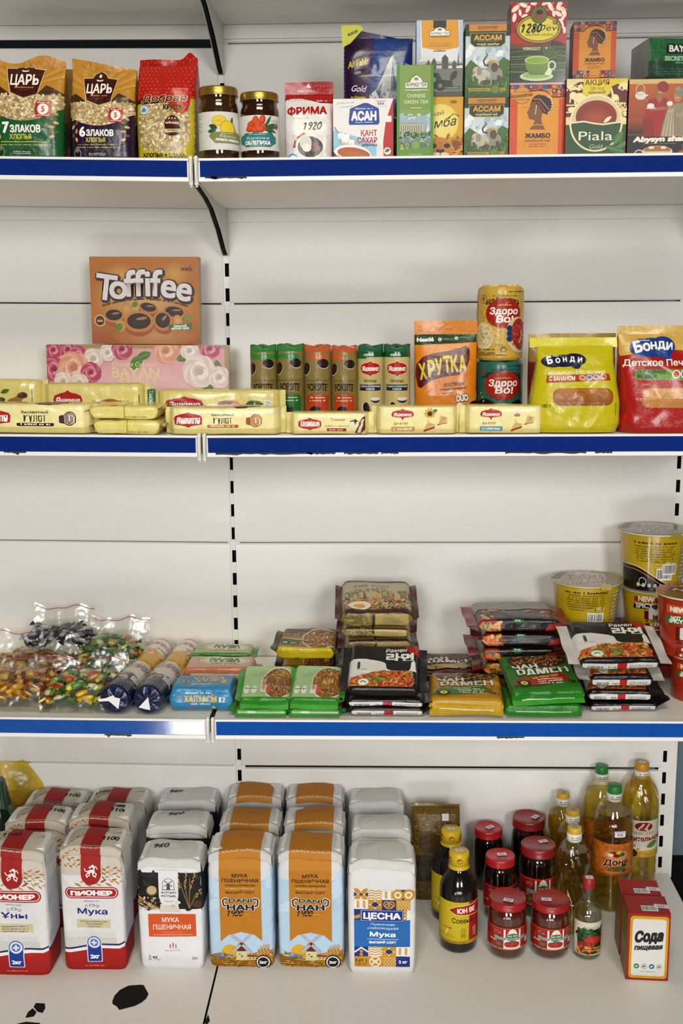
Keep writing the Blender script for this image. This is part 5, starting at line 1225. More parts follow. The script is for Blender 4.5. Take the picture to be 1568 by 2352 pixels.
def art_roll_top(txt, c, choc):
    def f(a):
        H = a.H; a.rect(0, 0, 100, H, '#e6dca0'); a.rect(30, H * .18, 58, H * .42, c); a.micro(33, H * .26, 55, H * .1, '#e8dcc8'); a.ell(66, H * .25, 9, H * .28, '#3a2014' if choc else '#6a2a1c'); a.ell(74, H * .35, 9, H * .3, '#4a2a1a'); yash(a, 18, H * .75, 28, H * .5)
    return f
def wafer_pack(name, label, xl, xr, yt, yb, Y, depth, top, front, seed, zbase=None, tilt=0., rot=0., col=YEL, cat='biscuit pack', group='yellow biscuit packs', finz=0., hzs=1., **kw):
    xm = (xl + xr) / 2; xa, xb_ = atY(xl, (yt + yb) / 2, Y)[0], atY(xr, (yt + yb) / 2, Y)[0]
    z0 = zbase if zbase is not None else zs(2, (xa + xb_) / 2); zt_ = atY(xm, yt, Y)[2]
    hz = (zt_ - z0) / 2 * hzs; fin = .010
    return loft_x(name, label, cat, ((xa + xb_) / 2, Y + depth / 2, z0 + hz + .0006), (xb_ - xa) - fin * 1.6, depth / 2, hz, top, front, col, seed=seed, group=group, fin=fin, finc=YEL2, tilt=tilt, rot=rot, finz=finz, mat='shiny', vert=finz == 0, **kw), z0 + 2 * hz
wafer_pack('biscuit_pack', 'yellow sponge roll pack with chocolate roll picture, cut by the left edge', -110, 217, 930, 998, -.365, .055, art_roll_top('', '#3a2a1c', True), art_roll('Рулет', '', '#3a2418', True, 8), 3, wr=.0018)
wafer_pack('biscuit_pack', 'yellow sponge roll pack with cream roll picture under the front rail seam', 376, 652, 938, 998, -.365, .055, art_roll_top('', '#7a4a24', False), art_roll('Рулет', '', '#b8682c', False, -2), 5, wr=.0018)
def art_plain(a): a.rect(0, 0, 100, a.H, '#e2d688'); a.rect(50, 0, 52, a.H, '#bca94c'); a.micro(52, a.H * .2, 84, 2, '#9a8a4a'); a.ell(35, -2, 8, 5, '#b8402c')
_, ztop = wafer_pack('biscuit_pack', 'plain yellow biscuit pack lying flat between the two rolls, lower one', 205, 376, 968, 998, -.37, .10, art_plain, art_plain, 7, col='#d9cc80', wr=.002, finz=.006)
wafer_pack('biscuit_pack', 'plain yellow biscuit pack lying flat between the two rolls, upper one', 196, 372, 934, 966, -.365, .10, art_plain, art_plain, 9, col='#d9cc80', zbase=ztop + .001, wr=.002, finz=.005)
def art_thin(a):
    H = a.H; a.rect(0, 0, 100, H, '#ece2ac'); a.rect(0, 0, 100, H * .15, '#dccf90'); yash(a, 25, H * .48, 30, H * .62)
    a.text('Тонкие', 60, H * .60, H * .17, '#4a4434', bold=.0, shear=.3, wid=19); a.text('вафли с кремом', 60, H * .38, H * .12, '#4a4434', bold=.0, shear=.25, wid=33); a.rect(47, H * .13, 72, H * .27, '#a8281e'); a.micro(50, H * .17, 69, H * .06, '#f0dcc8')
    a.poly([(83, H * .06), (92, H * .78), (96, H * .86), (96, H * .2), (90, H * .0)], '#6a3420'); a.poly([(86, H * .08), (93, H * .74), (95, H * .7), (90, H * .05)], '#e0d0b8'); a.poly([(76, H * .58), (84, H * .72), (88, H * .56), (80, H * .44)], '#3a2418'); a.ell(80, H * .42, 4, H * .12, '#e8e0d4')
def art_wafer(sub, subc, flower):
    def f(a):
        H = a.H; a.rect(0, 0, 100, H, '#ece2ac'); a.rect(0, 0, 100, H * .15, '#dccf90'); yash(a, 32, H * .72, 28, H * .44)
        a.text('ВАФЛИ', 30, H * .33, H * .15, '#4a4434', bold=.0, wid=17); a.rect(18, H * .08, 47, H * .25, subc); a.text(sub, 32, H * .12, H * .085, '#f2efe4', bold=.05, wid=24)
        if flower:
            for k in range(10): a.ell(66 + 4.5 * math.cos(k * .63), H * .75 + 4.5 * math.sin(k * .63), 3, 1.4, '#d8aa28', rot=k * 36, n=10)
            a.ell(66, H * .75, 3, 3, '#4a2a14'); a.leaf(69, H * .82, 7, 4, 20, '#5a7a34')
        else: a.ell(66, H * .78, 5, 3, '#e6e0d0'); a.ell(66, H * .66, 4, 3, '#c48a4a')
        for x, y, s in ((66, .30, 1.2), (82, .5, 1.)):
            a.poly([(x - 7 * s, H * y - 7 * s), (x - 2 * s, H * y + 6 * s), (x + 6 * s, H * y + 1 * s), (x + 5 * s, H * y - 3 * s)], '#dcc08a'); a.poly([(x - 7 * s, H * y - 7 * s), (x + 5 * s, H * y - 3 * s), (x + 5 * s, H * y - 1 * s), (x - 6 * s, H * y - 4.6 * s)], '#a8442a')
            for k in range(4): a.line([(x - (5 - k * 2) * s, H * y - (3 - k) * s), (x + (0 + k * 1.4) * s, H * y + (4 - k) * s)], .4, '#b8965c')
    return f
wafer_pack('biscuit_pack', 'yellow thin wafer pack with red badge and brown wafers, in front of the orange tubes', 657, 856, 950, 996, -.365, .045, lambda a: a.rect(0, 0, 100, a.H, '#e6dca0'), art_thin, 11, rot=-.02)
wafer_pack('biscuit_pack', 'yellow wafer pack with a sunflower, in front of the orange cereal bag', 855, 1060, 935, 994, -.365, .045, lambda a: a.rect(0, 0, 100, a.H, '#e6dca0'), art_wafer('С ХАЛВОЙ', '#c9a03a', True), 13)
wafer_pack('biscuit_pack', 'yellow wafer pack with a light blue ribbon, in front of the round crispbread', 1060, 1258, 934, 993, -.365, .045, lambda a: a.rect(0, 0, 100, a.H, '#e6dca0'), art_wafer('СО СЛИВОЧНЫМ', '#4a9ac4', False), 15)
# second row, leaning upright
def art_back(kind):
    def f(a):
        H = a.H; a.rect(0, 0, 100, H, '#dfd28a')
        if kind == 'w':
            yash(a, 24, H * .64, 30, H * .52); a.ell(67, H * .30, 16, H * .40, '#b8743a')
            for k in range(-6, 7): a.line([(67 + k * 2.4 - 4, H * .0), (67 + k * 2.4 + 4, H * .66)], .5, '#8f5424'); a.line([(67 + k * 2.4 + 4, H * .0), (67 + k * 2.4 - 4, H * .66)], .5, '#8f5424')
            a.rect(39, H * .34, 48, H * .44, '#3a8ab0'); a.rect(95, H * .2, 95.6, H * .8, '#4a4434')
        elif kind == 'c':
            yash(a, 22, H * .66, 32, H * .46); a.rect(20, H * .33, 44, H * .42, '#6a2a1c'); a.ell(59, H * .58, 10, H * .2, '#c98a5a'); a.ell(56, H * .66, 7, H * .1, '#7a2a20'); a.ell(64, H * .56, 6, H * .14, '#d8a88a'); a.leaf(80, H * .75, 9, 4, 205, '#3f6a30'); a.leaf(80, H * .75, 10, 4, -35, '#3f6a30'); a.line([(80, H * .75), (76, H * .50)], .6, '#5a6a34'); a.line([(80, H * .75), (82, H * .52)], .6, '#5a6a34'); a.ell(76, H * .42, 4, 4, '#6a1a18'); a.pricetag(90, H * .62, 6, 8.5, -20)
        else:
            a.ell(58, H * .55, 10, 5, '#5a4a2a'); a.poly([(60, H * .3), (80, H * .72), (88, H * .66), (74, H * .26)], '#a87a4a'); a.ell(84, H * .7, 4.4, 3, '#4a2818'); a.leaf(64, H * .75, 9, 4, 20, '#5a7a34'); a.ell(62, H * .4, 8, 5, '#7a6a3a'); a.rect(92, H * .15, 92.6, H * .85, '#4a4434')
    return f
for (lab, xl, xr, yt, Y, kd, sd, dy) in (('yellow pack with a round waffle picture in front of the pink rose box', 92, 340, 884, -.285, 'w', 21, 0.), ('yellow cherry roll pack with price tag in the second row', 352, 652, 898, -.285, 'c', 23, 0.), ('yellow wafer roll pack in the second row, cut by the left edge', -170, 104, 874, -.275, 'r', 25, 0.)):
    wafer_pack('biscuit_pack', lab, xl, xr, yt, 990, Y, .035, lambda a: a.rect(0, 0, 100, a.H, '#d8cb82'), art_back(kd), sd, wr=.0022)
def biscuit_tube(name, label, xl, xr, yt, Y, artf, topc, col, group, mat='foil', seed=1):
    zb = zs(2, .1); cx, w, h = slot(xl, xr, yt, Y, zb); Rr = w / 2
    t = thing(name, label, 'biscuit tube', (cx, Y + Rr, zb), (0, 0, 0), group)
    m = MB(); cr = Creases(seed, w * 2, h, 14, .0009, .0002)
    n = 48; th = np.linspace(0, 2 * np.pi, n, endpoint=False)
    prof = [(.90, 0), (.98, .01), (1, .03), (1, .5), (1, .85), (1.0, .90), (.985, .93)]
    zsr = np.linspace(0, .93, 30); rr = np.interp(zsr, [p[1] for p in prof], [p[0] for p in prof]) * Rr
    f0 = lambda u, v: (np.interp(v / h, [p[1] for p in prof], [p[0] for p in prof]) * Rr + cr(u, v))
    P = np.array([[((r_ + cr(np.array([Rr * (a_ + np.pi / 2 if a_ < 1.5 * np.pi - 0 and False else ((a_ + np.pi / 2 + np.pi) % (2 * np.pi) - np.pi))]), np.array([z_ * h]))[0]) * math.cos(a_), (r_ + cr(np.array([Rr * ((a_ + np.pi / 2 + np.pi) % (2 * np.pi) - np.pi)]), np.array([z_ * h]))[0]) * math.sin(a_), z_ * h) for a_ in th] for z_, r_ in zip(zsr, rr)])
    m.grid(P, col, MAT[mat], wrap=True); m.fan(P[0], (0, 0, 0), col, MAT[mat], True); m.fan(P[-1], (0, 0, h * .93), col, MAT[mat])
    lw = Rr * 3.0; a = Art(lw, h * .93, 5); artf(a)
    def surf(u, v):
        x = u - lw / 2; r_ = f0(x, v); an = x / Rr - np.pi / 2
        return np.column_stack([r_ * np.cos(an), r_ * np.sin(an), v])
    m.decal(a, surf, h=.0025, base=3e-4, eps=1.3e-4, mat='gloss' if mat == 'shiny' else 'film'); m.build('wrapper', t)
    # pinched crimped top
    m = MB(); q = random.Random(seed); ph = q.uniform(0, 6)
    P = np.array([[(Rr * s_ * math.cos(a_) * (1 + .06 * math.sin(a_ * 7 + ph) * k), Rr * s_ * (1 - .75 * k) * math.sin(a_), h * zf + k * .004 * math.sin(a_ * 3 + ph)) for a_ in th] for zf, s_, k in ((.845, 1.012, 0), (.90, 1.012, 0), (.945, .995, .12), (.975, .985, .45), (1., .97, .9), (.985, .6, 1.), (.97, .1, 1.))])
    m.grid(P, topc, MAT['film'], wrap=True); m.build('crimped_top', t)
    return t
def art_forsite(c, cl, dark):
    def f(a):
        H = a.H; k = H / 100; a.rect(0, 0, 100, H, '#93804c')
        for x, y, q in ((20, .78, 70), (66, .85, -10)): a.ell(x + .5, H * y - 1.5, 15, 11, '#e0d8cc', rot=q); a.ell(x, H * y, 15, 11, '#20140f', rot=q); a.ell(x, H * y, 11, 7.6, '#2a1c16', rot=q)
        a.ring(50, H * .68, 5, 5, 1.2, '#8a7440'); a.rect(16, H * .625, 84, H * .632, '#6a5628')
        a.text('FORSITE', 50, H * .50, H * .095, '#1d160e', bold=.03, wid=48, arc=140)
        a.rect(30, H * .455, 70, H * .46, '#6a5628')
        a.poly([(22, H * .02), (20, H * .42), (26, H * .44), (74, H * .44), (80, H * .42), (78, H * .02)], c); a.micro(30, H * .395, 70, H * .018, '#e6e0d0', rows=2, gap=2.2); a.rect(20, 0, 80, H * .03, '#8a7440')
        for x, y, q in ((44, .235, 20), (74, .125, 15), (18, .10, 60)): a.ell(x, H * y - 1.4, 14, 10.5, '#e0d8cc', rot=q) if dark else None; a.ell(x, H * y, 14.5, 10.5, '#1d1310', rot=q); a.ell(x, H * y + .6, 11, 7.5, '#2a1c16', rot=q)
    return f
for i, (xl, xr, yt, c, tc_) in enumerate(((573, 634, 797, '#1e7a36', '#2a7a34'), (634, 697, 795, '#1e7a36', '#2a7a34'), (697, 760, 797, '#c04c1c', '#bd5426'), (760, 820, 799, '#c04c1c', '#bd5426'))):
    biscuit_tube('biscuit_tube', ['green topped gold biscuit tube, first from the left, partly behind the cherry pack', 'green topped gold biscuit tube standing beside the orange topped ones', 'orange topped gold biscuit tube standing beside the green topped ones', 'orange topped gold biscuit tube standing beside the cream green topped tubes'][i], xl, xr, yt, -.25, art_forsite(c, 0, i < 2), tc_, '#93804c', 'biscuit tubes', seed=40 + i)
def art_yash_tube(a):
    H = a.H; a.rect(0, 0, 100, H, '#c9bc84'); a.rect(0, H * .93, 100, H, '#15603c'); a.text('НОВИНКА', 46, H * .945, H * .03, '#e0e8e0', bold=.04, wid=26)
    yash(a, 50, H * .78, 54, H * .20); a.text('ПЕЧЕНЬЕ', 50, H * .60, H * .034, '#3a3424', bold=.04, wid=34)
    a.rect(20, H * .49, 80, H * .57, '#1c2c5c'); a.text('С КАКАО И СЛИВОЧНЫМ', 50, H * .535, H * .022, '#dfe2ea', bold=.04, wid=54); a.text('КРЕМОМ', 50, H * .50, H * .022, '#dfe2ea', bold=.04, wid=22)
    a.ell(64, H * .38, 14, 10, '#1c2c5c', a0=180, a1=360); a.ell(64, H * .38, 14, 4.5, '#e4e0d6'); a.ell(38, H * .26, 10, 15, '#e0d8cc', rot=10); a.ell(40, H * .26, 9, 15, '#241812', rot=10); a.ell(54, H * .12, 18, 15, '#2e1e14'); a.ell(54, H * .12, 15, 12, '#3c281a'); a.bits(40, H * .04, 68, H * .2, 30, ['#241812', '#4a3424'], 1, 2.4); a.ell(80, H * .12, 8, 9, '#241812')
for i, (xl, xr) in enumerate(((820, 880), (881, 942))):
    biscuit_tube('biscuit_tube', ['cream biscuit tube with dark green top beside the orange topped gold tube', 'cream biscuit tube with dark green top beside the orange cereal bag'][i], xl, xr, 796, -.25, art_yash_tube, '#155a38', '#c2b47a', 'biscuit tubes', mat='shiny', seed=60 + i)
# a roll end with a dark green cap, lying between two yellow packs
t = thing('biscuit_tube', 'tip of a green ended pack between the two yellow second row packs', 'biscuit tube', (x2(349, 930, -.262), -.262, zs(2, -.1) + .012), (0, 0, .0))
m = MB(); m.bbox(.014, .02, .062, .003, '#14603a', MAT['film']); a = Art(.05, .012, 2); a.text('НОВИНКА', 50, 5, 11, '#e0e8e0', bold=.04, wid=80)
m.decal(a, lambda u, v: np.column_stack([v - .006, np.full_like(u, -.0103), .058 - u]), mat='film'); m.build('wrapper', t)
m = MB(); m.bbox(.012, .018, .0119, .002, '#dfd28a', MAT['film'], z0=-.012); m.build('foot', t)

def art_cereal_orange(a):
    H = a.H; a.rect(0, 0, 100, H, '#d88a1c'); a.poly([(0, 0), (0, H * .3), (20, H * .2), (80, H * .25), (100, H * .4), (100, 0)], '#d9962a')
    a.poly([(0, H * .885), (100, H * .915), (100, H), (0, H)], '#1f4a2a'); a.rect(0, H * .885, 100, H * .888, '#c8a040'); a.text('Nestlé', 18, H * .925, 6, '#eceae4', bold=.06, wid=27, rot=2); a.ell(41, H * .945, 3.4, 3, '#c8ccb0'); a.micro(46, H * .945, 62, 1.4, '#a8b89a'); a.ell(67, H * .957, 3.4, 2.6, '#c8ccb0'); a.micro(72, H * .962, 90, 1.4, '#a8b89a')
    a.poly([(7, H * .44), (3, H * .56), (4, H * .68), (14, H * .76), (30, H * .80), (52, H * .82), (70, H * .85), (82, H * .88), (88, H * .84), (88, H * .74), (82, H * .62), (70, H * .565), (50, H * .55), (34, H * .525), (20, H * .475), (12, H * .425)], '#641020')
    for ch, x, y, hh, q in (('Х', 16, .525, 24, 8), ('Р', 29, .555, 24, 6), ('У', 41, .575, 24, 6), ('Т', 53.5, .60, 24, 6), ('К', 65, .605, 24, 5), ('А', 77.5, .605, 24, 4)): a.text(ch, x, H * y, hh, '#d8c23c', bold=.045, rot=q, wid=11.5)
    a.text('ХРУСТЯЩИЙ', 64, H * .455, 4.6, '#5a1c14', bold=.05, wid=34, rot=6); a.text('готовый шоколадный', 62, H * .41, 3.2, '#5a1c14', bold=.04, wid=40, rot=5); a.text('завтрак', 54, H * .365, 3.2, '#5a1c14', bold=.04, wid=17, rot=5)
    a.text('DUO', 77, H * .29, 9.5, '#e6dccf', bold=.08, wid=19, rot=6, out='#5a1a14', outw=.10)
    # cereal pieces, milk splash (the bird in the cap is left out)
    a.poly([(54, 0), (56, H * .12), (66, H * .24), (80, H * .27), (98, H * .22), (100, 0)], '#b8a890'); a.bits(56, 0, 99, H * .24, 60, ['#2a1a14', '#e0d6c8', '#3a281e', '#cfc2ac', '#e8e2d8'], 4, 8, .8); a.ell(73, H * .17, 8, 9, '#c8b07a'); a.ell(95, H * .22, 9, 10, '#2a1a14'); a.ell(60, H * .07, 6, 6, '#5a3a28')
    a.leaf(12, H * .03, 7, 3, 60, '#d8c23c')
cx, w, h = slot(950, 1096, 738, -.25, Z2)
pouch('cereal_bag', 'orange cereal bag with maroon lettering shield and green band', 'bag', (cx, -.25, Z2), w, .07, h, art_cereal_orange, '#c8821c', seal='#d08a22', sealh=.13, seed=51, wr=.0016, p=3.6, rot=-.04, sealart=lambda a: (a.rect(0, 0, 100, a.H, '#d38a20'), a.rect(34, a.H * .3, 62, a.H * .5, '#c47c18', r=3)))

def crisp_roll(name, label, px, xl, xr, yb_z, yt, Y, base, artf, seed):
    xa, xb_ = atY(xl, yt + 60, Y)[0], atY(xr, yt + 60, Y)[0]; Rr = (xb_ - xa) / 2; ztop = atY((xl + xr) / 2, yt, Y)[2]; h = ztop - yb_z
    t = thing(name, label, 'crispbread', ((xa + xb_) / 2, Y + Rr, yb_z), (0, 0, 0), 'round crispbread packs'); m = MB(); cr = Creases(seed, Rr * 4, h, 26, .0009, .0004)
    r_of = lambda v: np.interp(v / h, [0, .03, .07, .9, .95, .985], [.88, .97, 1, 1, .985, .93]) * Rr
    def surf0(x, v): r_ = r_of(v) + cr(x, v) * np.clip(1 - (x / (Rr * 3)) ** 8, 0, 1); an = x / Rr - np.pi / 2; return np.column_stack([r_ * np.cos(an), r_ * np.sin(an), v])
    n = 60; th = np.linspace(-np.pi, np.pi, n, endpoint=False); vs = np.linspace(0, h * .985, 30)
    P = np.array([surf0(th * Rr, np.full(n, v)) for v in vs]); m.grid(P, base, MAT['film'], wrap=True); m.fan(P[0], (0, 0, 0), base, MAT['film'], True)
    lw = Rr * 3.1; a = Art(lw, h * .985, 5); artf(a); m.decal(a, lambda u, v: surf0(u - lw / 2, v), h=.0025, base=3e-4, eps=1.3e-4, mat='film'); m.build('wrapper', t)
    m = MB(); P2 = np.array([[(q * math.cos(a_), q * math.sin(a_), h * .985 + z_ + .0012 * math.sin(a_ * 5 + seed)) for a_ in th] for q, z_ in ((Rr * .93, -.001), (Rr * .85, .0012), (Rr * .5, .0006), (Rr * .1, 0))]); m.grid(P2, base, MAT['film'], wrap=True)
    P3 = np.array([[(Rr * .8 * s_, -.001 + .004 * math.sin(s_ * 3 + seed), h * .985 + z_ + .0) for s_ in np.linspace(-1, 1, 14)] for z_ in (0, .005)]); m.grid(P3, base, MAT['film']); m.build('folded_end', t)
    return ztop
def art_crisp(base, txt, teal):
    def f(a):
        H = a.H; a.rect(0, 0, 100, H, base); dk = '#3a2c14' if not teal else '#16302c'
        a.rect(0, 0, 8, H, '#b89a44' if not teal else '#2a5a52'); a.micro(1, H * .86, 9, 1.2, dk, rows=26, gap=1.9, al='l')
        a.micro(58, H * .93, 96, 1.8, dk); a.micro(36, H * .875, 74, 1.5, dk)
        for i, ch in enumerate(txt): x = 50 + (i - len(txt) / 2 + .5) * 3.3; a.text(ch, x, H * .80 - ((x - 50) / 30) ** 2 * 6, 5.4, '#4a2a14' if not teal else '#16302c', bold=.04, rot=-(x - 50) * .8)
        a.ell(21, H * .84, 6, 6, '#8a3a1c'); a.ell(21, H * .84, 5.2, 5.2, base); [a.ell(20 + k * 2, H * .845, .9, 3.4, '#8a3a1c', n=8) for k in range(2)]
        a.ell(52, H * .645, 26, 20, '#a82a1c'); a.micro(43, H * .75, 62, 2, '#d8a83a')
        a.text('Здоро', 52, H * .635, 9, '#efe8de', bold=.04, shear=.1, wid=40); a.text('Во!', 53, H * .525, 9, '#efe8de', bold=.04, shear=.1, wid=24)
        if not teal:
            a.ell(22, H * .33, 17, 20, '#cbb98a'); a.ell(22, H * .33, 15.5, 18.5, '#d8cba0'); a.bits(8, H * .2, 36, H * .46, 80, ['#c2b080', '#e2d8b4', '#b8a678'], 1, 2.6)
            a.ell(75, H * .35, 20, 25, '#cfc0a0', rot=12); a.ell(77, H * .36, 14, 22, '#a8382c', rot=8); a.bits(64, H * .2, 90, H * .52, 80, ['#b84a3a', '#8f2a22', '#c25a48'], 1.2, 2.8); a.line([(76, H * .24), (82, H * .34), (80, H * .42)], 1.8, '#e0c88a')
            for y in (.44, .37, .30): a.ell(60, H * y, 4.4, 4.4, '#2f4f7a'); a.ell(60, H * y, 2.4, 2.4, '#1f3a5c')
            a.micro(12, H * .145, 42, 2, '#4a3a1c', rows=2, gap=2.4); a.micro(12, H * .07, 56, 2, '#4a3a1c'); a.ring(52, H * .15, 4, 3, .8, '#4a3a1c'); [a.leaf(40 + k * 5, H * (.2 - k * .01), 5, 2.2, 40 + k * 30, '#a88a44') for k in range(4)]; [a.leaf(80, H * (.78 - k * .05), 5, 2, 60, '#a88a44') for k in range(3)]; [a.leaf(14 + k * 3, H * (.66 - k * .04), 4, 2, 40, '#b86a3a') for k in range(3)]
        else:
            a.ell(26, H * .10, 24, 30, '#1c130f'); a.bits(8, 0, 44, H * .26, 50, ['#2a1c16', '#120c0a'], 1.5, 3); a.ell(76, H * .10, 22, 28, '#20140e'); a.bits(60, 0, 96, H * .24, 40, ['#7a5a2c', '#5a3a1c', '#2a1c14'], 2, 4); [a.leaf(16 + k * 3, H * (.5 - k * .06), 5, 2.2, 40, '#c8a850') for k in range(3)]
    return f
ztop = crisp_roll('crispbread_pack', 'teal round crispbread pack with red oval badge under the golden one', 1150, 1098, 1206, Z2, 831, -.25, '#2c6a5e', art_crisp('#2f7062', '«МОЛОЧНЫЙ ШОКОЛАД»', True), 5)
crisp_roll('crispbread_pack', 'golden round crispbread pack with red oval badge and berries, on the teal one', 1153, 1100, 1208, ztop + .001, 658, -.25, '#c6a648', art_crisp('#c9a94a', '«БЕЛЫЙ ШОКОЛАД»', False), 9)

def art_cookie_bag(yel):
    def f(a):
        H = a.H; base = '#c9be1e' if yel else '#b0211a'; a.rect(0, 0, 100, H, base)
        if not yel: a.poly([(0, H * .78), (0, H), (100, H), (100, H * .82), (60, H * .84), (20, H * .80)], '#cfae5c')
        bub = '#101c44' if yel else '#164a94'; by, ry, ty = (.83, 7.4, .675) if yel else (.87, 11, .685)
        a.ell(25, H * by - 1, 13, ry * .9, bub); a.ell(36, H * by - .5, 16, ry * .92, bub); a.ell(48, H * by + .6, 13, ry * .95, bub); a.poly([(40, H * by - ry * .7), (52, H * by - ry * 1.45), (58, H * by - ry * .2)], bub)
        for ch, x, y, q, k in (('Б', 22, -.45, 12, 1.25), ('О', 30.5, -.35, 6, .85), ('Н', 38, -.2, 3, .8), ('Д', 46, -.15, 0, .8), ('И', 54, -.3, -8, .85)): a.text(ch, x, H * by + ry * y, ry * .82 * k, '#efece8', bold=.06, rot=q)
        a.micro(18, H * by + ry * .55, 34, 1.6, '#c8d4e6')
        a.text('Детское Печенье', 48, H * ty, 5 if yel else 6.4, '#e2dca0' if yel else '#f0e8e0', bold=.03, wid=66 if yel else 86)
        if yel:
            a.poly([(17, H * .575), (18, H * .655), (85, H * .675), (87, H * .60)], '#b04a20'); a.text('С БАНАНОМ', 34, H * .60, 4.4, '#efe6d4', bold=.04, wid=28, rot=1); [(a.ell(56 + k * 7.6, H * (.63 + k * .004), 3.4, 2.6, '#e8dcc8'), a.ell(56 + k * 7.6, H * (.63 + k * .004), 2.6, 1.9, ['#b86a2a', '#3a7ab0', '#3a4a8a', '#b83a4a'][k])) for k in range(4)]
        else:
            a.poly([(17, H * .545), (17, H * .645), (100, H * .655), (100, H * .535)], '#6fa03a'); a.text('ОБОГАЩЕННОЕ', 34, H * .605, 3.8, '#24401c', bold=.04, wid=30); a.text('ЖЕЛЕЗОМ', 29, H * .56, 3.8, '#24401c', bold=.05, wid=21); [(a.ell(60 + k * 9, H * .60, 4.4, 4.4, '#efe8e0'), a.ell(60 + k * 9, H * .60, 3.3, 3.3, ['#c2682a', '#3a8ac0', '#7a3a8a'][k % 3])) for k in range(4)]
        c1, c2 = ('#9a6224', '#b87c34') if yel else ('#c08a44', '#d0a05c'); y0 = .31 if yel else .26
        a.rect(24, H * y0, 90 if yel else 100, H * (y0 + .2), c1, r=8); a.rect(25.5, H * y0 + 3, 88 if yel else 100, H * (y0 + .2) - 1, c2, c1, r=7)
        a.ring(54, H * (y0 + .1), 7, 6, 1, c1); a.ring(68, H * (y0 + .085), 8, 4, 1, c1)
        if yel: a.text('180 г', 17, H * .29, 4, '#4a4414', bold=.02, wid=10)
        a.line([(93 if yel else 8, H * .2), (93 if yel else 8, H * .34)], .6, '#5a5010' if yel else '#5a1010')
    return f
cx, w, h = slot(1221, 1432, 778, -.365, Z2)
pouch('biscuit_bag', 'yellow biscuit bag with dark blue bubble and brown biscuit picture', 'bag', (cx, -.365, Z2), w, .085, h, art_cookie_bag(True), '#c4b91c', seal='#cdc22a', sealh=.09, seed=71, wr=.0034, ncr=40, p=3.2, tilt=-.05, wt=[(0, w * .46), (.1, w * .5), (.35, w * .5), (.8, w * .43), (1, w * .42)], rot=-.03, low=.001)
cx, w, h = slot(1425, 1640, 750, -.36, Z2)
pouch('biscuit_bag', 'red and gold biscuit bag with blue bubble, cut by the right edge', 'bag', (cx, -.36, Z2), w, .085, h, art_cookie_bag(False), '#a81f18', seal='#c9a856', sealh=.08, seed=75, wr=.003, ncr=36, p=3.2, wt=[(0, w * .46), (.1, w * .49), (.2, w * .46), (.35, w * .47), (.8, w * .49), (1, w * .5)], low=.001)
cx, w, h = slot(1218, 1420, 768, -.27, Z2)
pouch('biscuit_bag', 'red and gold biscuit bag standing behind the yellow bag', 'bag', (cx, -.265, Z2), w, .07, h, lambda a: (a.rect(0, 0, 100, a.H, '#8f1f18'), a.rect(0, a.H * .76, 100, a.H, '#a88a48')), '#8a1f18', seal='#a88a48', sealh=.08, seed=79, wr=.003, colfun=lambda P: np.where(P[..., 2:3] / P[..., 2].max() > .76, lin('#a88a48'), lin('#8a1c16')))
# ------------------------------------------------------------------ third shelf: candy, halva, noodles
S3 = lambda px, py, dz=0.: atZ(px, py, Z3 + dz)
# twist-wrapped candies, one mesh per colouring, in clear zip bags
def candy_mesh(name, c1, c2, c3):
    m = MB(); a = np.linspace(0, 2 * np.pi, 9)[:-1]
    prof = [(-.020, .0062), (-.0165, .0045), (-.0125, .0020), (-.0105, .0058), (-.004, .0074), (.004, .0074), (.0105, .0058), (.0125, .0020), (.0165, .0045), (.020, .0062)]
    P = np.array([[(x, r * math.cos(t) * (1.15 if abs(x) < .012 else 1.3), r * .8 * math.sin(t) * (1 if abs(x) < .012 else .45)) for t in a] for x, r in prof])
    C = np.zeros(P.shape)
    for i, (x, r) in enumerate(prof):
        for k in range(8): C[i, k] = lin(c2 if abs(x) > .011 else (c3 if k in (1, 2) else c1))
    m.grid(P, C, MAT['wrap'], wrap=True, flip=True); m.fan(P[0], (prof[0][0], 0, 0), c2, MAT['wrap'], False); m.fan(P[-1], (prof[-1][0], 0, 0), c2, MAT['wrap'], True)
    return m.build(name)
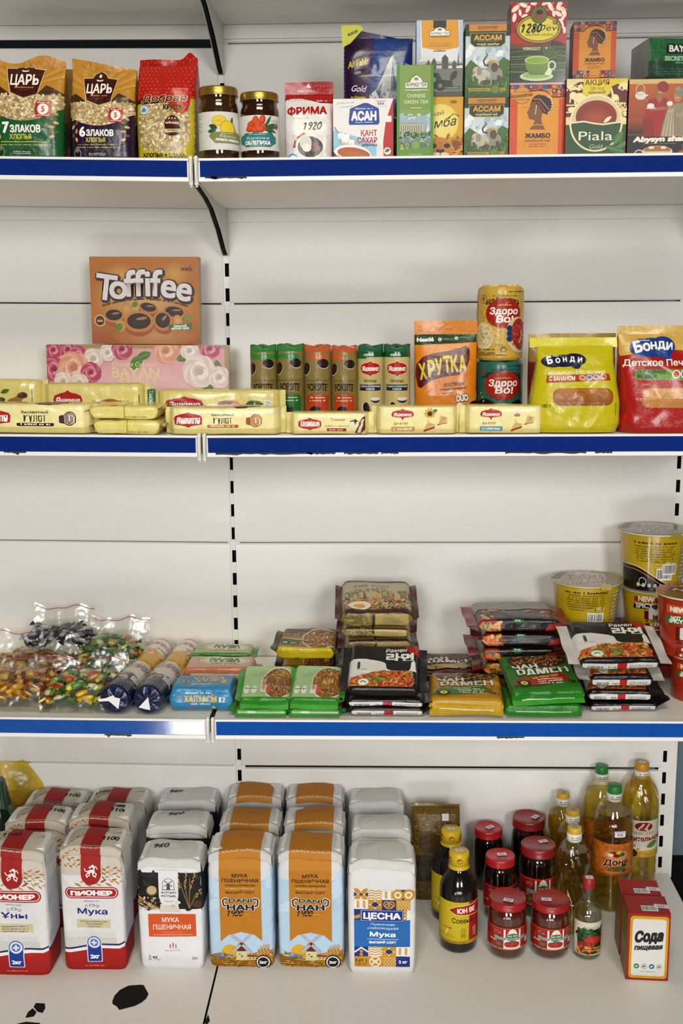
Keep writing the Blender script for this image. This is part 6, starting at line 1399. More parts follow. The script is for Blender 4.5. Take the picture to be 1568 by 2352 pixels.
def candy_bag(label, candylabel, gname, px0, px1, pyt, pyb, Yf, depth, base, cols, seed, n, thick, zipc='#a84a4a', tail=.035):
    x0, x1 = atY(px0, pyb, Yf)[0], atY(px1, pyb, Yf)[0]; w = x1 - x0; cx = (x0 + x1) / 2; r = random.Random(seed)
    t = thing('candy_bag', label, 'bag of candy', (cx, Yf, base), (0, 0, 0), 'clear bags of candy')
    hgt = lambda s, q: thick * (max(0, 1 - abs(s) ** 4) ** .5) * (.35 + .65 * math.sin(math.pi * min(1, max(0, q * .9 + .12)))) + .003
    ss = np.linspace(-1, 1, 26); qs = np.linspace(0, 1, 24); cr = Creases(seed, w, depth, 26, .004, .0012)
    m = MB()
    for up in (1, 0):
        P = np.zeros((24, 26, 3))
        for i, q in enumerate(qs):
            for j, s_ in enumerate(ss):
                k = min(1, 6 * min(q, 1 - q + .02), 4 * (1 - abs(s_))); x = s_ * w / 2 * (1.0 - .06 * math.sin(q * 3.14)); y = q * depth
                P[i, j] = (x, y, (.0012 + max(0, k) * (hgt(s_, q) + float(cr(np.array([x]), np.array([y]))[0]) * .8)) if up else .0004)
        m.grid(P, '#ffffff', MAT['bag'], flip=not up)
    m.build('clear_film', t)
    m = MB(); zl = np.linspace(-1, 1, 20)   # empty upper edge of the bag with its zip line, propped up at the back
    P = np.array([[(s_ * w / 2 * .96, depth * .93 + v * .35, thick * .75 + v + .002 * math.sin(s_ * 9 + seed) + .004 * math.sin(s_ * 4)) for s_ in zl] for v in np.linspace(-.012, tail, 7)])
    m.grid(P, '#ffffff', MAT['bag']); m.build('bag_mouth', t)
    m = MB(); m.tube([(s_ * w / 2 * .95, depth * .93 + tail * .3, thick * .75 + tail * .85 + .002 * math.sin(s_ * 9 + seed) + .004 * math.sin(s_ * 4)) for s_ in zl], .0009, zipc, MAT['plastic'], 6); o_ = m.build('zip_line', t); o_['label'] = 'thin reddish zip line'
    protos = [candy_mesh('candy', *c) for c in cols]
    first = [True] * len(protos); placed = []
    for k in range(n):
        pi = r.randrange(len(protos)); o = protos[pi] if first[pi] else protos[pi].copy()
        if not first[pi]: COL.objects.link(o)
        first[pi] = False
        for _ in range(60):
            s_, q = r.uniform(-.86, .86), r.uniform(.08, .90); x, y = s_ * w / 2, q * depth; top = max(.009, hgt(s_, q) - .007)
            z = max(.008, top - (r.random() ** 1.4) * max(0, top - .012) * .8)
            if all((x - p[0]) ** 2 + (y - p[1]) ** 2 + ((z - p[2]) * 1.6) ** 2 > .0112 ** 2 for p in placed): break
        else:
            if k > 3: bpy.data.objects.remove(o) if o.users <= 1 and o not in protos else None; 
        placed.append((x, y, z))
        try: o.name
        except ReferenceError: continue
        o.location = (cx + x, Yf + y, base + z); o.rotation_euler = (r.uniform(-.9, .9), r.uniform(-.35, .35), r.uniform(0, 6.28))
        tag(o, candylabel, 'candy', gname)
    for f_, p_ in zip(first, protos):
        if f_: bpy.data.objects.remove(p_)
    return t
GOLD = [('#b8862c', '#8f5c1c', '#d8b860'), ('#c89a3c', '#6a3214', '#a85a1c'), ('#a8741c', '#d0a040', '#7a2a14')]
GREEN = [('#3f6f2a', '#5f8a34', '#d8d0a0'), ('#c8b03a', '#2f5a24', '#a8301c'), ('#5a8a34', '#2a4a1c', '#d4b43c'), ('#2f5a28', '#8aa03c', '#e0dcc0')]
BLACK = [('#2a2a30', '#8a8a90', '#c8c8cc'), ('#3a3a42', '#1c1c22', '#9a9aa0'), ('#b0b0b4', '#2c2c34', '#2a2a30')]
zl3 = zs(3, -.25)
candy_bag('clear bag of gold wrapped candies in front, cut by the left edge', 'gold wrapped candy in the front left clear bag', 'gold candies in the front bag', -90, 112, 1520, 1640, -.355, .15, zs(3, -.37) + .0005, GOLD, 1, 80, .062, tail=.016)
candy_bag('clear bag of green wrapped candies in front beside the dark blue rolls', 'green wrapped candy in the front clear bag beside the blue rolls', 'green candies in the front bag', 88, 254, 1530, 1636, -.36, .16, zs(3, -.23) + .0005, GREEN, 2, 80, .058, tail=.016)
candy_bag('clear bag of gold wrapped candies at the back, under the silver black ones', 'gold wrapped candy in the back bag under the silver black candies', 'gold candies in the back bag', -60, 150, 1475, 1540, -.19, .13, zs(3, -.33) + .0005, GOLD, 3, 44, .05)
candy_bag('clear bag of silver and black wrapped candies lying on the back bags', 'silver and black wrapped candy in the topmost back bag', 'silver black candies in the back bag', 45, 195, 1440, 1500, -.165, .10, zs(3, -.28) + .054, BLACK, 4, 46, .052)
candy_bag('clear bag of green wrapped candies at the back behind the green front bag', 'green wrapped candy in the back clear bag', 'green candies in the back bag', 165, 315, 1450, 1530, -.19, .15, zs(3, -.17) + .0005, GREEN, 5, 56, .082)

# cookie rolls lying with their ends to the front
def cookie_roll(label, px, py, Yf, L, Rr, tilt, yaw, c_foot, c_mid, art, seed, torn):
    p = atY(px, py, Yf)
    t = thing('cookie_roll', label, 'cookie roll', (p[0], Yf, zs(3, p[0]) + Rr + .0012), (0, 0, yaw), 'cookie rolls lying side by side')
    m = MB(); n = 56; th = np.linspace(-np.pi, np.pi, n, endpoint=False); cr = Creases(seed, Rr * 5, L, 22, .001, .0003)
    rof = lambda v: Rr * np.interp(v / L, [0, .03, .09, .93, .98, 1], [.86, .97, 1, 1, .95, .8])
    def surf(x, v): r_ = rof(v) + cr(x, v); an = np.pi / 2 + x / Rr; return np.column_stack([r_ * np.cos(an) * -1, v, r_ * np.sin(an)])
    P = np.array([surf(th * Rr, np.full(n, v)) for v in np.linspace(0, L, 34)])
    C = np.array([[lin(c_foot if v / L < .22 or v / L > .93 else c_mid)] * n for v in np.linspace(0, L, 34)])
    m.grid(P, C, MAT['shiny'], wrap=True, flip=False); lw = Rr * 3.6; a = Art(lw, L, seed); art(a); m.decal(a, lambda u, v: surf(u - lw / 2, v), h=.0026, base=3e-4, eps=1.2e-4, mat='shiny')
    m.fan(P[-1], (0, L, 0), c_foot, MAT['shiny']); m.build('wrapper', t)
    m = MB(); q = random.Random(seed)   # gathered foil at the near end
    E = np.array([[(k * Rr * .86 * math.cos(a_), -.004 * (1 - k) ** .6 + .0022 * math.sin(a_ * 6 + seed) * k * (1 - k) * 4, k * Rr * .86 * math.sin(a_)) for a_ in th] for k in (1, .85, .65, .45, .25, .08)])
    m.grid(E, c_foot, MAT['shiny'], wrap=True); m.fan(E[-1], (0, -.004, 0), c_foot, MAT['shiny']); m.build('gathered_end', t)
    if torn:
        m = MB(); pts = [(k[0] * Rr, k[1] * Rr) for k in torn]; tri = tessellate_polygon([[Vector((a_, b_, 0)) for a_, b_ in pts]])
        m.prism(pts, -.0062, -.0050, '#e6e4e6', MAT['sticker']); o_ = m.build('paper_scrap', t); o_['label'] = 'torn white paper scrap'
    return t
def art_cookie_dark(a):
    H = a.H; a.rect(0, 0, 100, H, '#c9c2ba'); a.rect(0, 0, 100, H * .20, '#16224a'); a.rect(0, H * .20, 100, H * .44, '#33383a'); a.bits(10, H * .24, 90, H * .46, 40, ['#8a8580', '#1e2224', '#b8a8a0', '#5a5450'], 4, 9, .7)
    a.text('СЛИВО', 62, H * .70, 16, '#8a2a34', bold=.03, shear=.2, wid=48, rot=0); a.ell(30, H * .60, 9, 5, '#2a2422'); a.rect(20, H * .84, 50, H * .93, '#8a9a6a'); a.micro(58, H * .86, 84, 2, '#5a5450', rows=4); a.rect(66, H * .3, 84, H * .42, '#d0ccc8'); a.micro(68, H * .4, 82, 1.6, '#5a5450', rows=5)
def art_cookie_yel(a):
    H = a.H; a.rect(0, 0, 100, H, '#d8d2cc'); a.rect(0, 0, 100, H * .44, '#c9a02a'); a.text('СЛИВО', 56, H * .68, 16, '#9a2a30', bold=.03, shear=.2, wid=50); a.rect(0, H * .92, 100, H, '#b02428'); a.bits(10, H * .3, 90, H * .5, 24, ['#d8b860', '#c08a2a', '#e8d49a'], 5, 10, .6); a.micro(60, H * .56, 90, 2, '#8a6a3a', rows=3)
cookie_roll('dark blue ended cookie roll with torn paper, left of its twin', 264, 1632, -.365, .15, .0292, 0, -.10, '#131c3e', '#2c3032', art_cookie_dark, 3, [(-1.05, .05), (-.55, .12), (0, .35), (.12, .2), (.45, .15), (.3, -.55), (.0, -.3), (-.3, -.05), (-.95, -.1)])
cookie_roll('dark blue ended cookie roll with a white triangle, beside the blue halva', 340, 1632, -.365, .15, .0292, 0, -.08, '#131c3e', '#2c3032', art_cookie_dark, 5, [(-.55, -.45), (.1, .25), (.2, -.6), (-.1, -.55)])
cookie_roll('yellow ended cookie roll behind the left dark blue roll', 328, 1560, -.20, .15, .0265, 0, -.06, '#c99a1c', '#c9b070', art_cookie_yel, 7, None)
cookie_roll('yellow ended cookie roll behind the right dark blue roll', 396, 1556, -.20, .15, .0265, 0, -.06, '#c99a1c', '#c9b070', art_cookie_yel, 9, None)

# flat bricks and pillows that lie: halva, noodles
def lying(name, label, cat, px0, px1, pyb, Yf, D, hh, base, top, front, col, seed, tilt=0., rot=0., roll=0., group=None, **kw):
    """px0..px1: width at the near edge, whose depth is Yf and height base"""
    x0, x1 = atY(px0, pyb, Yf)[0], atY(px1, pyb, Yf)[0]; L = x1 - x0
    fin = kw.pop('fin', .012)
    cy = Yf + D / 2 * math.cos(tilt); cz = base + hh / 2 * math.cos(tilt) + D / 2 * math.sin(tilt) + .0008 + kw.get('wr', 0) * .5
    return loft_x(name, label, cat, ((x0 + x1) / 2, cy, cz), L - fin * 1.4 * (1 if kw.get('fins', True) else 0), D / 2, hh / 2, top, front, col, seed=seed, tilt=tilt, rot=rot, roll=roll, group=group, fin=fin, **kw)
def art_halva(base, txt, tc, oval, side=False):
    def f(a):
        H = a.H; a.rect(0, 0, 100, H, base)
        if oval: a.ell(56, H * .55, 36, H * .46, '#d6d2b0'); a.ring(56, H * .55, 33, H * .40, 1, '#8a9a6a')
        a.text(txt, 56, H * .50, H * .26, tc, bold=.05, wid=44); a.micro(36, H * .3, 76, H * .07, '#6a6a3a', rows=2)
    return f
def art_halva_front(base, c2):
    def f(a): H = a.H; a.rect(0, 0, 100, H, base); a.rect(10, H * .3, 80, H * .55, c2); a.micro(12, H * .4, 76, H * .05, '#4a4a3a', rows=3)
    return f
def art_halva_blue_f(a):
    H = a.H; a.rect(0, 0, 100, H, '#2f8ab4'); a.text('ХАЛУАСЫ', 49, H * .40, H * .26, '#d8b85a', bold=.05, wid=52); a.micro(26, H * .76, 66, H * .07, '#e0e8ea'); a.micro(34, H * .26, 64, H * .07, '#d0e0ea'); a.ell(34, H * .13, 3, H * .06, '#b06a3a'); a.micro(38, H * .1, 64, H * .06, '#7a8a4a'); a.ell(70, H * .13, 3, H * .07, '#d8c04a')
    a.text('KZ', 84, H * .42, H * .16, '#dfe8ea', bold=.06); a.micro(78, H * .55, 82, H * .05, '#dfe8ea', rows=3); [a.leaf(66 + k * 2, H * .66, 5, 2, 40 + k * 40, '#c8a050') for k in range(3)]; a.micro(12, H * .6, 20, H * .05, '#d8b85a')
def art_halva_blue_t(a):
    H = a.H; a.rect(0, 0, 100, H, '#3490b8'); a.text('ХАЛВА', 58, H * .50, H * .30, '#d8a85a', bold=.05, wid=52); a.micro(40, H * .86, 76, H * .06, '#d8c88a'); a.ell(22, H * .42, 8, H * .2, '#2a3a44'); a.ell(22, H * .42, 6.4, H * .16, '#b8a46a'); a.ell(22, H * .42, 4, H * .1, '#2a3a44'); a.micro(36, H * .28, 64, H * .06, '#e0e8ea'); a.line([(33, H * .26), (35, H * .2), (38, H * .34)], 1.4, '#eaf0f0'); a.ell(84, H * .4, 5, H * .14, '#c8b06a')
lying('halva_pack', 'blue halva pack lying in front of the pink one', 'halva', 390, 534, 1624, -.345, .072, .046, Z3, art_halva_blue_t, art_halva_blue_f, '#2f86b0', 5, fins=False, endfall=.10, wr=.0026, p=6, tilt=.03)
lying('halva_pack', 'pink halva pack lying on the flat green one behind the blue pack', 'halva', 412, 590, 1552, -.245, .072, .034, Z3 + .0195, art_halva('#c9a48e', 'ХАЛВА', '#5a6a3a', True), art_halva_front('#c07a58', '#d8d0c4'), '#bd7c5c', 7, fin=.012, finc='#b06a4a', endfall=.08, wr=.002, tilt=.0)
lying('halva_pack', 'green halva pack lying at the back above the pink one', 'halva', 430, 585, 1503, -.150, .07, .022, Z3 + .030, art_halva('#a8b088', 'ХАЛВА', '#4a5a34', True), art_halva_front('#4a8a3a', '#c8cab0'), '#4f8a3e', 9, fin=.012, finc='#3c7a34', endfall=.08, wr=.002, tilt=.0)
m = MB(); m.bbox(.11, .06, .028, .004, '#b8935c', MAT['card']); o_ = m.build('halva_pack', None, (atY(508, 1540, -.11)[0], -.115, Z3)); tag(o_, 'plain pack lying under the green halva pack at the back', 'halva')
m = MB(); m.bbox(.12, .05, .018, .003, '#b8935c', MAT['card']); o_ = m.build('halva_pack', None, (atY(500, 1560, -.21)[0], -.21, Z3)); tag(o_, 'plain pack lying under the pink halva pack', 'halva')

# noodles -----------------------------------------------------------------
NOOD = ['#c9a450', '#b8863a', '#d8bc6a', '#a86a28', '#8a4a1c']
BEEF = ['#6a3a1c', '#8a5228', '#4a2814', '#a87038', '#c08a48']
CHILI = ['#b8401c', '#d0702c', '#c9a048', '#8a2414', '#e0b070', '#5a7a2c']
def bowl(a, x, y, rx, ry, cols, n, rim='#e0dcd0', dark='#2a2420', sz=3):
    a.ell(x, y, rx, ry, rim); a.ell(x, y, rx * .94, ry * .92, dark)
    a.bits(x - rx, y - ry, x + rx, y + ry, n, cols, sz * .5, sz, .3, inside=lambda p, q: ((p - x) / rx) ** 2 + ((q - y) / ry) ** 2 < .78)
def art_ns_top(base, c2, greenish):
    def f(a):
        H = a.H; a.rect(0, 0, 100, H, base); a.poly([(0, H * .6), (0, H), (100, H), (100, H * .7), (40, H * .8)], c2)
        bowl(a, 74, H * .45, 34, H * .52, NOOD + BEEF + NOOD, 420, dark='#8a6230', sz=4.5); 
        if greenish: [a.ell(12 + k * 15, H * .22, 6, H * .13, '#e2e6da') for k in range(2)]; a.micro(8, H * .22, 32, H * .05, '#6a8a5a'); a.rect(40, H * .1, 52, H * .4, '#e0d8d4'); a.ell(46, H * .28, 4, H * .08, '#c89a8a'); [a.line([(8 + k * 6, H * .62), (14 + k * 7, H * .86)], 1.4, '#9aba8a') for k in range(6)]; a.ell(56, H * .2, 5, H * .1, '#c8642a')
        else: a.poly([(0, H * .5), (36, H * .55), (40, H * .7), (0, H * .75)], '#8a1f1c'); a.micro(4, H * .56, 34, H * .08, '#e0d0c0'); a.rect(0, H * .3, 44, H * .46, '#c9a02a'); a.rect(6, H * .1, 38, H * .24, '#1f5a34'); a.micro(10, H * .14, 34, H * .05, '#d8e0d0')
    return f
def art_ns_front(base, strip, bar=True):
    def f(a):
        H = a.H; a.rect(0, 0, 100, H, base); a.rect(6, H * .08, 96, H * .55, strip); a.rect(24, H * .05, 40, H * .62, '#e4e2e2') if bar else None; a.micro(52, H * .2, 90, H * .12, '#4a4a44', rows=2, gap=1.6)
        for k in range(5): a.line([(0, H * (.62 + k * .08)), (100, H * (.60 + k * .08))], H * .02, '#3f9a3a' if bar else base)
    return f
G_, G2 = '#3a8f2c', '#b0cc9a'
lying('noodle_pack', 'green noodle pack at the shelf front, lowest of the left pair', 'noodles', 530, 668, 1646, -.365, .10, .013, Z3, art_ns_top(G_, G2, True), art_ns_front(G_, '#b8d0a8'), G_, 11, fin=.010, finc=G_, wr=.0022, ffin='#46a236', group='green noodle packs')
lying('noodle_pack', 'green noodle pack at the shelf front, lowest of the right pair', 'noodles', 656, 792, 1648, -.365, .10, .013, Z3, art_ns_top(G_, G2, True), art_ns_front(G_, '#b8d0a8'), G_, 13, fin=.010, finc=G_, wr=.0022, ffin='#46a236', group='green noodle packs', rot=-.03)
lying('noodle_pack', 'green noodle pack with bowl of noodles, lying tilted on the left front pack', 'noodles', 542, 672, 1618, -.362, .11, .020, Z3 + .0135, art_ns_top('#a8c490', G2, True), art_ns_front(G_, G_, False), G_, 15, fin=.010, finc=G_, wr=.003, ffin='#46a236', tilt=.27, group='green noodle packs')
lying('noodle_pack', 'green noodle pack with bowl of noodles, lying tilted on the right front pack', 'noodles', 660, 790, 1626, -.362, .11, .020, Z3 + .0135, art_ns_top('#a8c490', G2, True), art_ns_front(G_, G_, False), G_, 17, fin=.010, finc=G_, wr=.003, ffin='#46a236', tilt=.27, rot=-.06, group='green noodle packs')
Y_ = '#c9b61c'
lying('noodle_pack', 'noodle pack lying flat at the back under the red and yellow pack', 'noodles', 634, 776, 1568, -.125, .07, .024, Z3, None, None, '#7a6a2a', 19, fin=.010, wr=.002, group='noodle packs at the back')
lying('noodle_pack', 'red, green and yellow noodle pack with noodle bowl under the bright yellow pack', 'noodles', 632, 778, 1545, -.215, .11, .024, Z3 + .002, art_ns_top('#b89a2a', '#5a2a1c', False), art_ns_front('#a88a24', '#2f5a2c', False), '#3a3a1c', 21, fin=.014, finc='#2c2c18', wr=.003, tilt=.27, group='noodle packs at the back')
lying('noodle_pack', 'bright yellow fronted noodle pack topmost beside the tall beige stack', 'noodles', 628, 780, 1488, -.215, .10, .026, Z3 + .058, art_ns_top('#8a7a4a', '#5a4a34', False), lambda a: (a.rect(0, 0, 100, a.H, Y_), a.ring(14, a.H * .7, 6, a.H * .16, 1, '#a89a20'), a.ring(44, a.H * .75, 6, a.H * .14, 1, '#a89a20'), a.rect(32, a.H * .06, 40, a.H * .2, '#3a3a1c')), Y_, 23, fin=.012, finc='#3a341c', wr=.003, tilt=.12, rot=-.08, group='noodle packs at the back')
BG_, BR_ = '#b8ad94', '#4a1f12'
def art_beige_top(a):
    H = a.H; a.rect(0, 0, 100, H, BG_); a.rect(0, H * .93, 100, H, BR_); a.micro(16, H * .76, 70, H * .06, '#8a8472', rows=2); a.bits(2, 0, 98, H * .5, 320, BEEF + ['#5a6a2c', '#c9b48a', '#d8a83a'], 2, 5, .4); a.ell(26, H * .18, 16, H * .14, '#e0dcc8'); a.ell(26, H * .16, 8, H * .07, '#d8a02a'); a.bits(0, H * .5, 100, H * .62, 60, ['#8a8a5a', '#a8a078', '#6a7a4a'], 2, 5, .3); a.rect(0, 0, 100, H * .05, BR_)
def art_beige_front(a):
    H = a.H; a.rect(0, 0, 100, H, '#8a7a4c'); a.rect(0, H * .85, 100, H, BR_); a.rect(44, 0, 47, H * .9, BR_); a.rect(48, H * .1, 94, H * .8, '#b8a468'); a.bits(0, H * .1, 44, H * .8, 40, ['#a8985c', '#7a6a3c', '#96864c'], 3, 8, .2); a.ell(70, H * .4, 14, H * .2, '#a8986a')
X0, X1 = 778, 956
for i, (z_, hh, tl, rt, tp, fr, lab) in enumerate(((.0, .026, 0, 0, None, art_beige_front, 'beige noodle pack hidden at the foot of the tall stack behind the black packs'), (.0275, .032, .0, .0, art_beige_top, art_beige_top, 'beige noodle pack showing its meat picture just above the black pack'),
        (.062, .038, .06, .03, art_beige_front, art_beige_front, 'beige back-facing noodle pack in the middle of the tall stack'), (.104, .018, .14, -.05, art_beige_front, art_beige_front, 'thin beige noodle pack right under the topmost of the tall stack'), (.124, .034, .27, .02, art_beige_top, art_beige_front, 'beige noodle pack with meat picture, topmost of the tall stack'))):
    lying('noodle_pack', lab, 'noodles', X0 - (6 if i == 4 else 0), X1, 1500, -.215, .13, hh, Z3 + z_, tp, fr, '#9a8a60', 31 + i, fin=.012, finc=BR_, wr=.0035, tilt=tl, rot=rt, group='beige noodle packs', endfall=.14)
def art_black_top(a):
    H = a.H; a.rect(0, 0, 100, H, '#141416'); a.poly([(0, H * .10), (0, H * .62), (24, H * .66), (60, H * .46), (90, H * .42), (92, H * .1)], '#dcd8d2'); a.text('Рамен', 66, H * .86, H * .09, '#e0dcd8', bold=.03, shear=.2, wid=30, rot=3); a.poly([(78, H), (100, H), (100, H * .78), (86, H * .82)], '#a8241c')
    a.text('라면', 72, H * .62, H * .18, '#e6e2dc', bold=.05, wid=40); a.poly([(84, H * .42), (92, H * .60), (96, H * .40)], '#e6e2dc')
    a.poly([(0, 0), (4, H * .2), (40, H * .36), (60, H * .44), (80, H * .42), (93, H * .18), (90, 0)], '#c8642a'); a.bits(2, 0, 90, H * .42, 260, CHILI, 2, 5, .35, inside=lambda x, y: y < H * (.06 + .38 * math.sin(max(0, min(1, x / 92)) * 2.2))); a.bits(24, H * .06, 52, H * .2, 40, ['#5a8a34', '#7aa84a', '#b8321c'], 2, 4.5, .6); a.ell(22, H * .08, 8, H * .075, '#d8d4a0'); a.ell(22, H * .08, 6.4, H * .06, '#e8eae2'); a.line([(18, H * .07), (22, H * .10), (26, H * .07)], 1.6, '#2f7a5a'); a.ell(14, H * .5, 2, H * .02, '#2a5a4a'); a.micro(12, H * .46, 26, H * .015, '#5a5650')
def art_black_front(a):
    H = a.H; a.rect(0, 0, 100, H, '#131316'); a.rect(3, H * .06, 96, H * .58, '#d6d3d0'); a.barcode(8, H * .1, 30, H * .5, None); a.micro(34, H * .3, 46, H * .08, '#3a3a38', rows=2); a.rect(46, 0, 58, H * .6, '#b8201c'); a.micro(60, H * .44, 92, H * .05, '#6a6a66', rows=5, gap=1.5); a.poly([(0, H * .06), (0, H * .4), (8, H * .06)], '#c0561c')
BK = dict(fin=.014, finc='#16161a', endfall=.12, group='black and white ramen packs')
lying('noodle_pack', 'lowest black and white ramen pack of the stack before the beige packs', 'noodles', 790, 988, 1650, -.365, .11, .015, Z3, None, art_black_front, '#151518', 41, wr=.003, **BK)
lying('noodle_pack', 'black and white ramen pack, middle of the stack before the beige stack', 'noodles', 786, 990, 1622, -.362, .11, .015, Z3 + .0155, None, art_black_front, '#151518', 43, wr=.003, rot=-.03, tilt=.05, **BK)
lying('noodle_pack', 'black ramen pack tilted towards the viewer before the beige stack, picture of noodle soup', 'noodles', 788, 978, 1598, -.358, .125, .022, Z3 + .031, art_black_top, lambda a: a.rect(0, 0, 100, a.H, '#131316'), '#151518', 45, wr=.003, tilt=.40, rot=-.05, **BK)
def art_chan(base, panel_, pc, bowlc, w2='#d8d2c8'):
    def f(a):
        H = a.H; a.rect(0, 0, 100, H, base); bowl(a, 50, H * .86, 42, H * .24, bowlc, 200, '#4a4440', '#3a2c20')
        a.text('ЧАН', 30, H * .60, H * .12, w2, bold=.045, wid=36, rot=4, out='#3a2a1c', outw=.035); a.text('РАМЕН', 52, H * .45, H * .13, w2, bold=.045, wid=72, rot=6, out='#3a2a1c', outw=.035)
        a.poly([(4, H * .08), (14, H * .30), (74, H * .42), (86, H * .22), (40, H * .10)], panel_); a.text('что такое Чан?', 52, H * .30, H * .05, '#d8d24a', bold=.03, wid=36, rot=6); a.micro(38, H * .235, 76, H * .03, '#e0dcd0', rows=3, gap=1.8)
        a.ell(20, H * .15, 10, H * .085, '#14120e'); a.rect(10, H * .2, 30, H * .22, '#14120e'); a.ell(20, H * .15, 5, H * .055, '#d8cc3a'); a.text('ч', 20, H * .125, H * .05, '#14120e', bold=.06)
        a.text('120 г', 88, H * .12, H * .07, '#2a1c0e', bold=.04, wid=14, rot=-6)
    return f
def art_chan_front(base, line):
    def f(a):
        H = a.H; a.rect(0, 0, 100, H, base)
        for k in range(6): a.line([(0, H * (.6 + k * .06)), (100, H * (.62 + k * .06))], H * .02, line)
        a.rect(14, H * .08, 86, H * .40, '#dcdad4'); a.micro(18, H * .26, 40, H * .05, '#5a5a54', rows=2); a.barcode(66, H * .12, 84, H * .38, None); a.rect(48, H * .14, 56, H * .28, '#2a2a28')
    return f
CH = dict(fins=False, endfall=.09, wr=.0034, ncr=26, p=5)
lying('noodle_pack', 'yellow noodle pack with green panel, lying at the shelf front', 'noodles', 988, 1160, 1650, -.362, .115, .032, Z3, art_chan('#b58a22', '#2f7a2c', 0, NOOD), art_chan_front('#c9a41c', '#b08a14'), '#c09a1e', 51, ffin='#b8981a', tilt=.13, rot=-.05, group='noodle packs with a black pot mark', **CH)
lying('noodle_pack', 'dark red noodle pack lying behind the yellow one', 'noodles', 962, 1112, 1560, -.215, .12, .032, Z3, art_chan('#5a1a1c', '#a88a2a', 0, BEEF, '#e2dad2'), art_chan_front('#5a1a1c', '#4a1416'), '#551a1b', 53, ffin='#551a1b', tilt=.05, group='noodle packs with a black pot mark', **CH)
lying('noodle_pack', 'green noodle pack flat on the shelf front under the tilted green one', 'noodles', 1160, 1336, 1648, -.362, .11, .022, Z3, None, art_chan_front('#2f8a24', '#277a1e'), '#2c8424', 55, ffin='#2f8a24', group='noodle packs with a black pot mark', **CH)
lying('noodle_pack', 'green noodle pack with red panel, tilted on the green one below', 'noodles', 1166, 1338, 1600, -.36, .125, .026, Z3 + .0228, art_chan('#3a7a2a', '#a8241c', 0, CHILI, '#e6e2da'), art_chan_front('#2f8a24', '#277a1e'), '#2f7f28', 57, ffin='#37962a', tilt=.27, rot=.10, group='noodle packs with a black pot mark', **CH)
def art_red_front(a):
    H = a.H; a.rect(0, 0, 100, H, '#17100f'); a.poly([(0, 0), (0, H), (22, H), (30, H * .4), (22, 0)], '#8f2414'); a.poly([(78, 0), (84, H * .5), (100, H * .8), (100, 0)], '#9a2014'); a.bits(2, H * .1, 26, H * .7, 30, CHILI, 3, 7, .4); a.ell(48, H * .98, 7, H * .4, '#14603a'); a.micro(44, H * .8, 52, H * .12, '#c8dcc8'); a.line([(24, H * .06), (50, H * .03), (78, H * .08)], 2, '#a8481c')
def art_red_top(a): H = a.H; a.rect(0, 0, 100, H, '#3a1a14'); a.bits(0, 0, 100, H * .5, 60, CHILI, 3, 7, .4); a.rect(0, H * .5, 100, H, '#8a8278'); a.rect(20, 0, 78, H * .4, '#17100f')
for i, lab in enumerate(('lowest', 'second from the bottom', 'middle', 'second from the top', 'topmost')):
    lying('noodle_pack', 'red and black noodle pack behind the green packs, %s of its stack' % lab, 'noodles', 1082 + (6, 14, 0, 8, -6)[i], 1300 + (0, 6, -6, 10, 0)[i], 1560, -.225, .13, .0262, Z3 + i * .0295, art_red_top if i == 4 else None, art_red_front, '#2a1210', 61 + i, fin=.020, finc='#7a2418', wr=.0032, tilt=.02, rot=(.05, -.04, .03, -.03, .04)[i], group='red and black noodle packs', endfall=.14)
for i, (z_, tl, rt, tp, lab) in enumerate(((0, 0, .02, None, 'lowest'), (.0185, .10, -.03, art_black_top, 'second from the bottom'), (.046, .14, .03, art_black_top, 'second from the top'), (.078, .33, .06, art_black_top, 'topmost'))):
    lying('noodle_pack', 'black and white ramen pack before the red cups, %s of its stack' % lab, 'noodles', 1332 - (28 if i == 3 else 0), 1528 + (0, -10, -14, 0)[i], 1640, -.335, .125, (.015, .022, .024, .025)[i], Z3 + z_, tp, art_black_front, '#151518', 71 + i, fin=.022, finc='#c4c0ba' if i > 1 else '#17171a', wr=.0032, tilt=tl, rot=rt, group='black and white ramen packs', endfall=.12)

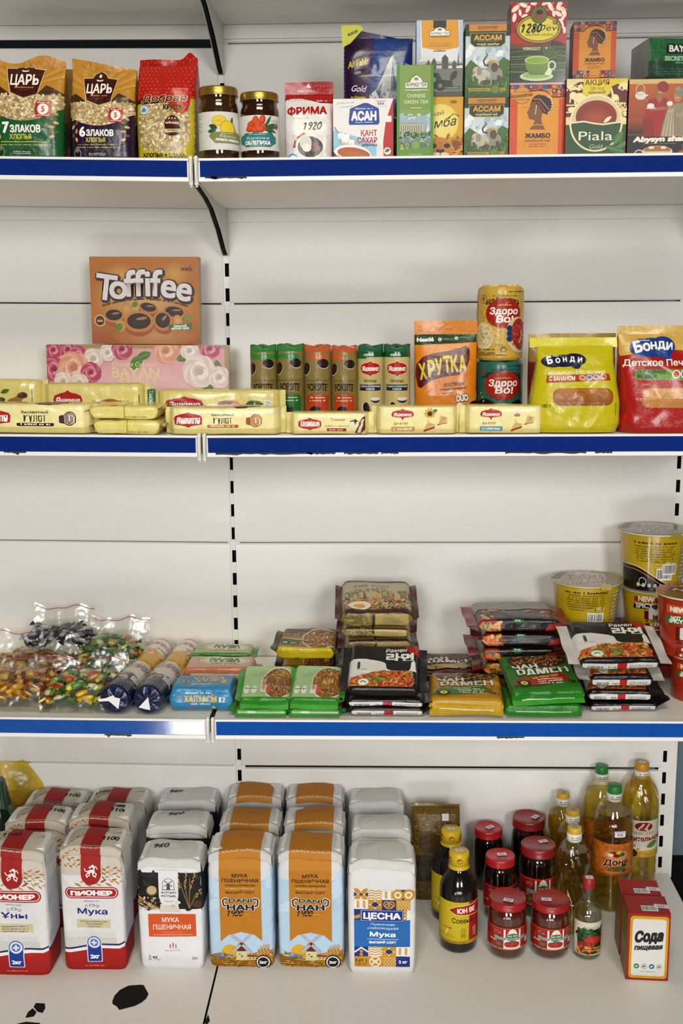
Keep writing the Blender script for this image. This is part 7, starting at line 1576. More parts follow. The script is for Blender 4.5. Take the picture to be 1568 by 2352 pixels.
# noodle cups ----------------------------------------------------------------
def cup(name, label, px0, px1, pyt, Y, base, hgt, c, art, lidart, group, seed=1, turn=0.):
    xa, xb_ = atY(px0, pyt + 10, Y)[0], atY(px1, pyt + 10, Y)[0]; Rt = (xb_ - xa) / 2; Rb = Rt * .80
    t = thing(name, label, 'noodle cup', ((xa + xb_) / 2, Y, base), (0, 0, turn), group)
    r = lambda v: Rb + (Rt * .95 - Rb) * v / hgt
    m = MB(); m.lathe([(Rb * .96, .002), (Rb, 0), (Rb, .002)] + [(r(v), v) for v in np.linspace(.004, hgt * .97, 12)], c, MAT['gloss'], 64)
    lw = Rt * 3.0; a = Art(lw, hgt * .95, seed); art(a)
    def surf(u, v): x = u - lw / 2; an = x / Rt - np.pi / 2; rr = r(v); return np.column_stack([rr * np.cos(an), rr * np.sin(an), v])
    m.decal(a, surf, h=.005, base=2e-4, eps=5e-5, mat='gloss'); m.build('cup_body', t)
    m = MB(); m.lathe([(r(hgt * .96), hgt * .955), (Rt * .985, hgt * .958), (Rt, hgt * .97), (Rt * .995, hgt * .985), (Rt * .97, hgt * .99)], '#d8d4c4', MAT['gloss'], 64, cap=False); m.build('rim', t)
    m = MB(); th = np.linspace(0, 2 * np.pi, 64, endpoint=False)
    P = np.array([[(k * Rt * 1.015 * math.cos(a_), k * Rt * 1.015 * math.sin(a_), hgt * .992 + .0012 * math.sin(a_ * 3 + seed) * k * 0 + (.003 * (1 - k * k))) for a_ in th] for k in (1, .8, .5, .2, .02)]); m.grid(P, '#b8a45a', MAT['shiny'], wrap=True)
    P = np.array([[(x, -Rt * 1.01 - v, hgt * .992 - v * .5) for x in np.linspace(-.010, .010, 6) + Rt * .35] for v in (-.008, 0, .008)]); m.grid(P, '#b8a45a', MAT['shiny'])
    a = Art(Rt * 2, Rt * 2, seed); lidart(a)
    def ls(u, v):
        x, y = u - Rt, v - Rt; k = np.hypot(x, y) / (Rt * 1.0); s_ = np.where(k > 1, 1 / np.maximum(k, 1e-6), 1); kk = np.minimum(k, 1); return np.column_stack([x * s_, y * s_, hgt * .992 + .003 * (1 - kk * kk)])
    m.decal(a, ls, h=.006, base=5e-4, eps=6e-5, mat='shiny'); m.build('foil_lid', t)
    return t
def lid_y(a): a.rect(0, 0, 100, 100, '#b8a23c'); a.poly([(0, 0), (0, 60), (60, 100), (100, 20), (60, 0)], '#a8a49c'); a.poly([(20, 20), (40, 80), (80, 70), (70, 10)], '#c8c2b4'); a.micro(24, 60, 74, 4, '#8a3a2c', rows=7); a.poly([(60, 84), (84, 76), (88, 84), (64, 92)], '#a8281c'); a.poly([(0, 50), (20, 90), (30, 86), (10, 44)], '#26242a')
def lid_r(a): a.rect(0, 0, 100, 100, '#a83a1c'); a.rect(20, 30, 80, 52, '#3a2a20'); a.text('MA', 44, 34, 12, '#cfc8bc', bold=.06, wid=34); a.bits(10, 50, 90, 90, 60, CHILI, 3, 7); a.rect(24, 8, 60, 20, '#4a7a3a')
def cup_back(a):
    H = a.H; a.rect(0, 0, 100, H, '#c4a91e'); a.micro(22, H * .86, 66, 2.2, '#3a3414'); a.micro(22, H * .80, 66, 1.6, '#8a7a20', rows=7, gap=1.45, dens=.9); a.text('90 г', 60, H * .46, 4.4, '#e6dfb0', bold=.02); a.micro(44, H * .48, 54, 1.4, '#d8cf90', rows=2); a.barcode(46, H * .2, 64, H * .42); a.rect(72, H * .02, 100, H * .9, '#a89a54'); a.micro(74, H * .84, 98, 2, '#d8d0a0', rows=15, gap=1.8, dens=.9)
def cup_back_black(a):
    H = a.H; cup_back(a); P = [(x, H * (.44 - .36 * (1 - math.cos(min(1, max(0, (x - 18) / 52)) * 3.14)) / 2)) for x in range(0, 101, 5)]
    a.poly([(0, 0)] + P + [(100, 0)], '#16140f'); a.line([(p[0], p[1] - 3) for p in P], 1, '#b8782a'); a.line([(p[0], p[1] + .5) for p in P], .8, '#e6dfb0'); [a.ell(26 + k * 6.4, H * .10, 2, 2, '#c8c4b8') for k in range(7)]; a.ring(31, H * .16, 4, 4, .8, '#c8c4b8'); a.barcode(52, H * .30, 68, H * .50)
def cup_front(base, tagc, tagt, big):
    def f(a):
        H = a.H; a.rect(0, 0, 100, H, base); a.rect(34, H * .76, 62, H * .90, '#a82a1c' if base[1] == 'c' else '#c9682c'); a.text('NEW', 48, H * .79, 5, '#ece4d4', bold=.07, wid=18); a.poly([(32, H * .56), (33, H * .69), (60, H * .73), (60, H * .60)], tagc)
        if tagt == 'SPICY': a.text('SPICY', 46, H * .61, 4.6, '#e6e2d8', bold=.05, wid=20, rot=4)
        else: a.text('NOT', 46, H * .655, 3.6, '#e6e8dc', bold=.06, wid=12, rot=4); a.text('SPICY', 46, H * .60, 3.6, '#e6e8dc', bold=.06, wid=17, rot=4)
        a.rect(46, H * .30, 100, H * .54, '#6a1a12'); a.text('MA', 66, H * .34, 11, '#d8d2c8', bold=.08, wid=30); a.micro(48, H * .24, 90, 2.4, '#3a1a10'); a.poly([(44, H * .02), (48, H * .2), (100, H * .2), (100, H * .02)], '#8f2a1a'); a.micro(50, H * .13, 90, 3.4, '#e0d0b8', rows=2); a.bits(70, 0, 100, H * .14, 20, CHILI, 3, 6)
    return f
YC = 'yellow and red noodle cups'
# the cups stand on flat packs piled at the back of the shelf
for i, (px0, px1, n_) in enumerate(((1270, 1425, 3), (1428, 1570, 3))):
    for k in range(n_):
        lying('noodle_pack', ['red noodle pack lying flat under the %s cup at the back, %s layer' % (('lone yellow', 'doubled yellow')[i], ('bottom', 'middle', 'top')[k])][0], 'noodles', px0 + 6, px1 - 8, 1500, -.155,    .13, .0315, Z3 + k * .0325, None, None, '#7a1f16', 90 + i * 5 + k, fin=.006, wr=.001, group='noodle packs under the cups')
zc = Z3 + .0985
cup('noodle_cup', 'yellow noodle cup with grey text panel standing alone left of the tall pair', 1265, 1428, 1325, -.085, zc, .096, '#c4a91e', cup_back, lid_y, YC, 1)
zq = atY(1490, 1345, -.085)[2]
cup('noodle_cup', 'yellow noodle cup marked as spicy, under the black footed cup', 1425, 1578, 1345, -.085, zc, zq - zc + .0, '#c4a91e', cup_front('#c4a91e', '#1a1814', 'SPICY', 0), lid_y, YC, 2, turn=-.42)
hq = atY(1490, 1215, -.085)[2] - zq
cup('noodle_cup', 'yellow noodle cup with black foot, on top of the spicy one by the right upright', 1420, 1584, 1215, -.085, zq + .0018, hq, '#c4a91e', cup_back_black, lid_y, YC, 3)
zr = atY(1560, 1628, -.24)[2]
hr = atY(1560, 1500, -.25)[2] - Z3
cup('noodle_cup', 'orange red noodle cup standing on the shelf by the right edge, lower one', 1534, 1664, 1500, -.245, Z3, hr, '#a83a1c', cup_front('#a83a1c', '#3a7a34', 'NOT', 0), lid_r, YC, 4, turn=-.55)
hr2 = atY(1560, 1362, -.25)[2] - Z3 - hr
cup('noodle_cup', 'orange red noodle cup standing on its twin by the right edge', 1508, 1662, 1362, -.245, Z3 + hr + .0018, hr2, '#a83a1c', cup_front('#a83a1c', '#3a7a34', 'NOT', 0), lid_r, YC, 5, turn=-.6)
# ------------------------------------------------------------------ base shelf: flour, corn flour, jars, bottles, soda
P4 = lambda px, py: atZ(px, py, Z4)
PAPER = '#d9d7d4'
class FlourBag:
    """a paper bag of flour: a soft-edged block whose top is folded over, flap towards the front"""
    def __init__(s, w, d, h, seed, sh=.030, lean=.0):
        s.w, s.d, s.h, s.sh, s.lean = w, d, h, sh, lean; s.cr = Creases(seed, w, h, 34, .0026, .0006, sig=(.006, .013)); s.crt = Creases(seed + 50, w, d * 2, 22, .0028, .0008, sig=(.006, .012))
        r = random.Random(seed); s.sk = r.uniform(-.06, .06); s.ph = r.uniform(0, 6)
    def half(s, z):
        t = np.clip(z / s.h, 0, 1); a = s.w / 2 * np.interp(t, [0, .03, .12, .5, .85, .93, 1], [.94, .985, 1, 1.015, 1, .97, .93])
        return a
    def yf(s, z):   # front plane, drawn back above the shoulder
        t = np.clip(z / s.h, 0, 1); return -s.d / 2 * np.interp(t, [0, .03, .12, .5, .86, .92, 1], [.93, .985, 1, 1.02, 1.0, .93, .70])
    def front(s, x, z):
        a = s.half(z); q = np.clip(np.abs(x) / a, 0, 1); p = 9.
        return s.yf(z) * (1 - q ** p) ** (1 / p) * 1.0 - s.cr(x, z) * (1 - q ** 6)
    def f_front(s): 
        def f(u, v):
            a = s.half(v) * .955; x = np.clip(u - s.w / 2, -a, a); return np.column_stack([x, s.front(x, v), v])
        return f
    def topz(s, x, y):
        q = np.clip(np.abs(x) / (s.w / 2 * .93), 0, 1); k = (y + s.d * .35) / (s.d * .85)
        return s.h + .004 + .004 * np.sin(k * 3 + .2) * (1 - q ** 4) + .0015 * np.sin(x * 60 + s.ph) - .010 * q ** 5 + s.crt(x, y) * .8
    def f_top(s):
        return lambda u, v: np.column_stack([u - s.w / 2, -s.d * .40 + v, s.topz(u - s.w / 2, -s.d * .40 + v)])
    def body(s, m, colf):
        n = 200; q, fr = perim(n); zz = np.unique(np.concatenate([[0, .0015, .004], np.linspace(.008, s.h, 80), s.h * np.array([.03, .12, .86, .92])]))
        P = np.zeros((len(zz), n, 3))
        for i, z in enumerate(zz):
            v = np.full(n, z); x = s.half(v) * q
            yb = s.d / 2 * np.interp(z / s.h, [0, .03, .12, .5, .9, 1], [.93, .985, 1, 1.02, 1, .94]) * (1 - np.abs(q) ** 9.) ** (1 / 9.)
            y = np.where(fr, s.front(x, v), yb)
            side = np.clip((np.abs(q) - .985) / .015, 0, 1); x = x + np.sign(q) * side * (s.cr(y * 1.3, v) * .8 - .003 * np.exp(-((z / s.h - .9) / .06) ** 2))
            P[i] = np.column_stack([x, y, v])
        m.grid(P, colf(P), MAT['paper'], wrap=True); m.fan(P[0], (0, 0, 0), PAPER, MAT['paper'], True)
        top = P[-1].copy(); ring2 = top * [.97, .97, 1] + [0, 0, .003]; 
        m.grid(np.array([top, ring2]), colf(np.array([top, ring2])), MAT['paper'], wrap=True); m.fan(ring2, (0, 0, s.h + .004), PAPER, MAT['paper'])
def flour(label, xl, xr, pyb, pytop, d, art, artt, colf, seed, group, Y=None, flapart=None, flapc='#cdcbc6', rot=0., cat='flour', top_row=True):
    """xl, xr: pixels of the front lower edge at pyb; pytop: pixel of the folded front edge of the top"""
    p0, p1 = P4(xl, pyb), P4(xr, pyb); w = abs(p1[0] - p0[0]); cx = (p0[0] + p1[0]) / 2; Y = (p0[1] + p1[1]) / 2
    h = atY((xl + xr) / 2, pytop, Y + d * .12)[2] - Z4 - .006
    b = FlourBag(w, d, h, seed)
    t = thing('flour_bag', label, cat, (cx - d / 2 * math.sin(rot), Y + d / 2 * math.cos(rot), Z4 + .0004), (0, 0, rot), group)
    m = MB(); b.body(m, colf)
    if art: a = Art(w, h, seed); art(a); m.decal(a, b.f_front(), h=.0024, base=8e-4, eps=1.5e-4, mat='paper')
    m.build('paper_bag', t)
    # the folded top, a double sheet with its free edge to the front
    m = MB(); xs = np.linspace(-w / 2 * .96, w / 2 * .96, 50); ys = np.linspace(-d * .40, d * .46, 26)
    r = random.Random(seed + 9); k1 = r.uniform(20, 50)
    up = np.array([[(x, y, b.topz(np.array([x]), np.array([y]))[0]) for x in xs] for y in ys])
    lo = up - [0, 0, .0022]
    edge = np.array([[(x, -d * .40 - .003 * f_, up[0, i, 2] - .0022 * f_ - .0008 * math.sin(x * k1)) for i, x in enumerate(xs)] for f_ in (1, .6, 0)])
    m.grid(up, flapc, MAT['paper']); m.grid(lo, flapc, MAT['paper'], flip=True)
    # front lip of the fold hanging a little over the shoulder
    lip = np.array([[(x, -d * .40 - .0025 - .004 * f_ * (1 + .3 * math.sin(x * k1)), up[0, i, 2] - .014 * f_) for i, x in enumerate(xs)] for f_ in (1, .7, .4, .15)] + [[(x, -d * .40, up[0, i, 2]) for i, x in enumerate(xs)]])
    m.grid(lip, flapc, MAT['paper'])
    # ends of the fold tucked down at the sides
    for sd in (0, -1):
        e = up[:, sd]; sg = -1 if sd == 0 else 1
        P = np.array([[(q[0] + sg * (.004 * f_), q[1], q[2] - .020 * f_) for q in e] for f_ in (0, .3, .7, 1)]); m.grid(P, flapc, MAT['paper'], flip=sd != 0)
    if artt: a = Art(w, d * .86, seed + 2); artt(a); m.decal(a, b.f_top(), h=.0026, base=8e-4, eps=1.5e-4, mat='paper')
    if flapart:
        a = Art(w, .015, seed + 3); flapart(a)
        def fl(u, v):
            x = u - w / 2; z0 = b.topz(x, np.full_like(x, -d * .40)); f_ = 1 - v / .015; return np.column_stack([np.clip(x, -w * .478, w * .478), -d * .40 - .0025 * np.minimum(1, f_ * 6) - .004 * f_ * (1 + .3 * np.sin(x * k1)) - .0006, z0 - .014 * f_ + .0003])
        m.decal(a, fl, h=.003, base=7e-4, mat='paper')
    m.build('folded_top', t)
    return t
wheat = lambda a, x, y, L, ang, c='#b8863a', s=1.: [a.leaf(x + math.cos(math.radians(ang)) * L * k / 7 + (1 if k % 2 else -1) * math.sin(math.radians(ang)) * .8 * s, y + math.sin(math.radians(ang)) * L * k / 7, L * .22, 2.2 * s, ang + (28 if k % 2 else -28), [c, '#d0a45a', '#94682c'][k % 3]) for k in range(8)]
def art_pioneer(lang):
    def f(a):
        H = a.H; a.rect(0, 0, 100, H, '#dedcdc'); a.rect(3, H * .13, 86, H * .28, '#d3d0cc')
        a.rect(0, H * .80, 100, H * 1.0, '#cfc8bc'); [wheat(a, 56, H * .86 - k * 5, 40, -6 - k * 8) for k in range(3)]; wheat(a, 4, H * .94, 34, -16); wheat(a, 8, H * .88, 30, -4); wheat(a, 24, H * .735, 56, 0, s=1.5)
        a.rect(35, H * .80, 66, H, '#a81f1a'); a.ell(50.5, H * .80, 15.5, 16, '#a81f1a'); a.rect(33.6, H * .8, 35, H, '#c9a8a0'); 
        # a small white rider emblem
        W = '#ece6e4'; cy = H * .825; L_ = lambda P, wd: a.line([(51 + x, cy + y) for x, y in P], wd, W)
        L_([(-5, -1), (0, 1.5), (5, -1)], 5); L_([(4, -1), (8, -4), (6, -8)], 1.8); L_([(2, 0), (3, -6), (7, -9)], 1.8); L_([(-4, -1), (-8, -5), (-6, -9)], 1.8); L_([(-2, 0), (-3, -6), (-8, -7)], 1.6); L_([(-5, 0), (-9, 2), (-10, 6)], 1.6); L_([(3, 1), (5, 6), (1, 9), (-3, 6)], 2.4); L_([(2, 7), (8, 8), (10, 4)], 1.6); a.ell(54, cy + 9, 2.2, 2, W)
        a.rect(8, H * .605, 92, H * .70, '#a81f1a', r=H * .046); a.rect(10, H * .614, 90, H * .692, '#e2dcda', r=H * .038); a.rect(11.2, H * .621, 88.8, H * .685, '#ad211b', r=H * .031); a.text('ПИОНЕР', 50, H * .633, H * .036, '#f0ecea', bold=.075, wid=66)
        a.text('ВЫСШИЙ СОРТ' if lang == 'ru' else 'ЖОҒАРЫ СҰРЫП', 50, H * .578, H * .011, '#5a6a9a', bold=.02, wid=25); a.ell(50, H * .55, 4.6, H * .011, '#3a4a6a'); a.ell(50, H * .55, 3.4, H * .008, '#d8dae0'); a.micro(39, H * .546, 44, 1.4, '#4a5a7a', rows=2); a.micro(56, H * .546, 62, 1.4, '#4a5a7a', rows=2)
        a.text('Мука' if lang == 'ru' else 'Ұны', 50, H * .475, H * .047, '#1c2f8a', bold=.03, wid=48 if lang == 'ru' else 40)
        a.rect(24, H * .36, 78, H * .43, '#cfc6a4', r=1); [a.text(q, 51, H * (.407 - k * .02), H * .011, '#5a5a5a', bold=.02, wid=[42, 28, 20][k]) for k, q in enumerate(('ВИТАМИНИЗИРОВАННАЯ', 'ХЛЕБОПЕКАРНАЯ', 'ПШЕНИЧНАЯ'))] if lang == 'ru' else a.micro(30, H * .405, 72, 1.8, '#6a6a60', rows=3, gap=2.2)
        for k in range(26): a.line([(4 + k * 3.2, H * .15), (4 + k * 3.2, H * .33)], .5, '#c8c4c0')
        P = [(0, .175), (12, .178), (26, .19), (42, .205), (56, .215), (74, .215), (90, .215), (100, .235)]
        bd = lambda u, l: [(x, H * (y + u)) for x, y in P] + [(x, H * (y + l)) for x, y in P[::-1]]
        a.poly(bd(.012, -.002), '#1c2f6a'); a.poly(bd(-.002, -.028), '#e6e4e4'); a.poly([(0, 0)] + [(x, H * (y - .028)) for x, y in P] + [(100, 0)], '#ad1f1a')
        a.rect(38, H * .07, 62, H * .22, '#d8dce6', r=2); a.ell(50, H * .235, 12.4, 12.4, '#d8dce6'); a.rect(39.4, H * .076, 60.6, H * .21, '#1d429a', r=2); a.ell(50, H * .235, 11, 11, '#2a4a9a'); a.ell(50, H * .235, 9.6, 9.6, '#d8dce6'); a.ell(50, H * .235, 6.4, 6.4, '#4a72b0'); a.rect(48.4, H * .235 - 4.6, 51.6, H * .235 + 4.6, '#d8dce6'); a.rect(45.4, H * .235 - 1.6, 54.6, H * .235 + 1.6, '#d8dce6')
        a.text('2кг', 50, H * .10, H * .032, '#f0f0f2', bold=.06, wid=15); a.micro(34, H * .035, 66, 1.5, '#d8a8a0')
    return f
def top_pioneer(word, x, y, blot=False, h=10.5):
    def f(a):
        H = a.H; a.rect(0, 0, 100, H, '#c9c4b8'); [wheat(a, 10 + k * 5, H * .1 + k * 9, 26, 40, c='#b09a6a') for k in range(2)]; [a.line([(2 + k * 7, H * (.2 + .06 * k)), (26 + k * 4, H * .9)], .7, '#b5ac98') for k in range(5)]; wheat(a, 76, H * .62, 26, 30, c='#b09a6a')
        a.rect(34.5, 0, 66, H, '#a3241e'); a.rect(33, 0, 34.5, H, '#c4aea4')
        a.hand(word, x, H * y, h, '#17151a', wd=2.2, rot=12, slant=.3)
        if blot: a.poly([(66, H * .66), (74, H * .80), (96, H * .92), (90, H * .80), (72, H * .62)], '#17151a')
    return f
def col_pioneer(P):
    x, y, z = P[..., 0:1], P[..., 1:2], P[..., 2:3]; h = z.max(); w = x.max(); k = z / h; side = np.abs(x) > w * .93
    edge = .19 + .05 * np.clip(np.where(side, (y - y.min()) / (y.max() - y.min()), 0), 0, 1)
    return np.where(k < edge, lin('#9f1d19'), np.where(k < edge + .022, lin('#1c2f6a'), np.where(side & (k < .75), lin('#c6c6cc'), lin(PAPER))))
flap_p = lambda a: (a.rect(0, 0, 100, a.H, '#c8c0b2'), wheat(a, 4, a.H * .2, 26, 10), a.rect(34.5, 0, 66, a.H, '#a3241e'))
GP = 'white and red flour bags'
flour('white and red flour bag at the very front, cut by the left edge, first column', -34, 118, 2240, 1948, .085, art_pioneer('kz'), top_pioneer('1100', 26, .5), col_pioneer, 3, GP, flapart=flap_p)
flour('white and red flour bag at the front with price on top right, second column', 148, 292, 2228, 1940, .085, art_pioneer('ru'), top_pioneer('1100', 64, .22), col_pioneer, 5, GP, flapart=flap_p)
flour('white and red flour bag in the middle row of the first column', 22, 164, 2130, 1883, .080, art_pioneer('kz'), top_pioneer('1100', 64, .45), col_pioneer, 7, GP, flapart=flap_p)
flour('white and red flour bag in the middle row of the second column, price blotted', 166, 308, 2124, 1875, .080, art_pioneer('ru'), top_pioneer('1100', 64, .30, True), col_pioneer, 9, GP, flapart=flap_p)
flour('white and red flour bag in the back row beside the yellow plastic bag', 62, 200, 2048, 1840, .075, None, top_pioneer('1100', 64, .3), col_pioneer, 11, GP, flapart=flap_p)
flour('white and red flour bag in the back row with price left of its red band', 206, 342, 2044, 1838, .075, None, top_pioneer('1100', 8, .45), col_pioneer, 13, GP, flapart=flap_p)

def art_altyn(a):
    H = a.H; a.rect(0, 0, 100, H, '#e2e1e3'); a.rect(0, H * .57, 100, H * .90, '#1b1b1e'); a.poly([(0, H * .53), (0, H * .60), (20, H * .565), (80, H * .535), (100, H * .56), (100, H * .5)], '#e2e1e3')
    a.bits(0, H * .57, 100, H * .9, 60, ['#26262a', '#34343a', '#141417'], 3, 9, .5)
    a.ell(23, H * .74, 9, 9, '#5a4a38'); a.ell(23, H * .745, 7.4, 7.4, '#c9b48c'); a.line([(10, H * .84), (18, H * .79)], 2, '#4a3a28'); [a.line([(0 + k * 2, H * (.70 - k * .01)), (24 + k * 3, H * .575)], 2.2, ['#c9ae7a', '#8a6a3a', '#d8c498'][k % 3]) for k in range(5)]; a.bits(0, H * .57, 30, H * .68, 50, ['#c9b48c', '#a88a5a', '#8a6a40', '#d8caa8'], 1.2, 3.4, .4)
    [(a.line([(80, H * .58), (64 + k * 9, H * (.86 - (k % 2) * .04 - (.1 if k > 2 else 0)))], .8, '#b09050'), wheat(a, 66 + k * 8, H * (.76 - (.08 if k > 2 else 0)), 22, 96 - k * 12, c='#b8985a', s=.9)) for k in range(4)]; a.ell(92, H * .62, 8, 6, '#5a3a24')
    a.poly([(34, H * .55), (36, H * .62), (46, H * .65), (62, H * .63), (66, H * .55)], '#d6d0c2'); a.bits(34, H * .6, 66, H * .68, 30, ['#e0dccf', '#cac2b0'], 2, 5)
    a.rect(34, H * .70, 64, H * .92, '#e2e1e3'); a.ell(49, H * .70, 15, 16, '#e2e1e3'); a.ring(49, H * .80, 9, 10, .7, '#2a4a54', a0=0, a1=180); a.rect(40, H * .755, 40.7, H * .80, '#2a4a54'); a.rect(57.3, H * .755, 58, H * .80, '#2a4a54'); a.rect(39, H * .752, 59, H * .757, '#2a4a54')
    a.poly([(46, H * .757), (47, H * .80), (49, H * .815), (51, H * .80), (52, H * .757)], '#4a5a60'); a.line([(43, H * .785), (55, H * .835)], 1, '#2a4a54'); a.line([(55, H * .785), (43, H * .835)], 1, '#2a4a54')
    a.text('АЛТЫН', 49, H * .722, H * .016, '#1f4a54', bold=.04, wid=23); a.text('АСТЫҚ', 49, H * .692, H * .016, '#1f4a54', bold=.04, wid=23); a.ring(49, H * .69, 10, 8, .6, '#2a4a54', a0=225, a1=315)
    a.rect(16, H * .31, 89, H * .525, '#d2622a'); a.text('МУКА', 50, H * .45, H * .042, '#f0e2d8', bold=.02, wid=26); a.text('ПШЕНИЧНАЯ', 52, H * .38, H * .045, '#f0e2d8', bold=.02, wid=58); a.text('- ХЛЕБОПЕКАРНАЯ -', 52, H * .345, H * .012, '#e0a890', wid=36); a.rect(22, H * .325, 84, H * .332, '#e0a890')
    [a.leaf(48 + k * 4.4, H * .20, 8 + (k == 1) * 3, 1.8, 90, '#b8423a') for k in range(3)]; a.rect(46, H * .198, 60, H * .2, '#b8423a'); a.text('ВЫСШИЙ СОРТ', 52, H * .172, H * .012, '#6a6a6a', wid=24)
    a.text('KZ', 24, H * .10, H * .022, '#1c1c20', bold=.05); a.micro(14, H * .118, 18, 1.6, '#3a3a40', rows=3); a.text('2кг', 86, H * .095, H * .026, '#2a2a2e', bold=.01); a.micro(22, H * .085, 32, 1, '#3a3a40')
def col_altyn(P):
    x, z = P[..., 0:1], P[..., 2:3]; h = z.max(); w = x.max(); k = z / h
    return np.where((k > .57) & (k < .90), lin('#1b1c22'), lin('#d6d5d7'))
def top_plain(word, x, y, h=13):
    def f(a): a.hand(word, x, a.H * y, h, '#19171c', wd=2, rot=10) if word else a.micro(16, a.H * .75, 32, 1.5, '#8a8aa8')
    return f
GA = 'black and white flour bags'
flour('black and white flour bag at the front with an orange name panel', 322, 470, 2226, 1968, .085, art_altyn, top_plain('960', 20, .42), col_altyn, 21, GA)
flour('black and white flour bag in the middle row, price written large on its grey top', 340, 484, 2118, 1893, .080, None, top_plain('960', 30, .52, 14), col_altyn, 23, GA)
flour('black and white flour bag in the back row, small price on its grey top', 366, 502, 2040, 1836, .075, None, top_plain('960', 16, .5, 12), col_altyn, 25, GA)

def art_dani(xo):
    def f(a):
        H = a.H; a.rect(0, 0, 100, H, '#b9cfe0'); a.rect(0, H * .78, 100, H, '#d6d8da'); a.bits(0, H * .5, 100, H * .8, 12, ['#c6d8e6'], 8, 16, .5)
        a.poly([(18, H), (18, H * .235), (30, H * .29), (50, H * .315), (70, H * .29), (82, H * .235), (82, H)], '#bf8420'); a.rect(18, H * .86, 82, H, '#c58a26')
        a.text('МУКА', 50, H * .80, H * .030, '#2a1c0a', bold=.03, wid=24); a.text('ПШЕНИЧНАЯ', 50, H * .757, H * .029, '#2a1c0a', bold=.03, wid=56); a.text('хлебопекарная', 50, H * .722, H * .018, '#4a3010', bold=.03, shear=.15, wid=46); a.micro(28, H * .70, 72, 1.2, '#e0c48a'); a.text('ВЫСШИЙ СОРТ', 50, H * .66, H * .020, '#2a1c0a', bold=.03, wid=44)
        for c, wd in (('#e6e2dc', 5.4), ('#16242c', 2.6)):
            a.line([(29, H * .545), (24, H * .555), (23, H * .60), (28, H * .615), (31, H * .60)], wd, c); a.line([(71, H * .545), (76, H * .555), (77, H * .60), (72, H * .615), (69, H * .60)], wd, c)
        a.text('DANI', 50, H * .585, H * .030, '#1f4a3a', bold=.045, wid=36, out='#e6e2dc', outw=.05); a.text('НАН', 50, H * .515, H * .046, '#16242c', bold=.05, wid=42, out='#e6e2dc', outw=.05)
        a.hand('1400', 28, H * .46, H * .052, '#17131a', wd=1.5, slant=.3); a.micro(36, H * .478, 66, 1, '#e0c48a')
        a.poly([(0, 0), (0, H * .10), (14, H * .135), (30, H * .13), (50, H * .11), (76, H * .14), (100, H * .16), (100, 0)], '#b8842a'); a.ell(32, H * .135, 13, 13, '#d8ae1e'); a.poly([(8, H * .10), (18, H * .135), (26, H * .125), (36, H * .11), (46, H * .09), (10, H * .08)], '#7a8aa8'); a.poly([(20, H * .13), (26, H * .12), (18, H * .1)], '#a8b4c8')
        a.bits(0, 0, 100, H * .12, 90, ['#c9962e', '#a8721c', '#d8b04a', '#8f641c', '#e0bc5a'], 2, 6, .25); [wheat(a, 68 + k * 7, H * .07, 22, 60 + k * 8, c='#d0a030', s=1.2) for k in range(4)]; [a.line([(0, H * (.03 + k * .022)), (60, H * (.02 + k * .016))], 1.1, '#7a5a1c') for k in range(4)]
        a.poly([(41, H * .07), (42.5, H * .15), (57.5, H * .15), (59, H * .07)], '#d9cfa0'); a.poly([(43, H * .15), (44, H * .20), (47.5, H * .23), (52.5, H * .23), (56, H * .20), (57, H * .15)], '#6a2e1a'); a.rect(59, H * .075, 74, H * .10, '#d9cfa0'); a.poly([(59, H * .10), (61, H * .115), (72, H * .115), (75, H * .10)], '#8f3a22'); [a.rect(62 + k * 5, H * .083, 64.4 + k * 5, H * .093, '#5a4a2a') for k in range(3)]; a.rect(49, H * .10, 52, H * .112, '#5a4a2a'); a.rect(46, H * .12, 48, H * .13, '#5a4a2a')
        for q in (45, 135, 225, 315): c, sn = math.cos(math.radians(q)), math.sin(math.radians(q)); a.line([(50 + c * 2, H * .215 + sn * 2), (50 + c * 21, H * .215 + sn * 21)], 4.4, '#b8b6bc')
        a.ell(83, H * .055, 11.5, 11.5, '#1a1c22'); a.ell(83, H * .055, 10, 10, '#e6e4e2'); a.ell(83, H * .055, 8.2, 8.2, '#15181f'); a.text('2кг', 83, H * .043, H * .024, '#eceae8', bold=.06, wid=12)
    return f
def top_dani(a): H = a.H; a.rect(0, 0, 100, H, '#cbc9c6'); a.rect(18, 0, 82, H, '#b97f22'); a.rect(18, 0, 19.5, H, '#a89a80'); a.micro(48, H * .55, 66, 1.6, '#7a4a14')
flap_d = lambda a: (a.rect(0, 0, 100, a.H, '#cfcdca'), a.rect(18, 0, 82, a.H, '#c08624'))
def col_dani(P):
    x, y, z = P[..., 0:1], P[..., 1:2], P[..., 2:3]; k = z / z.max()
    return np.where(k < .09, lin('#a87a24'), np.where(k < .82, lin('#a4bdd6'), lin('#d3d3d4')))
GD = 'light blue and ochre flour bags'
for lab, xl, xr, yb, yt, d, art, sd in (('light blue flour bag with ochre band at the front, left one of the two', 482, 630, 2222, 1948, .085, art_dani(0), 31), ('light blue flour bag with ochre band at the front beside the white tiled bag', 640, 790, 2222, 1950, .085, art_dani(2), 33),
        ('light blue flour bag with ochre band in the middle row, left column', 508, 646, 2122, 1887, .080, None, 35), ('light blue flour bag with ochre band in the middle row, right column', 654, 792, 2122, 1885, .080, None, 37),
        ('light blue flour bag with ochre band in the back row, left column under the upright', 524, 652, 2040, 1825, .075, None, 39), ('light blue flour bag with ochre band in the back row, right column', 658, 790, 2040, 1826, .075, None, 41)):
    flour(lab, xl, xr, yb, yt, d, art, top_dani, col_dani, sd, GD, flapart=flap_d)

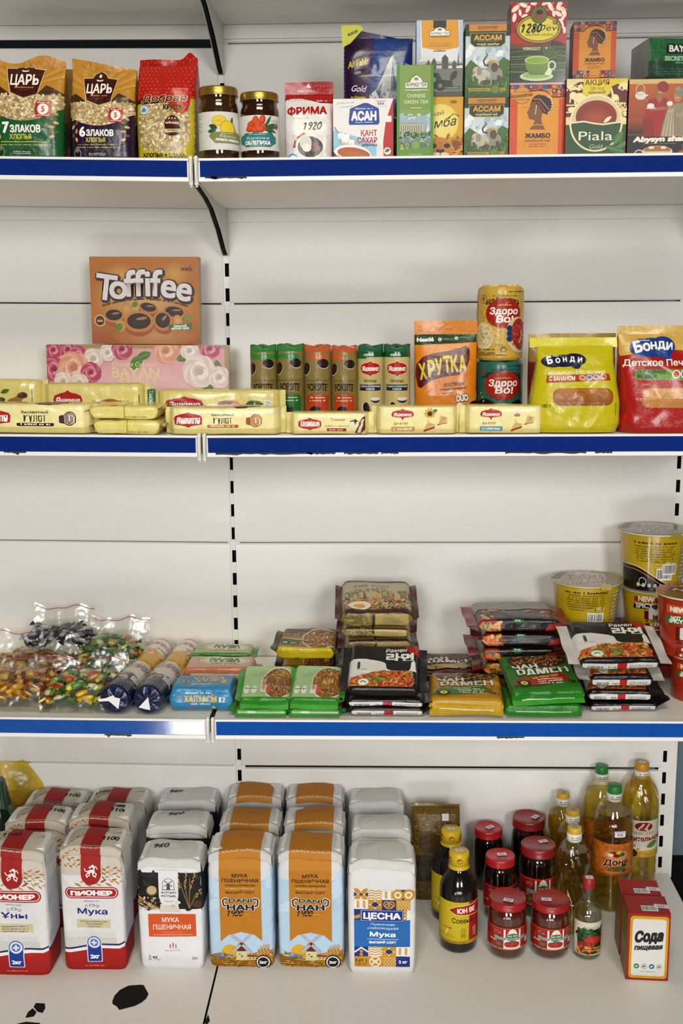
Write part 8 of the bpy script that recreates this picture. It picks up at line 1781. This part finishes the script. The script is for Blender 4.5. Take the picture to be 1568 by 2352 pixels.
def art_tsesna(a):
    H = a.H; a.rect(0, 0, 100, H, '#dddcdc'); B, O, W = '#1c3a8a', '#c99a2a', '#e6e3dc'
    def tile(x, y, w, h, kind):
        mx, my = x + w / 2, y + h / 2
        if kind == 'f': a.rect(x, y, x + w, y + h, W); [a.leaf(mx, my, w * .68, w * .34, q, O) for q in (45, 135, 225, 315)]; [a.poly([(mx + sx * w * .5, my - w * .2), (mx + sx * w * .5, my + w * .2), (mx + sx * w * .25, my)], B) for sx in (-1, 1)]; a.ell(mx, my, w * .1, w * .1, B)
        elif kind == 'z': a.rect(x, y, x + w, y + h, W); [a.line([(x + w * k / 4, y + h * (.1 + .25 * j) + (h * .12 if k % 2 else 0)) for k in range(5)], h * .1, O) for j in range(4)]
        elif kind == 'w': a.rect(x, y, x + w, y + h, W); [a.rect(mx + sx * w * .22 - w * .09, y + h * .12, mx + sx * w * .22 + w * .09, y + h * .88, O, r=w * .08) for sx in (-1, 1)]; [a.line([(mx + sx * w * .22 - w * .07, y + h * (.22 + k * .16)), (mx + sx * w * .22 + w * .07, y + h * (.28 + k * .16))], h * .03, W) for sx in (-1, 1) for k in range(4)]
        elif kind == 'o': a.rect(x, y, x + w, y + h, B); [(a.ell(x + w * q, my, w * .42, w * .42, O), a.ell(x + w * q, my, w * .26, w * .26, W), a.ell(x + w * q, my, w * .14, w * .14, O)) for q in (.12, .88)]
        elif kind == 's': a.rect(x, y, x + w, y + h, O); a.poly([(mx, y), (x + w * .62, y + h * .38), (x + w, my), (x + w * .62, y + h * .62), (mx, y + h), (x + w * .38, y + h * .62), (x, my), (x + w * .38, y + h * .38)], W); a.poly([(mx, y + h * .2), (x + w * .8, my), (mx, y + h * .8), (x + w * .2, my)], B)
        elif kind == 'p': a.rect(x, y, x + w, y + h, B); a.ring(x + w * .33, my + h * .08, w * .2, w * .2, w * .09, O); a.ring(x + w * .67, my + h * .08, w * .2, w * .2, w * .09, O); a.ring(mx, my - h * .08, w * .26, w * .2, w * .09, O)
        elif kind == 'd': a.rect(x, y, x + w, y + h, O); [a.ell(x + w * (.15 + .23 * i + .1 * (j % 2)), y + h * (.12 + .18 * j), w * .045, w * .045, W, n=8) for i in range(4) for j in range(5)]
        elif kind == 'c': a.rect(x, y, x + w, y + h, B); a.ell(x, y + h, w * .9, h * .9, O, a0=-90, a1=0); a.ell(x, y + h, w * .6, h * .6, B, a0=-90, a1=0)
        elif kind == 'r': a.rect(x, y, x + w, y + h, W); [a.ring(mx, y + h * q, w * .22, w * .16, w * .1, O) for q in (.18, .5, .82)]
        elif kind == 'h': a.rect(x, y, x + w, y + h, B); a.poly([(x, my), (mx, y + h), (x + w, my), (x + w, my - h * .16), (mx, y + h * .8), (x, my - h * .16)], W); a.ell(mx, y + h * .52, w * .12, w * .12, O); a.ell(mx, y + h * .2, w * .12, w * .12, O)
        elif kind == 'x': a.rect(x, y, x + w, y + h, O); a.ell(mx, my, w * .42, w * .42, W); a.ell(mx, my, w * .34, w * .34, O); a.line([(x + w * .25, y + h * .25), (x + w * .75, y + h * .75)], w * .12, W); a.line([(x + w * .25, y + h * .75), (x + w * .75, y + h * .25)], w * .12, W)
        elif kind == 'n': a.rect(x, y, x + w, y + h, O); a.text('№1', mx, y + h * .42, h * .36, '#1c1c2a', wid=w * .8); a.rect(x + w * .1, y + h * .3, x + w * .9, y + h * .33, '#1c1c2a'); a.micro(x + w * .14, y + h * .16, x + w * .86, h * .06, '#1c1c2a')
        elif kind == 'k': a.rect(x, y, x + w, y + h, B); a.text('2 кг', mx, y + h * .36, h * .26, '#f0eeea', bold=.05, wid=w * .62)
    x0, w = 9, 20.6; hh = H * .088
    for i, k in enumerate('fzwo'): tile(x0 + i * w, H * .685, w, hh, k)
    for i, k in enumerate('wspd'): tile(x0 + i * w, H * .597, w, hh, k)
    tile(x0, H * .50, w, H * .097, 'c'); tile(x0 + 3 * w, H * .50, w, H * .097, 'r'); a.rect(x0 + w, H * .5, x0 + 3 * w, H * .597, W)
    a.rect(x0, H * .255, x0 + 4 * w, H * .50, '#2f74b8')
    for i, k in enumerate('hzsw'): tile(x0 + i * w, H * .165, w, H * .09, k)
    for i, k in enumerate('nxdk'): tile(x0 + i * w, H * .07, w, H * .095, k)
    a.rect(18, H * .492, 82, H * .598, '#1c3a8a'); a.rect(19, H * .497, 81, H * .593, '#d8dce6'); a.rect(19.8, H * .5, 80.2, H * .59, '#1d3f94'); a.text('ЦЕСНА', 50, H * .518, H * .052, '#f0eeec', bold=.05, wid=55)
    a.text('Пшеничная', 51, H * .452, H * .022, '#dfe8f2', wid=35); a.text('хлебопекарная', 51, H * .418, H * .022, '#dfe8f2', wid=46); a.text('Мука', 51, H * .352, H * .040, '#f0f2f4', bold=.04, wid=38); a.rect(28, H * .325, 74, H * .329, '#dfe8f2'); a.text('ВЫСШИЙ СОРТ', 51, H * .288, H * .020, '#f0f2f4', bold=.05, wid=40)
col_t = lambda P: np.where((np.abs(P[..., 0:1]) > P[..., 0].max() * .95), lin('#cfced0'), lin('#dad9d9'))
GT = 'white flour bags with blue and yellow tiles'
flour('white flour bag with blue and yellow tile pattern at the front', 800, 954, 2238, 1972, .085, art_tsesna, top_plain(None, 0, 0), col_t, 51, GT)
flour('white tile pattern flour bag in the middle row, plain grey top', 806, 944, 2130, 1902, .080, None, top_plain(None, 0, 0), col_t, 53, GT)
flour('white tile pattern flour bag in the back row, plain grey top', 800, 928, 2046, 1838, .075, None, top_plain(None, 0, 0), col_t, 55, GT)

def art_corn(a):
    H = a.H; a.rect(0, 0, 100, H, '#7a5f1e'); a.bits(0, 0, 100, H, 500, ['#5a4416', '#8f7226', '#6a5018', '#a88a3a', '#4a3810'], 1, 3, .6); a.poly([(50, H * .1), (58, H * .62), (92, H * .80), (100, H * .6), (100, 0)], '#b8952a'); a.ell(40, H * .66, 26, 22, '#5c461a'); [a.ring(40, H * .66, 8 + k * 6, 6 + k * 5, 1.6, '#6f5622') for k in range(3)]
    a.rect(0, H * .22, 60, H * .52, '#4a3a12'); a.text('КУКУРУЗНАЯ', 44, H * .41, 9, '#1c1608', bold=.05, wid=84); a.text('МУКА', 50, H * .31, 9, '#1c1608', bold=.05, wid=40)
p = P4(1000, 2068); w = abs(P4(1055, 2068)[0] - P4(945, 2068)[0]); h = atY(1000, 1848, p[1] + .03)[2] - Z4
t = pouch('corn_flour_bag', 'brown and yellow corn flour bag standing behind the soy sauce bottles', 'flour', (p[0], p[1], Z4), w, .07, h, art_corn, '#6f581e', seal='#7f6620', sealh=.03, seed=61, wr=.0016, p=6, dt=[(0, .033), (.06, .035), (.8, .034), (.97, .026), (1, .012)])
m = MB(); m.box((.012, -.018, h * .985), (.026, -.0172, h * .985 + .016), '#e4e2e4', MAT['sticker']); o_ = m.build('price_tag', t, (0, -.02, -.018)); o_['label'] = 'white price sticker'

# left corner: dark green bottle with a red wrapper, yellow plastic bag behind
x, y, _ = P4(16, 2078); t = thing('bottle', 'dark green bottle in a red wrapper at the far left edge', 'bottle', (x - .004, y, Z4)); zt = atY(14, 1790, y)[2] - Z4
m = MB(); m.lathe([(.036, 0), (.040, .006), (.040, zt * .62), (.036, zt * .70), (.024, zt * .80), (.0165, zt * .86), (.0155, zt * .95)], '#0d1f14', MAT['jam'], 40); m.build('green_glass', t)
m = MB(); cr = Creases(4, .1, .1, 16, .004, .001); th = np.linspace(0, 6.2832, 40, endpoint=False)
P = np.array([[((.026 - .010 * k + .003 * math.sin(q * 7) * (1 - k)) * math.cos(q), (.026 - .010 * k + .003 * math.sin(q * 7)) * math.sin(q), zt * (.80 + .2 * k)) for q in th] for k in (0, .3, .6, .85, 1)]); m.grid(P, '#1a3a24', MAT['shiny'], wrap=True); m.fan(P[-1], (0, 0, zt), '#1a3a24', MAT['shiny']); m.build('foil_neck', t)
m = MB(); lw = .2; a = Art(lw, zt * .4, 3); a.rect(0, 0, 100, a.H, '#a81c1e'); a.rect(0, a.H * .93, 100, a.H, '#8a1416'); a.line([(50, a.H * .5), (60, a.H * .72), (66, a.H * .6), (72, a.H * .78)], 2.2, '#f0e4e0'); a.line([(52, a.H * .3), (64, a.H * .5), (74, a.H * .42)], 2.2, '#f0e4e0'); f = f_cyl(.0412); m.decal(a, lambda u, v: f(u - lw / 2, v + zt * .12), h=.006, mat='film'); o_ = m.build('red_wrapper', t)
x, y, _ = P4(30, 2010); t = thing('plastic_bag', 'yellow see-through plastic bag at the back left corner', 'bag', (x - .012, y + .035, Z4)); zt = atY(40, 1757, y)[2] - Z4
m = MB(); cr = Creases(9, .5, zt, 30, .010, .004); th = np.linspace(0, 6.2832, 60, endpoint=False)
P = np.array([[((.084 * k + cr(np.array([q * .08 - .25]), np.array([v]))[0]) * math.cos(q), (.042 * k + cr(np.array([q * .08 - .25]), np.array([v]))[0] * .5) * math.sin(q), v) for q in th] for v, k in zip(np.linspace(0, zt, 24), np.interp(np.linspace(0, 1, 24), [0, .1, .5, .8, .93, 1], [.8, 1, 1.05, .95, .75, .55]))]); m.grid(P, '#e0c82c', MAT['yellowbag'], wrap=True); m.build('film', t)
m = MB(); P = P * [.8, .8, .72]; m.grid(P, '#d6c43a', MAT['film'], wrap=True); m.fan(P[-1], P[-1].mean(0), '#d6c43a', MAT['film']); m.build('filling', t)

# soy sauce
def soy(label, px, pyb, pyt, seed):
    x, y, _ = P4(px, pyb); y += .031; Rr = (P4(px + 43, pyb - 20)[0] - P4(px - 43, pyb - 20)[0]) / 2; zt = atY(px + 4, pyt, y)[2] - Z4
    t = thing('sauce_bottle', label, 'bottle', (x, y, Z4), (0, 0, 0), 'soy sauce bottles'); m = MB()
    m.lathe([(Rr * .86, 0), (Rr * .97, .004), (Rr, .010), (Rr, zt * .60), (Rr * .96, zt * .66), (Rr * .80, zt * .74), (Rr * .56, zt * .80), (Rr * .46, zt * .83), (Rr * .46, zt * .87)], '#0e0b08', MAT['jam'], 48); m.build('dark_glass', t)
    m = MB(); m.lathe([(Rr * .56, zt * .835), (Rr * .56, zt * .845), (Rr * .50, zt * .85), (Rr * .50, zt * .872), (Rr * .54, zt * .875), (Rr * .53, zt * .985), (Rr * .49, zt), (Rr * .1, zt * 1.001)], '#c8a81c', MAT['plastic'], 40)
    a = Art(Rr * 2, zt * .10, 4); [(a.ring(20 + k * 30, a.H * .5, 7, 6, 1.6, '#a83a1c'), a.leaf(15 + k * 30, a.H * .5, 10, 4, 40, '#a83a1c')) for k in range(3)]; f = f_cyl(Rr * .54); m.decal(a, lambda u, v: f(u - Rr, v + zt * .88), h=.004, mat='plastic')
    a = Art(.016, .012, 4); a.pricetag(50, a.H / 2, 90, a.H * .9, 10); m.decal(a, lambda u, v: np.column_stack([u - .008, v - .006, np.full_like(u, zt * 1.002)]), mat='sticker'); m.build('cap', t)
    m = MB(); lw = Rr * 3.2; lh = zt * .44; a = Art(lw, lh, 6); H = a.H
    a.rect(0, 0, 100, H, '#c9b42a'); a.rect(66, 0, 100, H, '#a8281e'); a.rect(0, 0, 100, H * .08, '#b89a24'); a.micro(4, H * .03, 64, 1.4, '#5a4a14', rows=2); a.poly([(30, H * .80), (44, H * .90), (100, H * .97), (100, H * .66), (44, H * .70)], '#a8281e'); a.line([(30, H * .80), (44, H * .90), (100, H * .97)], 1, '#e8dc9a'); a.line([(30, H * .80), (44, H * .70), (100, H * .66)], 1, '#e8dc9a')
    a.text('ЮН ВЕ', 62, H * .75, H * .11, '#f0e8d8', bold=.05, wid=32, rot=3); a.text('Соевый', 55, H * .50, H * .12, '#1c1810', bold=.02, wid=36); a.rect(20, H * .34, 36, H * .38, '#a83a1c', layer=3); a.micro(21, H * .35, 35, 1.4, '#e8d88a'); a.line([(30, H * .33), (26, H * .22), (24, H * .17)], 1.4, '#f0ead8'); a.text('炸', 56, H * .27, H * .10, '#8a7a24'); a.text('酱', 56, H * .16, H * .10, '#8a7a24'); a.text('酱', 78, H * .27, H * .10, '#d0a89a'); a.text('油', 78, H * .16, H * .10, '#d0a89a'); a.micro(6, H * .2, 44, 1.2, '#a8922a', rows=3)
    f = f_cyl(Rr + .0006); m.decal(a, lambda u, v: f(u - lw / 2, v + zt * .11), h=.004, mat='sticker'); m.build('label', t)
soy('soy sauce bottle with yellow cap and label standing in front', 1054, 2188, 1953, 1)
soy('soy sauce bottle with yellow cap standing behind the other one', 1036, 2118, 1903, 2)

# red-lidded jars
def red_jar(label, px, pyb, pylid, half, seed, ktl=1.0, lab=True, dark='#56160c', lidc='#97181a', lidr=.985, tag_=(.0, .3)):
    x, y, _ = P4(px, pyb); Rr = (P4(px + half, pyb - 30)[0] - P4(px - half, pyb - 30)[0]) / 2; y += Rr; zt = atY(px, pylid, y)[2] - Z4
    t = thing('sauce_jar', label, 'jar', (x, y, Z4), (0, 0, 0), 'red lidded jars'); prof = [(Rr * .80, 0), (Rr * .94, .003), (Rr, .012), (Rr, zt * .70), (Rr * .985, zt * .76), (Rr * .92, zt * .82), (Rr * .84, zt * .855), (Rr * .84, zt * .90)]
    m = MB(); m.lathe([(q + .0005, z) for q, z in prof], '#ffffff', MAT['glass'], 48, cap=False); m.build('glass', t)
    m = MB(); m.lathe([(q - .0012, z + .0012) for q, z in prof[:-1]] + [(Rr * .82, zt * .875)], dark, MAT['jam'], 48); m.build('sauce', t)
    Rl = Rr * lidr; m = MB(); m.lathe([(Rl * .98, zt * .868), (Rl * 1.01, zt * .872), (Rl * 1.01, zt * .885), (Rl, zt * .89), (Rl, zt * .965), (Rl * .985, zt * .985), (Rl * .94, zt * .995), (Rl * .88, zt * .985), (Rl * .84, zt * .978), (Rl * .05, zt * .982)], lidc, MAT['redlid'], 56)
    a = Art(.020, .013, 4); a.pricetag(50, a.H / 2, 96, a.H * .95); c, s_ = math.cos(.25 * seed - .6), math.sin(.25 * seed - .6); zz = zt * .990
    m.decal(a, lambda u, v: np.column_stack([tag_[0] * Rr + (u - .01) * c - (v - .0065) * s_, -tag_[1] * Rr + (u - .01) * s_ + (v - .0065) * c, np.full_like(u, zz)]), mat='sticker'); m.build('lid', t)
    if lab:
        m = MB(); lw = Rr * 3.3; lh = zt * .40; a = Art(lw, lh, 6); H = a.H; a.rect(0, 0, 100, H, '#a3221b'); a.rect(0, 0, 100, H * .07, '#8f6a3a'); a.rect(0, H * .02, 100, H * .05, '#a3221b'); a.micro(10, H * .015, 90, 2, '#d8b08a'); [a.line([(2, H * (.86 - k * .09)), (36, H * (.80 - k * .08))], 1, '#8a1813') for k in range(4)]; a.line([(0, H * .95), (100, H * .95)], .8, '#c96a4a')
        a.poly([(41, H * .06), (41, H * .92), (44, H * .92), (44, H * .55), (66, H * .55), (66, H * .92), (69, H * .92), (69, H * .06)], '#e4ded6'); a.poly([(46, H * .66), (50, H * .90), (55, H * .97), (60, H * .90), (64, H * .66)], '#e4ded6'); a.poly([(45, H * .60), (48, H * .72), (55, H * .76), (62, H * .72), (65, H * .60)], '#4a8a3a'); a.micro(47, H * .62, 63, H * .05, '#e8ecd8'); a.text('Болгарский', 52, H * .46, H * .12, '#3a9a9a', bold=.06, wid=52, out='#e4ded6', outw=.06)
        for q, w_ in ((49, 7), (60, 7), (55, 8)): a.ell(q, H * .26, w_, H * .13, '#a81f1c', col2='#c24030')
        [a.leaf(55, H * .36, 6, 2.4, q, '#3f7a34') for q in (30, 90, 150)]; a.ell(33, H * .24, 5, H * .07, '#4a8a4a'); a.micro(16, H * .35, 30, 3, '#e0b8a0'); a.rect(80, H * .2, 90, H * .44, '#d8d0c8'); a.micro(24, H * .8, 38, 2, '#d88a6a', rows=2)
        f = f_cyl(Rr + .0011); m.decal(a, lambda u, v: f(u - lw / 2, v + zt * .20), h=.004, mat='gloss'); m.build('label', t)
red_jar('red lidded jar with red pepper label in the front row beside the soy sauce', 1168, 2207, 2058, 43, 1, tag_=(0, .35))
red_jar('red lidded jar with red pepper label in the front row beside the vinegar bottle', 1268, 2207, 2062, 43, 2, tag_=(-.25, .1))
red_jar('dark jar with a bright red lid in the middle row, narrower one', 1150, 2120, 1962, 36, 3, dark='#120706', lidc='#b01c20', lidr=.93, tag_=(.1, -.1))
red_jar('dark jar with a deep red lid in the middle row, wider one', 1238, 2112, 1936, 40, 4, dark='#120706', lidc='#85181a', tag_=(.3, -.3))
red_jar('dark jar with a bright red lid in the back row, narrower one', 1122, 2050, 1898, 33, 5, lab=False, dark='#120706', lidc='#b01c20', lidr=.95, tag_=(.1, 0))
red_jar('dark jar with a deep red lid in the back row, wider one', 1215, 2046, 1874, 37, 6, lab=False, dark='#120706', lidc='#85181a', tag_=(.4, 0))

# oil bottles
def bottle(name, label, px, pyb, pyt, half, prof, liquid, lcol, capc, ring, fill, labart, lab_lo, lab_hi, group, flutes=0, waist=None, capr=.36, tagcap=None, cat='bottle', film='pet', capf=.085, labw=2.9):
    """prof: (radius share, height share) of the body up to the neck"""
    x, y, _ = P4(px, pyb); Rr = (P4(px + half, pyb - 20)[0] - P4(px - half, pyb - 20)[0]) / 2; y += Rr; zt = atY(px, pyt, y)[2] - Z4
    t = thing(name, label, cat, (x, y, Z4), (0, 0, 0), group); n = 64; th = np.linspace(0, 2 * np.pi, n, endpoint=False)
    zz = np.linspace(0, prof[-1][1], 70); rr = np.interp(zz, [q[1] for q in prof], [q[0] for q in prof])
    k_ = np.array([.25, .5, .25]); rr[1:-1] = np.convolve(rr, k_, 'valid')
    def skin(off, zmax):
        P = []
        for z, r in zip(zz, rr):
            if z > zmax: break
            fl = bool(flutes and (.60 < z < .84 or (waist and waist[0] < z < waist[1])))
            P.append([((r * Rr + off + (fl and .0016 * math.cos(10 * q + z * 26))) * math.cos(q), (r * Rr + off + (fl and .0016 * math.cos(10 * q + z * 26))) * math.sin(q), z * zt + (.001 if off < 0 and z == 0 else 0)) for q in th])
        return np.array(P)
    m = MB(); P = skin(0, 2); m.grid(P, '#ffffff', MAT[film], wrap=True); m.fan(P[0], (0, 0, .004), '#ffffff', MAT[film], True); m.build('clear_bottle', t)
    m = MB(); P = skin(-.0014, fill); m.grid(P, lcol, MAT[liquid], wrap=True); m.fan(P[0], (0, 0, P[0, 0, 2]), lcol, MAT[liquid], True); m.fan(P[-1], (0, 0, P[-1, 0, 2]), lcol, MAT[liquid]); m.build('liquid', t)
    m = MB(); rc = Rr * capr; z0 = zt * (1 - capf)
    if ring: m.lathe([(rc * 1.02, z0 - .010), (rc * 1.05, z0 - .009), (rc * 1.05, z0 + .006), (rc * .9, z0 + .007)], '#dedcd8', MAT['plastic'], 40)
    m.lathe([(rc * .98, z0 + (.006 if ring else 0)), (rc, z0 + (.007 if ring else .001)), (rc * 1.0, zt * .992), (rc * .94, zt), (rc * .2, zt * 1.001)], capc, MAT['plastic'], 44)
    if ring:
        a = Art(rc * 2, .012, 3); a.micro(20, 20, 90, 8, '#4a4a4a', rows=2); f = f_cyl(rc * 1.055); m.decal(a, lambda u, v: f(u - rc, v + z0 - .006), h=.004, mat='plastic')
    if tagcap:
        a = Art(.014, .014, 3); a.rect(0, 0, 100, 100, tagcap); a.pricetag(50, 50, 90, 60) if tagcap != '#b8bcb4' else a.bits(8, 8, 92, 92, 40, ['#5a5f5a', '#8a908a'], 4, 7, .8, sides=5); m.decal(a, lambda u, v: np.column_stack([u - .007, v - .009, np.full_like(u, zt * 1.002)]), mat='sticker')
    m.build('cap', t)
    if labart is lab_donya:
        m = MB(); a = Art(.024, .014, 3); a.pricetag(50, a.H / 2, 96, a.H * .94); f = f_cyl(Rr * 1.03); m.decal(a, lambda u, v: f(u - .006, v + zt * .635), h=.004, mat='sticker'); m.build('price_tag', t)
    if labart:
        m = MB(); lw = Rr * labw; lh = (lab_hi - lab_lo) * zt; a = Art(lw, lh, 5); labart(a); rf = lambda v: np.interp((v + lab_lo * zt) / zt, zz, rr) * Rr + .0008
        def surf(u, v): r = rf(v); an = (u - lw / 2) / Rr - np.pi / 2; return np.column_stack([r * np.cos(an), r * np.sin(an), v + lab_lo * zt])
        m.decal(a, surf, h=.004, mat='gloss'); m.build('label', t)
    return t
BIG = [(.86, 0), (.97, .015), (1, .03), (.97, .10), (1, .13), (.96, .16), (1, .20), (.97, .24), (1, .27), (1, .58), (.98, .62), (1, .66), (.98, .72), (.88, .78), (.66, .85), (.42, .90), (.33, .925), (.33, .97)]
SMALL = [(.84, 0), (.96, .015), (1, .04), (1, .22), (.98, .30), (.90, .36), (.82, .45), (.84, .53), (.96, .60), (1, .68), (.94, .76), (.74, .83), (.48, .885), (.36, .91), (.36, .97)]
def lab_donya(a):
    H = a.H; a.rect(0, 0, 100, H, '#c4742a'); a.bits(0, H * .1, 100, H, 200, ['#cf8238', '#b8661e'], 2, 3, 1); a.rect(0, 0, 100, H * .06, '#a85a1c'); a.ell(50, H * .66, 20, H * .16, '#d89a5a')
    a.ell(50, H * .70, 13, H * .10, '#5a7a2c'); [a.ell(q, H * r, 5, H * .05, c) for q, r, c in ((44, .72, '#a8281e'), (54, .74, '#d8c04a'), (60, .68, '#3f6a2a'), (40, .66, '#e6ded0'), (50, .64, '#8a2a1c'))]
    a.text('Доня', 50, H * .36, H * .17, '#6a1c14', bold=.05, shear=.2, wid=44, rot=6, out='#e6d8b8', outw=.05); a.poly([(36, H * .16), (38, H * .28), (66, H * .33), (66, H * .2)], '#4a7a2c'); a.ell(44, H * .26, 4, H * .05, '#b8281e'); a.ell(64, H * .36, 5, H * .05, '#2a4a1c'); a.ell(64, H * .18, 4, H * .05, '#7a3a14'); a.micro(30, H * .12, 70, 1.4, '#e0c080')
def lab_maslo(a):
    H = a.H; a.rect(0, 0, 100, H, '#d8d2bc'); a.rect(0, 0, 100, H * .24, '#c9a83a'); a.poly([(0, H * .30), (30, H * .26), (70, H * .30), (100, H * .42), (100, H * .2), (0, H * .16)], '#e0d8b8'); a.ell(50, H * .84, 17, H * .12, '#97242c'); a.line([(40, H * .76), (50, H * .92)], 3, '#d8d2bc'); a.line([(52, H * .76), (60, H * .92)], 3, '#d8d2bc'); a.ell(56, H * .76, 2, 2, '#d8d2bc')
    a.text('МАСЛО', 50, H * .62, H * .08, '#9a5a2a', wid=40); a.text('Растительное', 46, H * .44, H * .14, '#97242c', bold=.05, wid=84, rot=4, out='#ece6d8', outw=.05); a.leaf(56, H * .28, 26, 12, 24, '#6a8a4a'); a.ell(26, H * .1, 14, H * .13, '#4a2a18'); [a.leaf(26 + 13 * math.cos(q), H * .1 + 13 * math.sin(q), 8, 4, math.degrees(q), '#c9922a') for q in np.linspace(0, 6, 12)]; a.ring(66, H * .18, 22, 8, 1.4, '#b8862a', a0=180, a1=360)
OILC, OILD = '#efe07e', '#e8cc54'
OG = 'sunflower oil bottles'
bottle('oil_bottle', 'big oil bottle with green cap and orange label in front of its twin', 1410, 2098, 1802, 45, BIG, 'oil', OILC, '#2a7a34', True, .80, lab_donya, .31, .58, OG)
bottle('oil_bottle', 'big oil bottle with green cap standing behind the orange labelled one', 1380, 2040, 1758, 40, BIG, 'oil', OILC, '#2a7a34', True, .80, lab_donya, .31, .58, OG)
bottle('oil_bottle', 'big oil bottle with amber cap and cream label by the right upright', 1472, 2046, 1750, 41, BIG, 'oil', OILD, '#c48a1e', True, .90, lab_maslo, .28, .58, OG, flutes=1, tagcap='#d8d0d8', capr=.38)
SG = 'small oil bottles with yellow caps'
bottle('oil_bottle', 'small waisted oil bottle with yellow cap, nearest of the three', 1318, 2150, 1898, 36, SMALL, 'oil', OILC, '#d0a42a', True, .80, None, 0, 0, SG, flutes=1, waist=(.3, .5), tagcap='#b8bcb4', capr=.44)
bottle('oil_bottle', 'small waisted oil bottle with yellow cap, middle of the three', 1314, 2094, 1858, 34, SMALL, 'oil', OILC, '#d0a42a', True, .80, None, 0, 0, SG, flutes=1, waist=(.3, .5), tagcap='#b8bcb4', capr=.44)
bottle('oil_bottle', 'small waisted oil bottle with yellow cap, farthest of the three', 1292, 2040, 1820, 32, SMALL, 'oil', OILC, '#d0a42a', True, .80, None, 0, 0, SG, flutes=1, waist=(.3, .5), tagcap='#b8bcb4', capr=.44)
VIN = [(.84, 0), (.98, .012), (1, .03), (1, .55), (.94, .60), (.74, .66), (.48, .71), (.36, .76), (.32, .88), (.34, .95)]
def lab_vin(a):
    H = a.H; a.rect(0, 0, 100, H, '#d8d0c0'); a.rect(14, H * .03, 92, H * .78, '#1f3a1c'); a.rect(14, H * .78, 92, H * .97, '#d8d0c0'); a.micro(30, H * .84, 80, 2.4, '#7a6a4a', rows=2); a.bits(14, H * .5, 92, H * .8, 60, ['#2f5a2a', '#1c3018', '#3f7a38', '#142210'], 4, 10, .5); a.ell(60, H * .46, 26, H * .13, '#a8281c', col2='#c8402c'); a.ell(36, H * .3, 20, H * .10, '#97201a'); a.bits(14, H * .03, 60, H * .36, 40, ['#c9662a', '#b8481e', '#e0a060', '#8a2a14'], 4, 9, .3); a.micro(36, H * .20, 84, H * .04, '#d8c04a', rows=2); a.ell(80, H * .1, 9, H * .05, '#d8782a')
bottle('vinegar_bottle', 'small clear vinegar bottle with red cap and dark green label', 1352, 2208, 2014, 31, VIN, 'vinegar', '#f3f3e4', '#9a1e22', False, .62, lab_vin, .08, .50, None, capr=.44, capf=.13, film='glass', tagcap='#d8d0d8', labw=2.6)

# soda boxes
def art_soda(a):
    H = a.H; a.rect(0, 0, 100, H, '#a31d16'); a.rect(6, H * .03, 96, H * .96, '#d2ae24', r=8); a.rect(9, H * .05, 93, H * .94, '#b8461a', r=7); a.rect(9.8, H * .055, 92.2, H * .936, '#d8b83a', r=7); a.rect(12, H * .07, 90, H * .915, '#dcd9d6', r=5)
    a.text('Сода', 50, H * .59, H * .15, '#161414', bold=.075, shear=.2, wid=68, rot=5); a.text('пищевая', 50, H * .465, H * .075, '#161414', bold=.06, shear=.2, wid=66, rot=4)
    for k, c in enumerate(('#4a8a5a', '#d8d5d2', '#3a7aa0', '#d8d5d2')): a.ell(24 + k * 18, H * .21, 6.6, 6.6, '#5a6a5a' if k % 2 else c); a.ell(24 + k * 18, H * .21, 5.6, 5.6, '#d8d5d2' if k % 2 else c); a.leaf(20 + k * 18, H * .20, 8, 4, 25, '#d8d5d2' if not k % 2 else '#4a5a4a')
    a.text('ГОСТ 32802-2014', 51, H * .125, H * .016, '#3a3a3a', wid=36)
def top_soda(a): H = a.H; a.rect(0, 0, 100, H, '#a8201a'); a.barcode(34, H * .12, 74, H * .42); a.pricetag(84, H * .42, 34, 18, -4); [a.text('Сода', 20 + (k % 3) * 26, H * (.62 + .2 * (k // 3)), 6, '#b8483a', shear=.2) for k in range(6)]
def side_soda(a): H = a.H; a.rect(0, 0, 100, H, '#8a5c1c'); a.rect(8, H * .04, 92, H * .92, '#8f8430', r=4); a.micro(14, H * .86, 86, 3, '#6a5a20', rows=14, gap=1.9); a.micro(14, H * .3, 86, 3, '#6a3a20', rows=8, gap=2)
for lab, xl, xr, yb, yt, d in (('red and yellow soda box standing in front at the right', 1437, 1532, 2252, 2100, .065), ('red and yellow soda box standing behind the other soda box', 1422, 1512, 2196, 2058, .060)):
    p0, p1 = P4(xl, yb), P4(xr, yb - 1); w = p1[0] - p0[0]; h = atY((xl + xr) / 2, yt, p0[1])[2] - Z4
    carton('soda_box', lab, 'box', ((p0[0] + p1[0]) / 2, (p0[1] + p1[1]) / 2, Z4 + .0003), w, d, h, art_soda, '#9c1c16', top=top_soda, left=side_soda, group='soda boxes', sidecol='#7a5a1c', topcol='#a01c16', rot=-.06)
# ------------------------------------------------------------------ goods of the left bay follow the tilt of their shelf
for o in list(bpy.data.objects):
    if o.parent is None and 'category' in o.keys() and o['category'] not in ('shelf', 'candy') and o.location.x < -.004 and o.location.z > -1.45:
        z = o.location.z; k = 1 if z > -.4 else 2 if z > -.9 else 3
        o.rotation_euler.y += TILT[k] if not (o.name.startswith('cookie_roll')) else 0
for o in list(bpy.data.objects):
    if o.parent is None and 'category' in o.keys() and o['category'] not in ('shelf', 'candy') and o.location.z > -1.45: o.location.z += .001
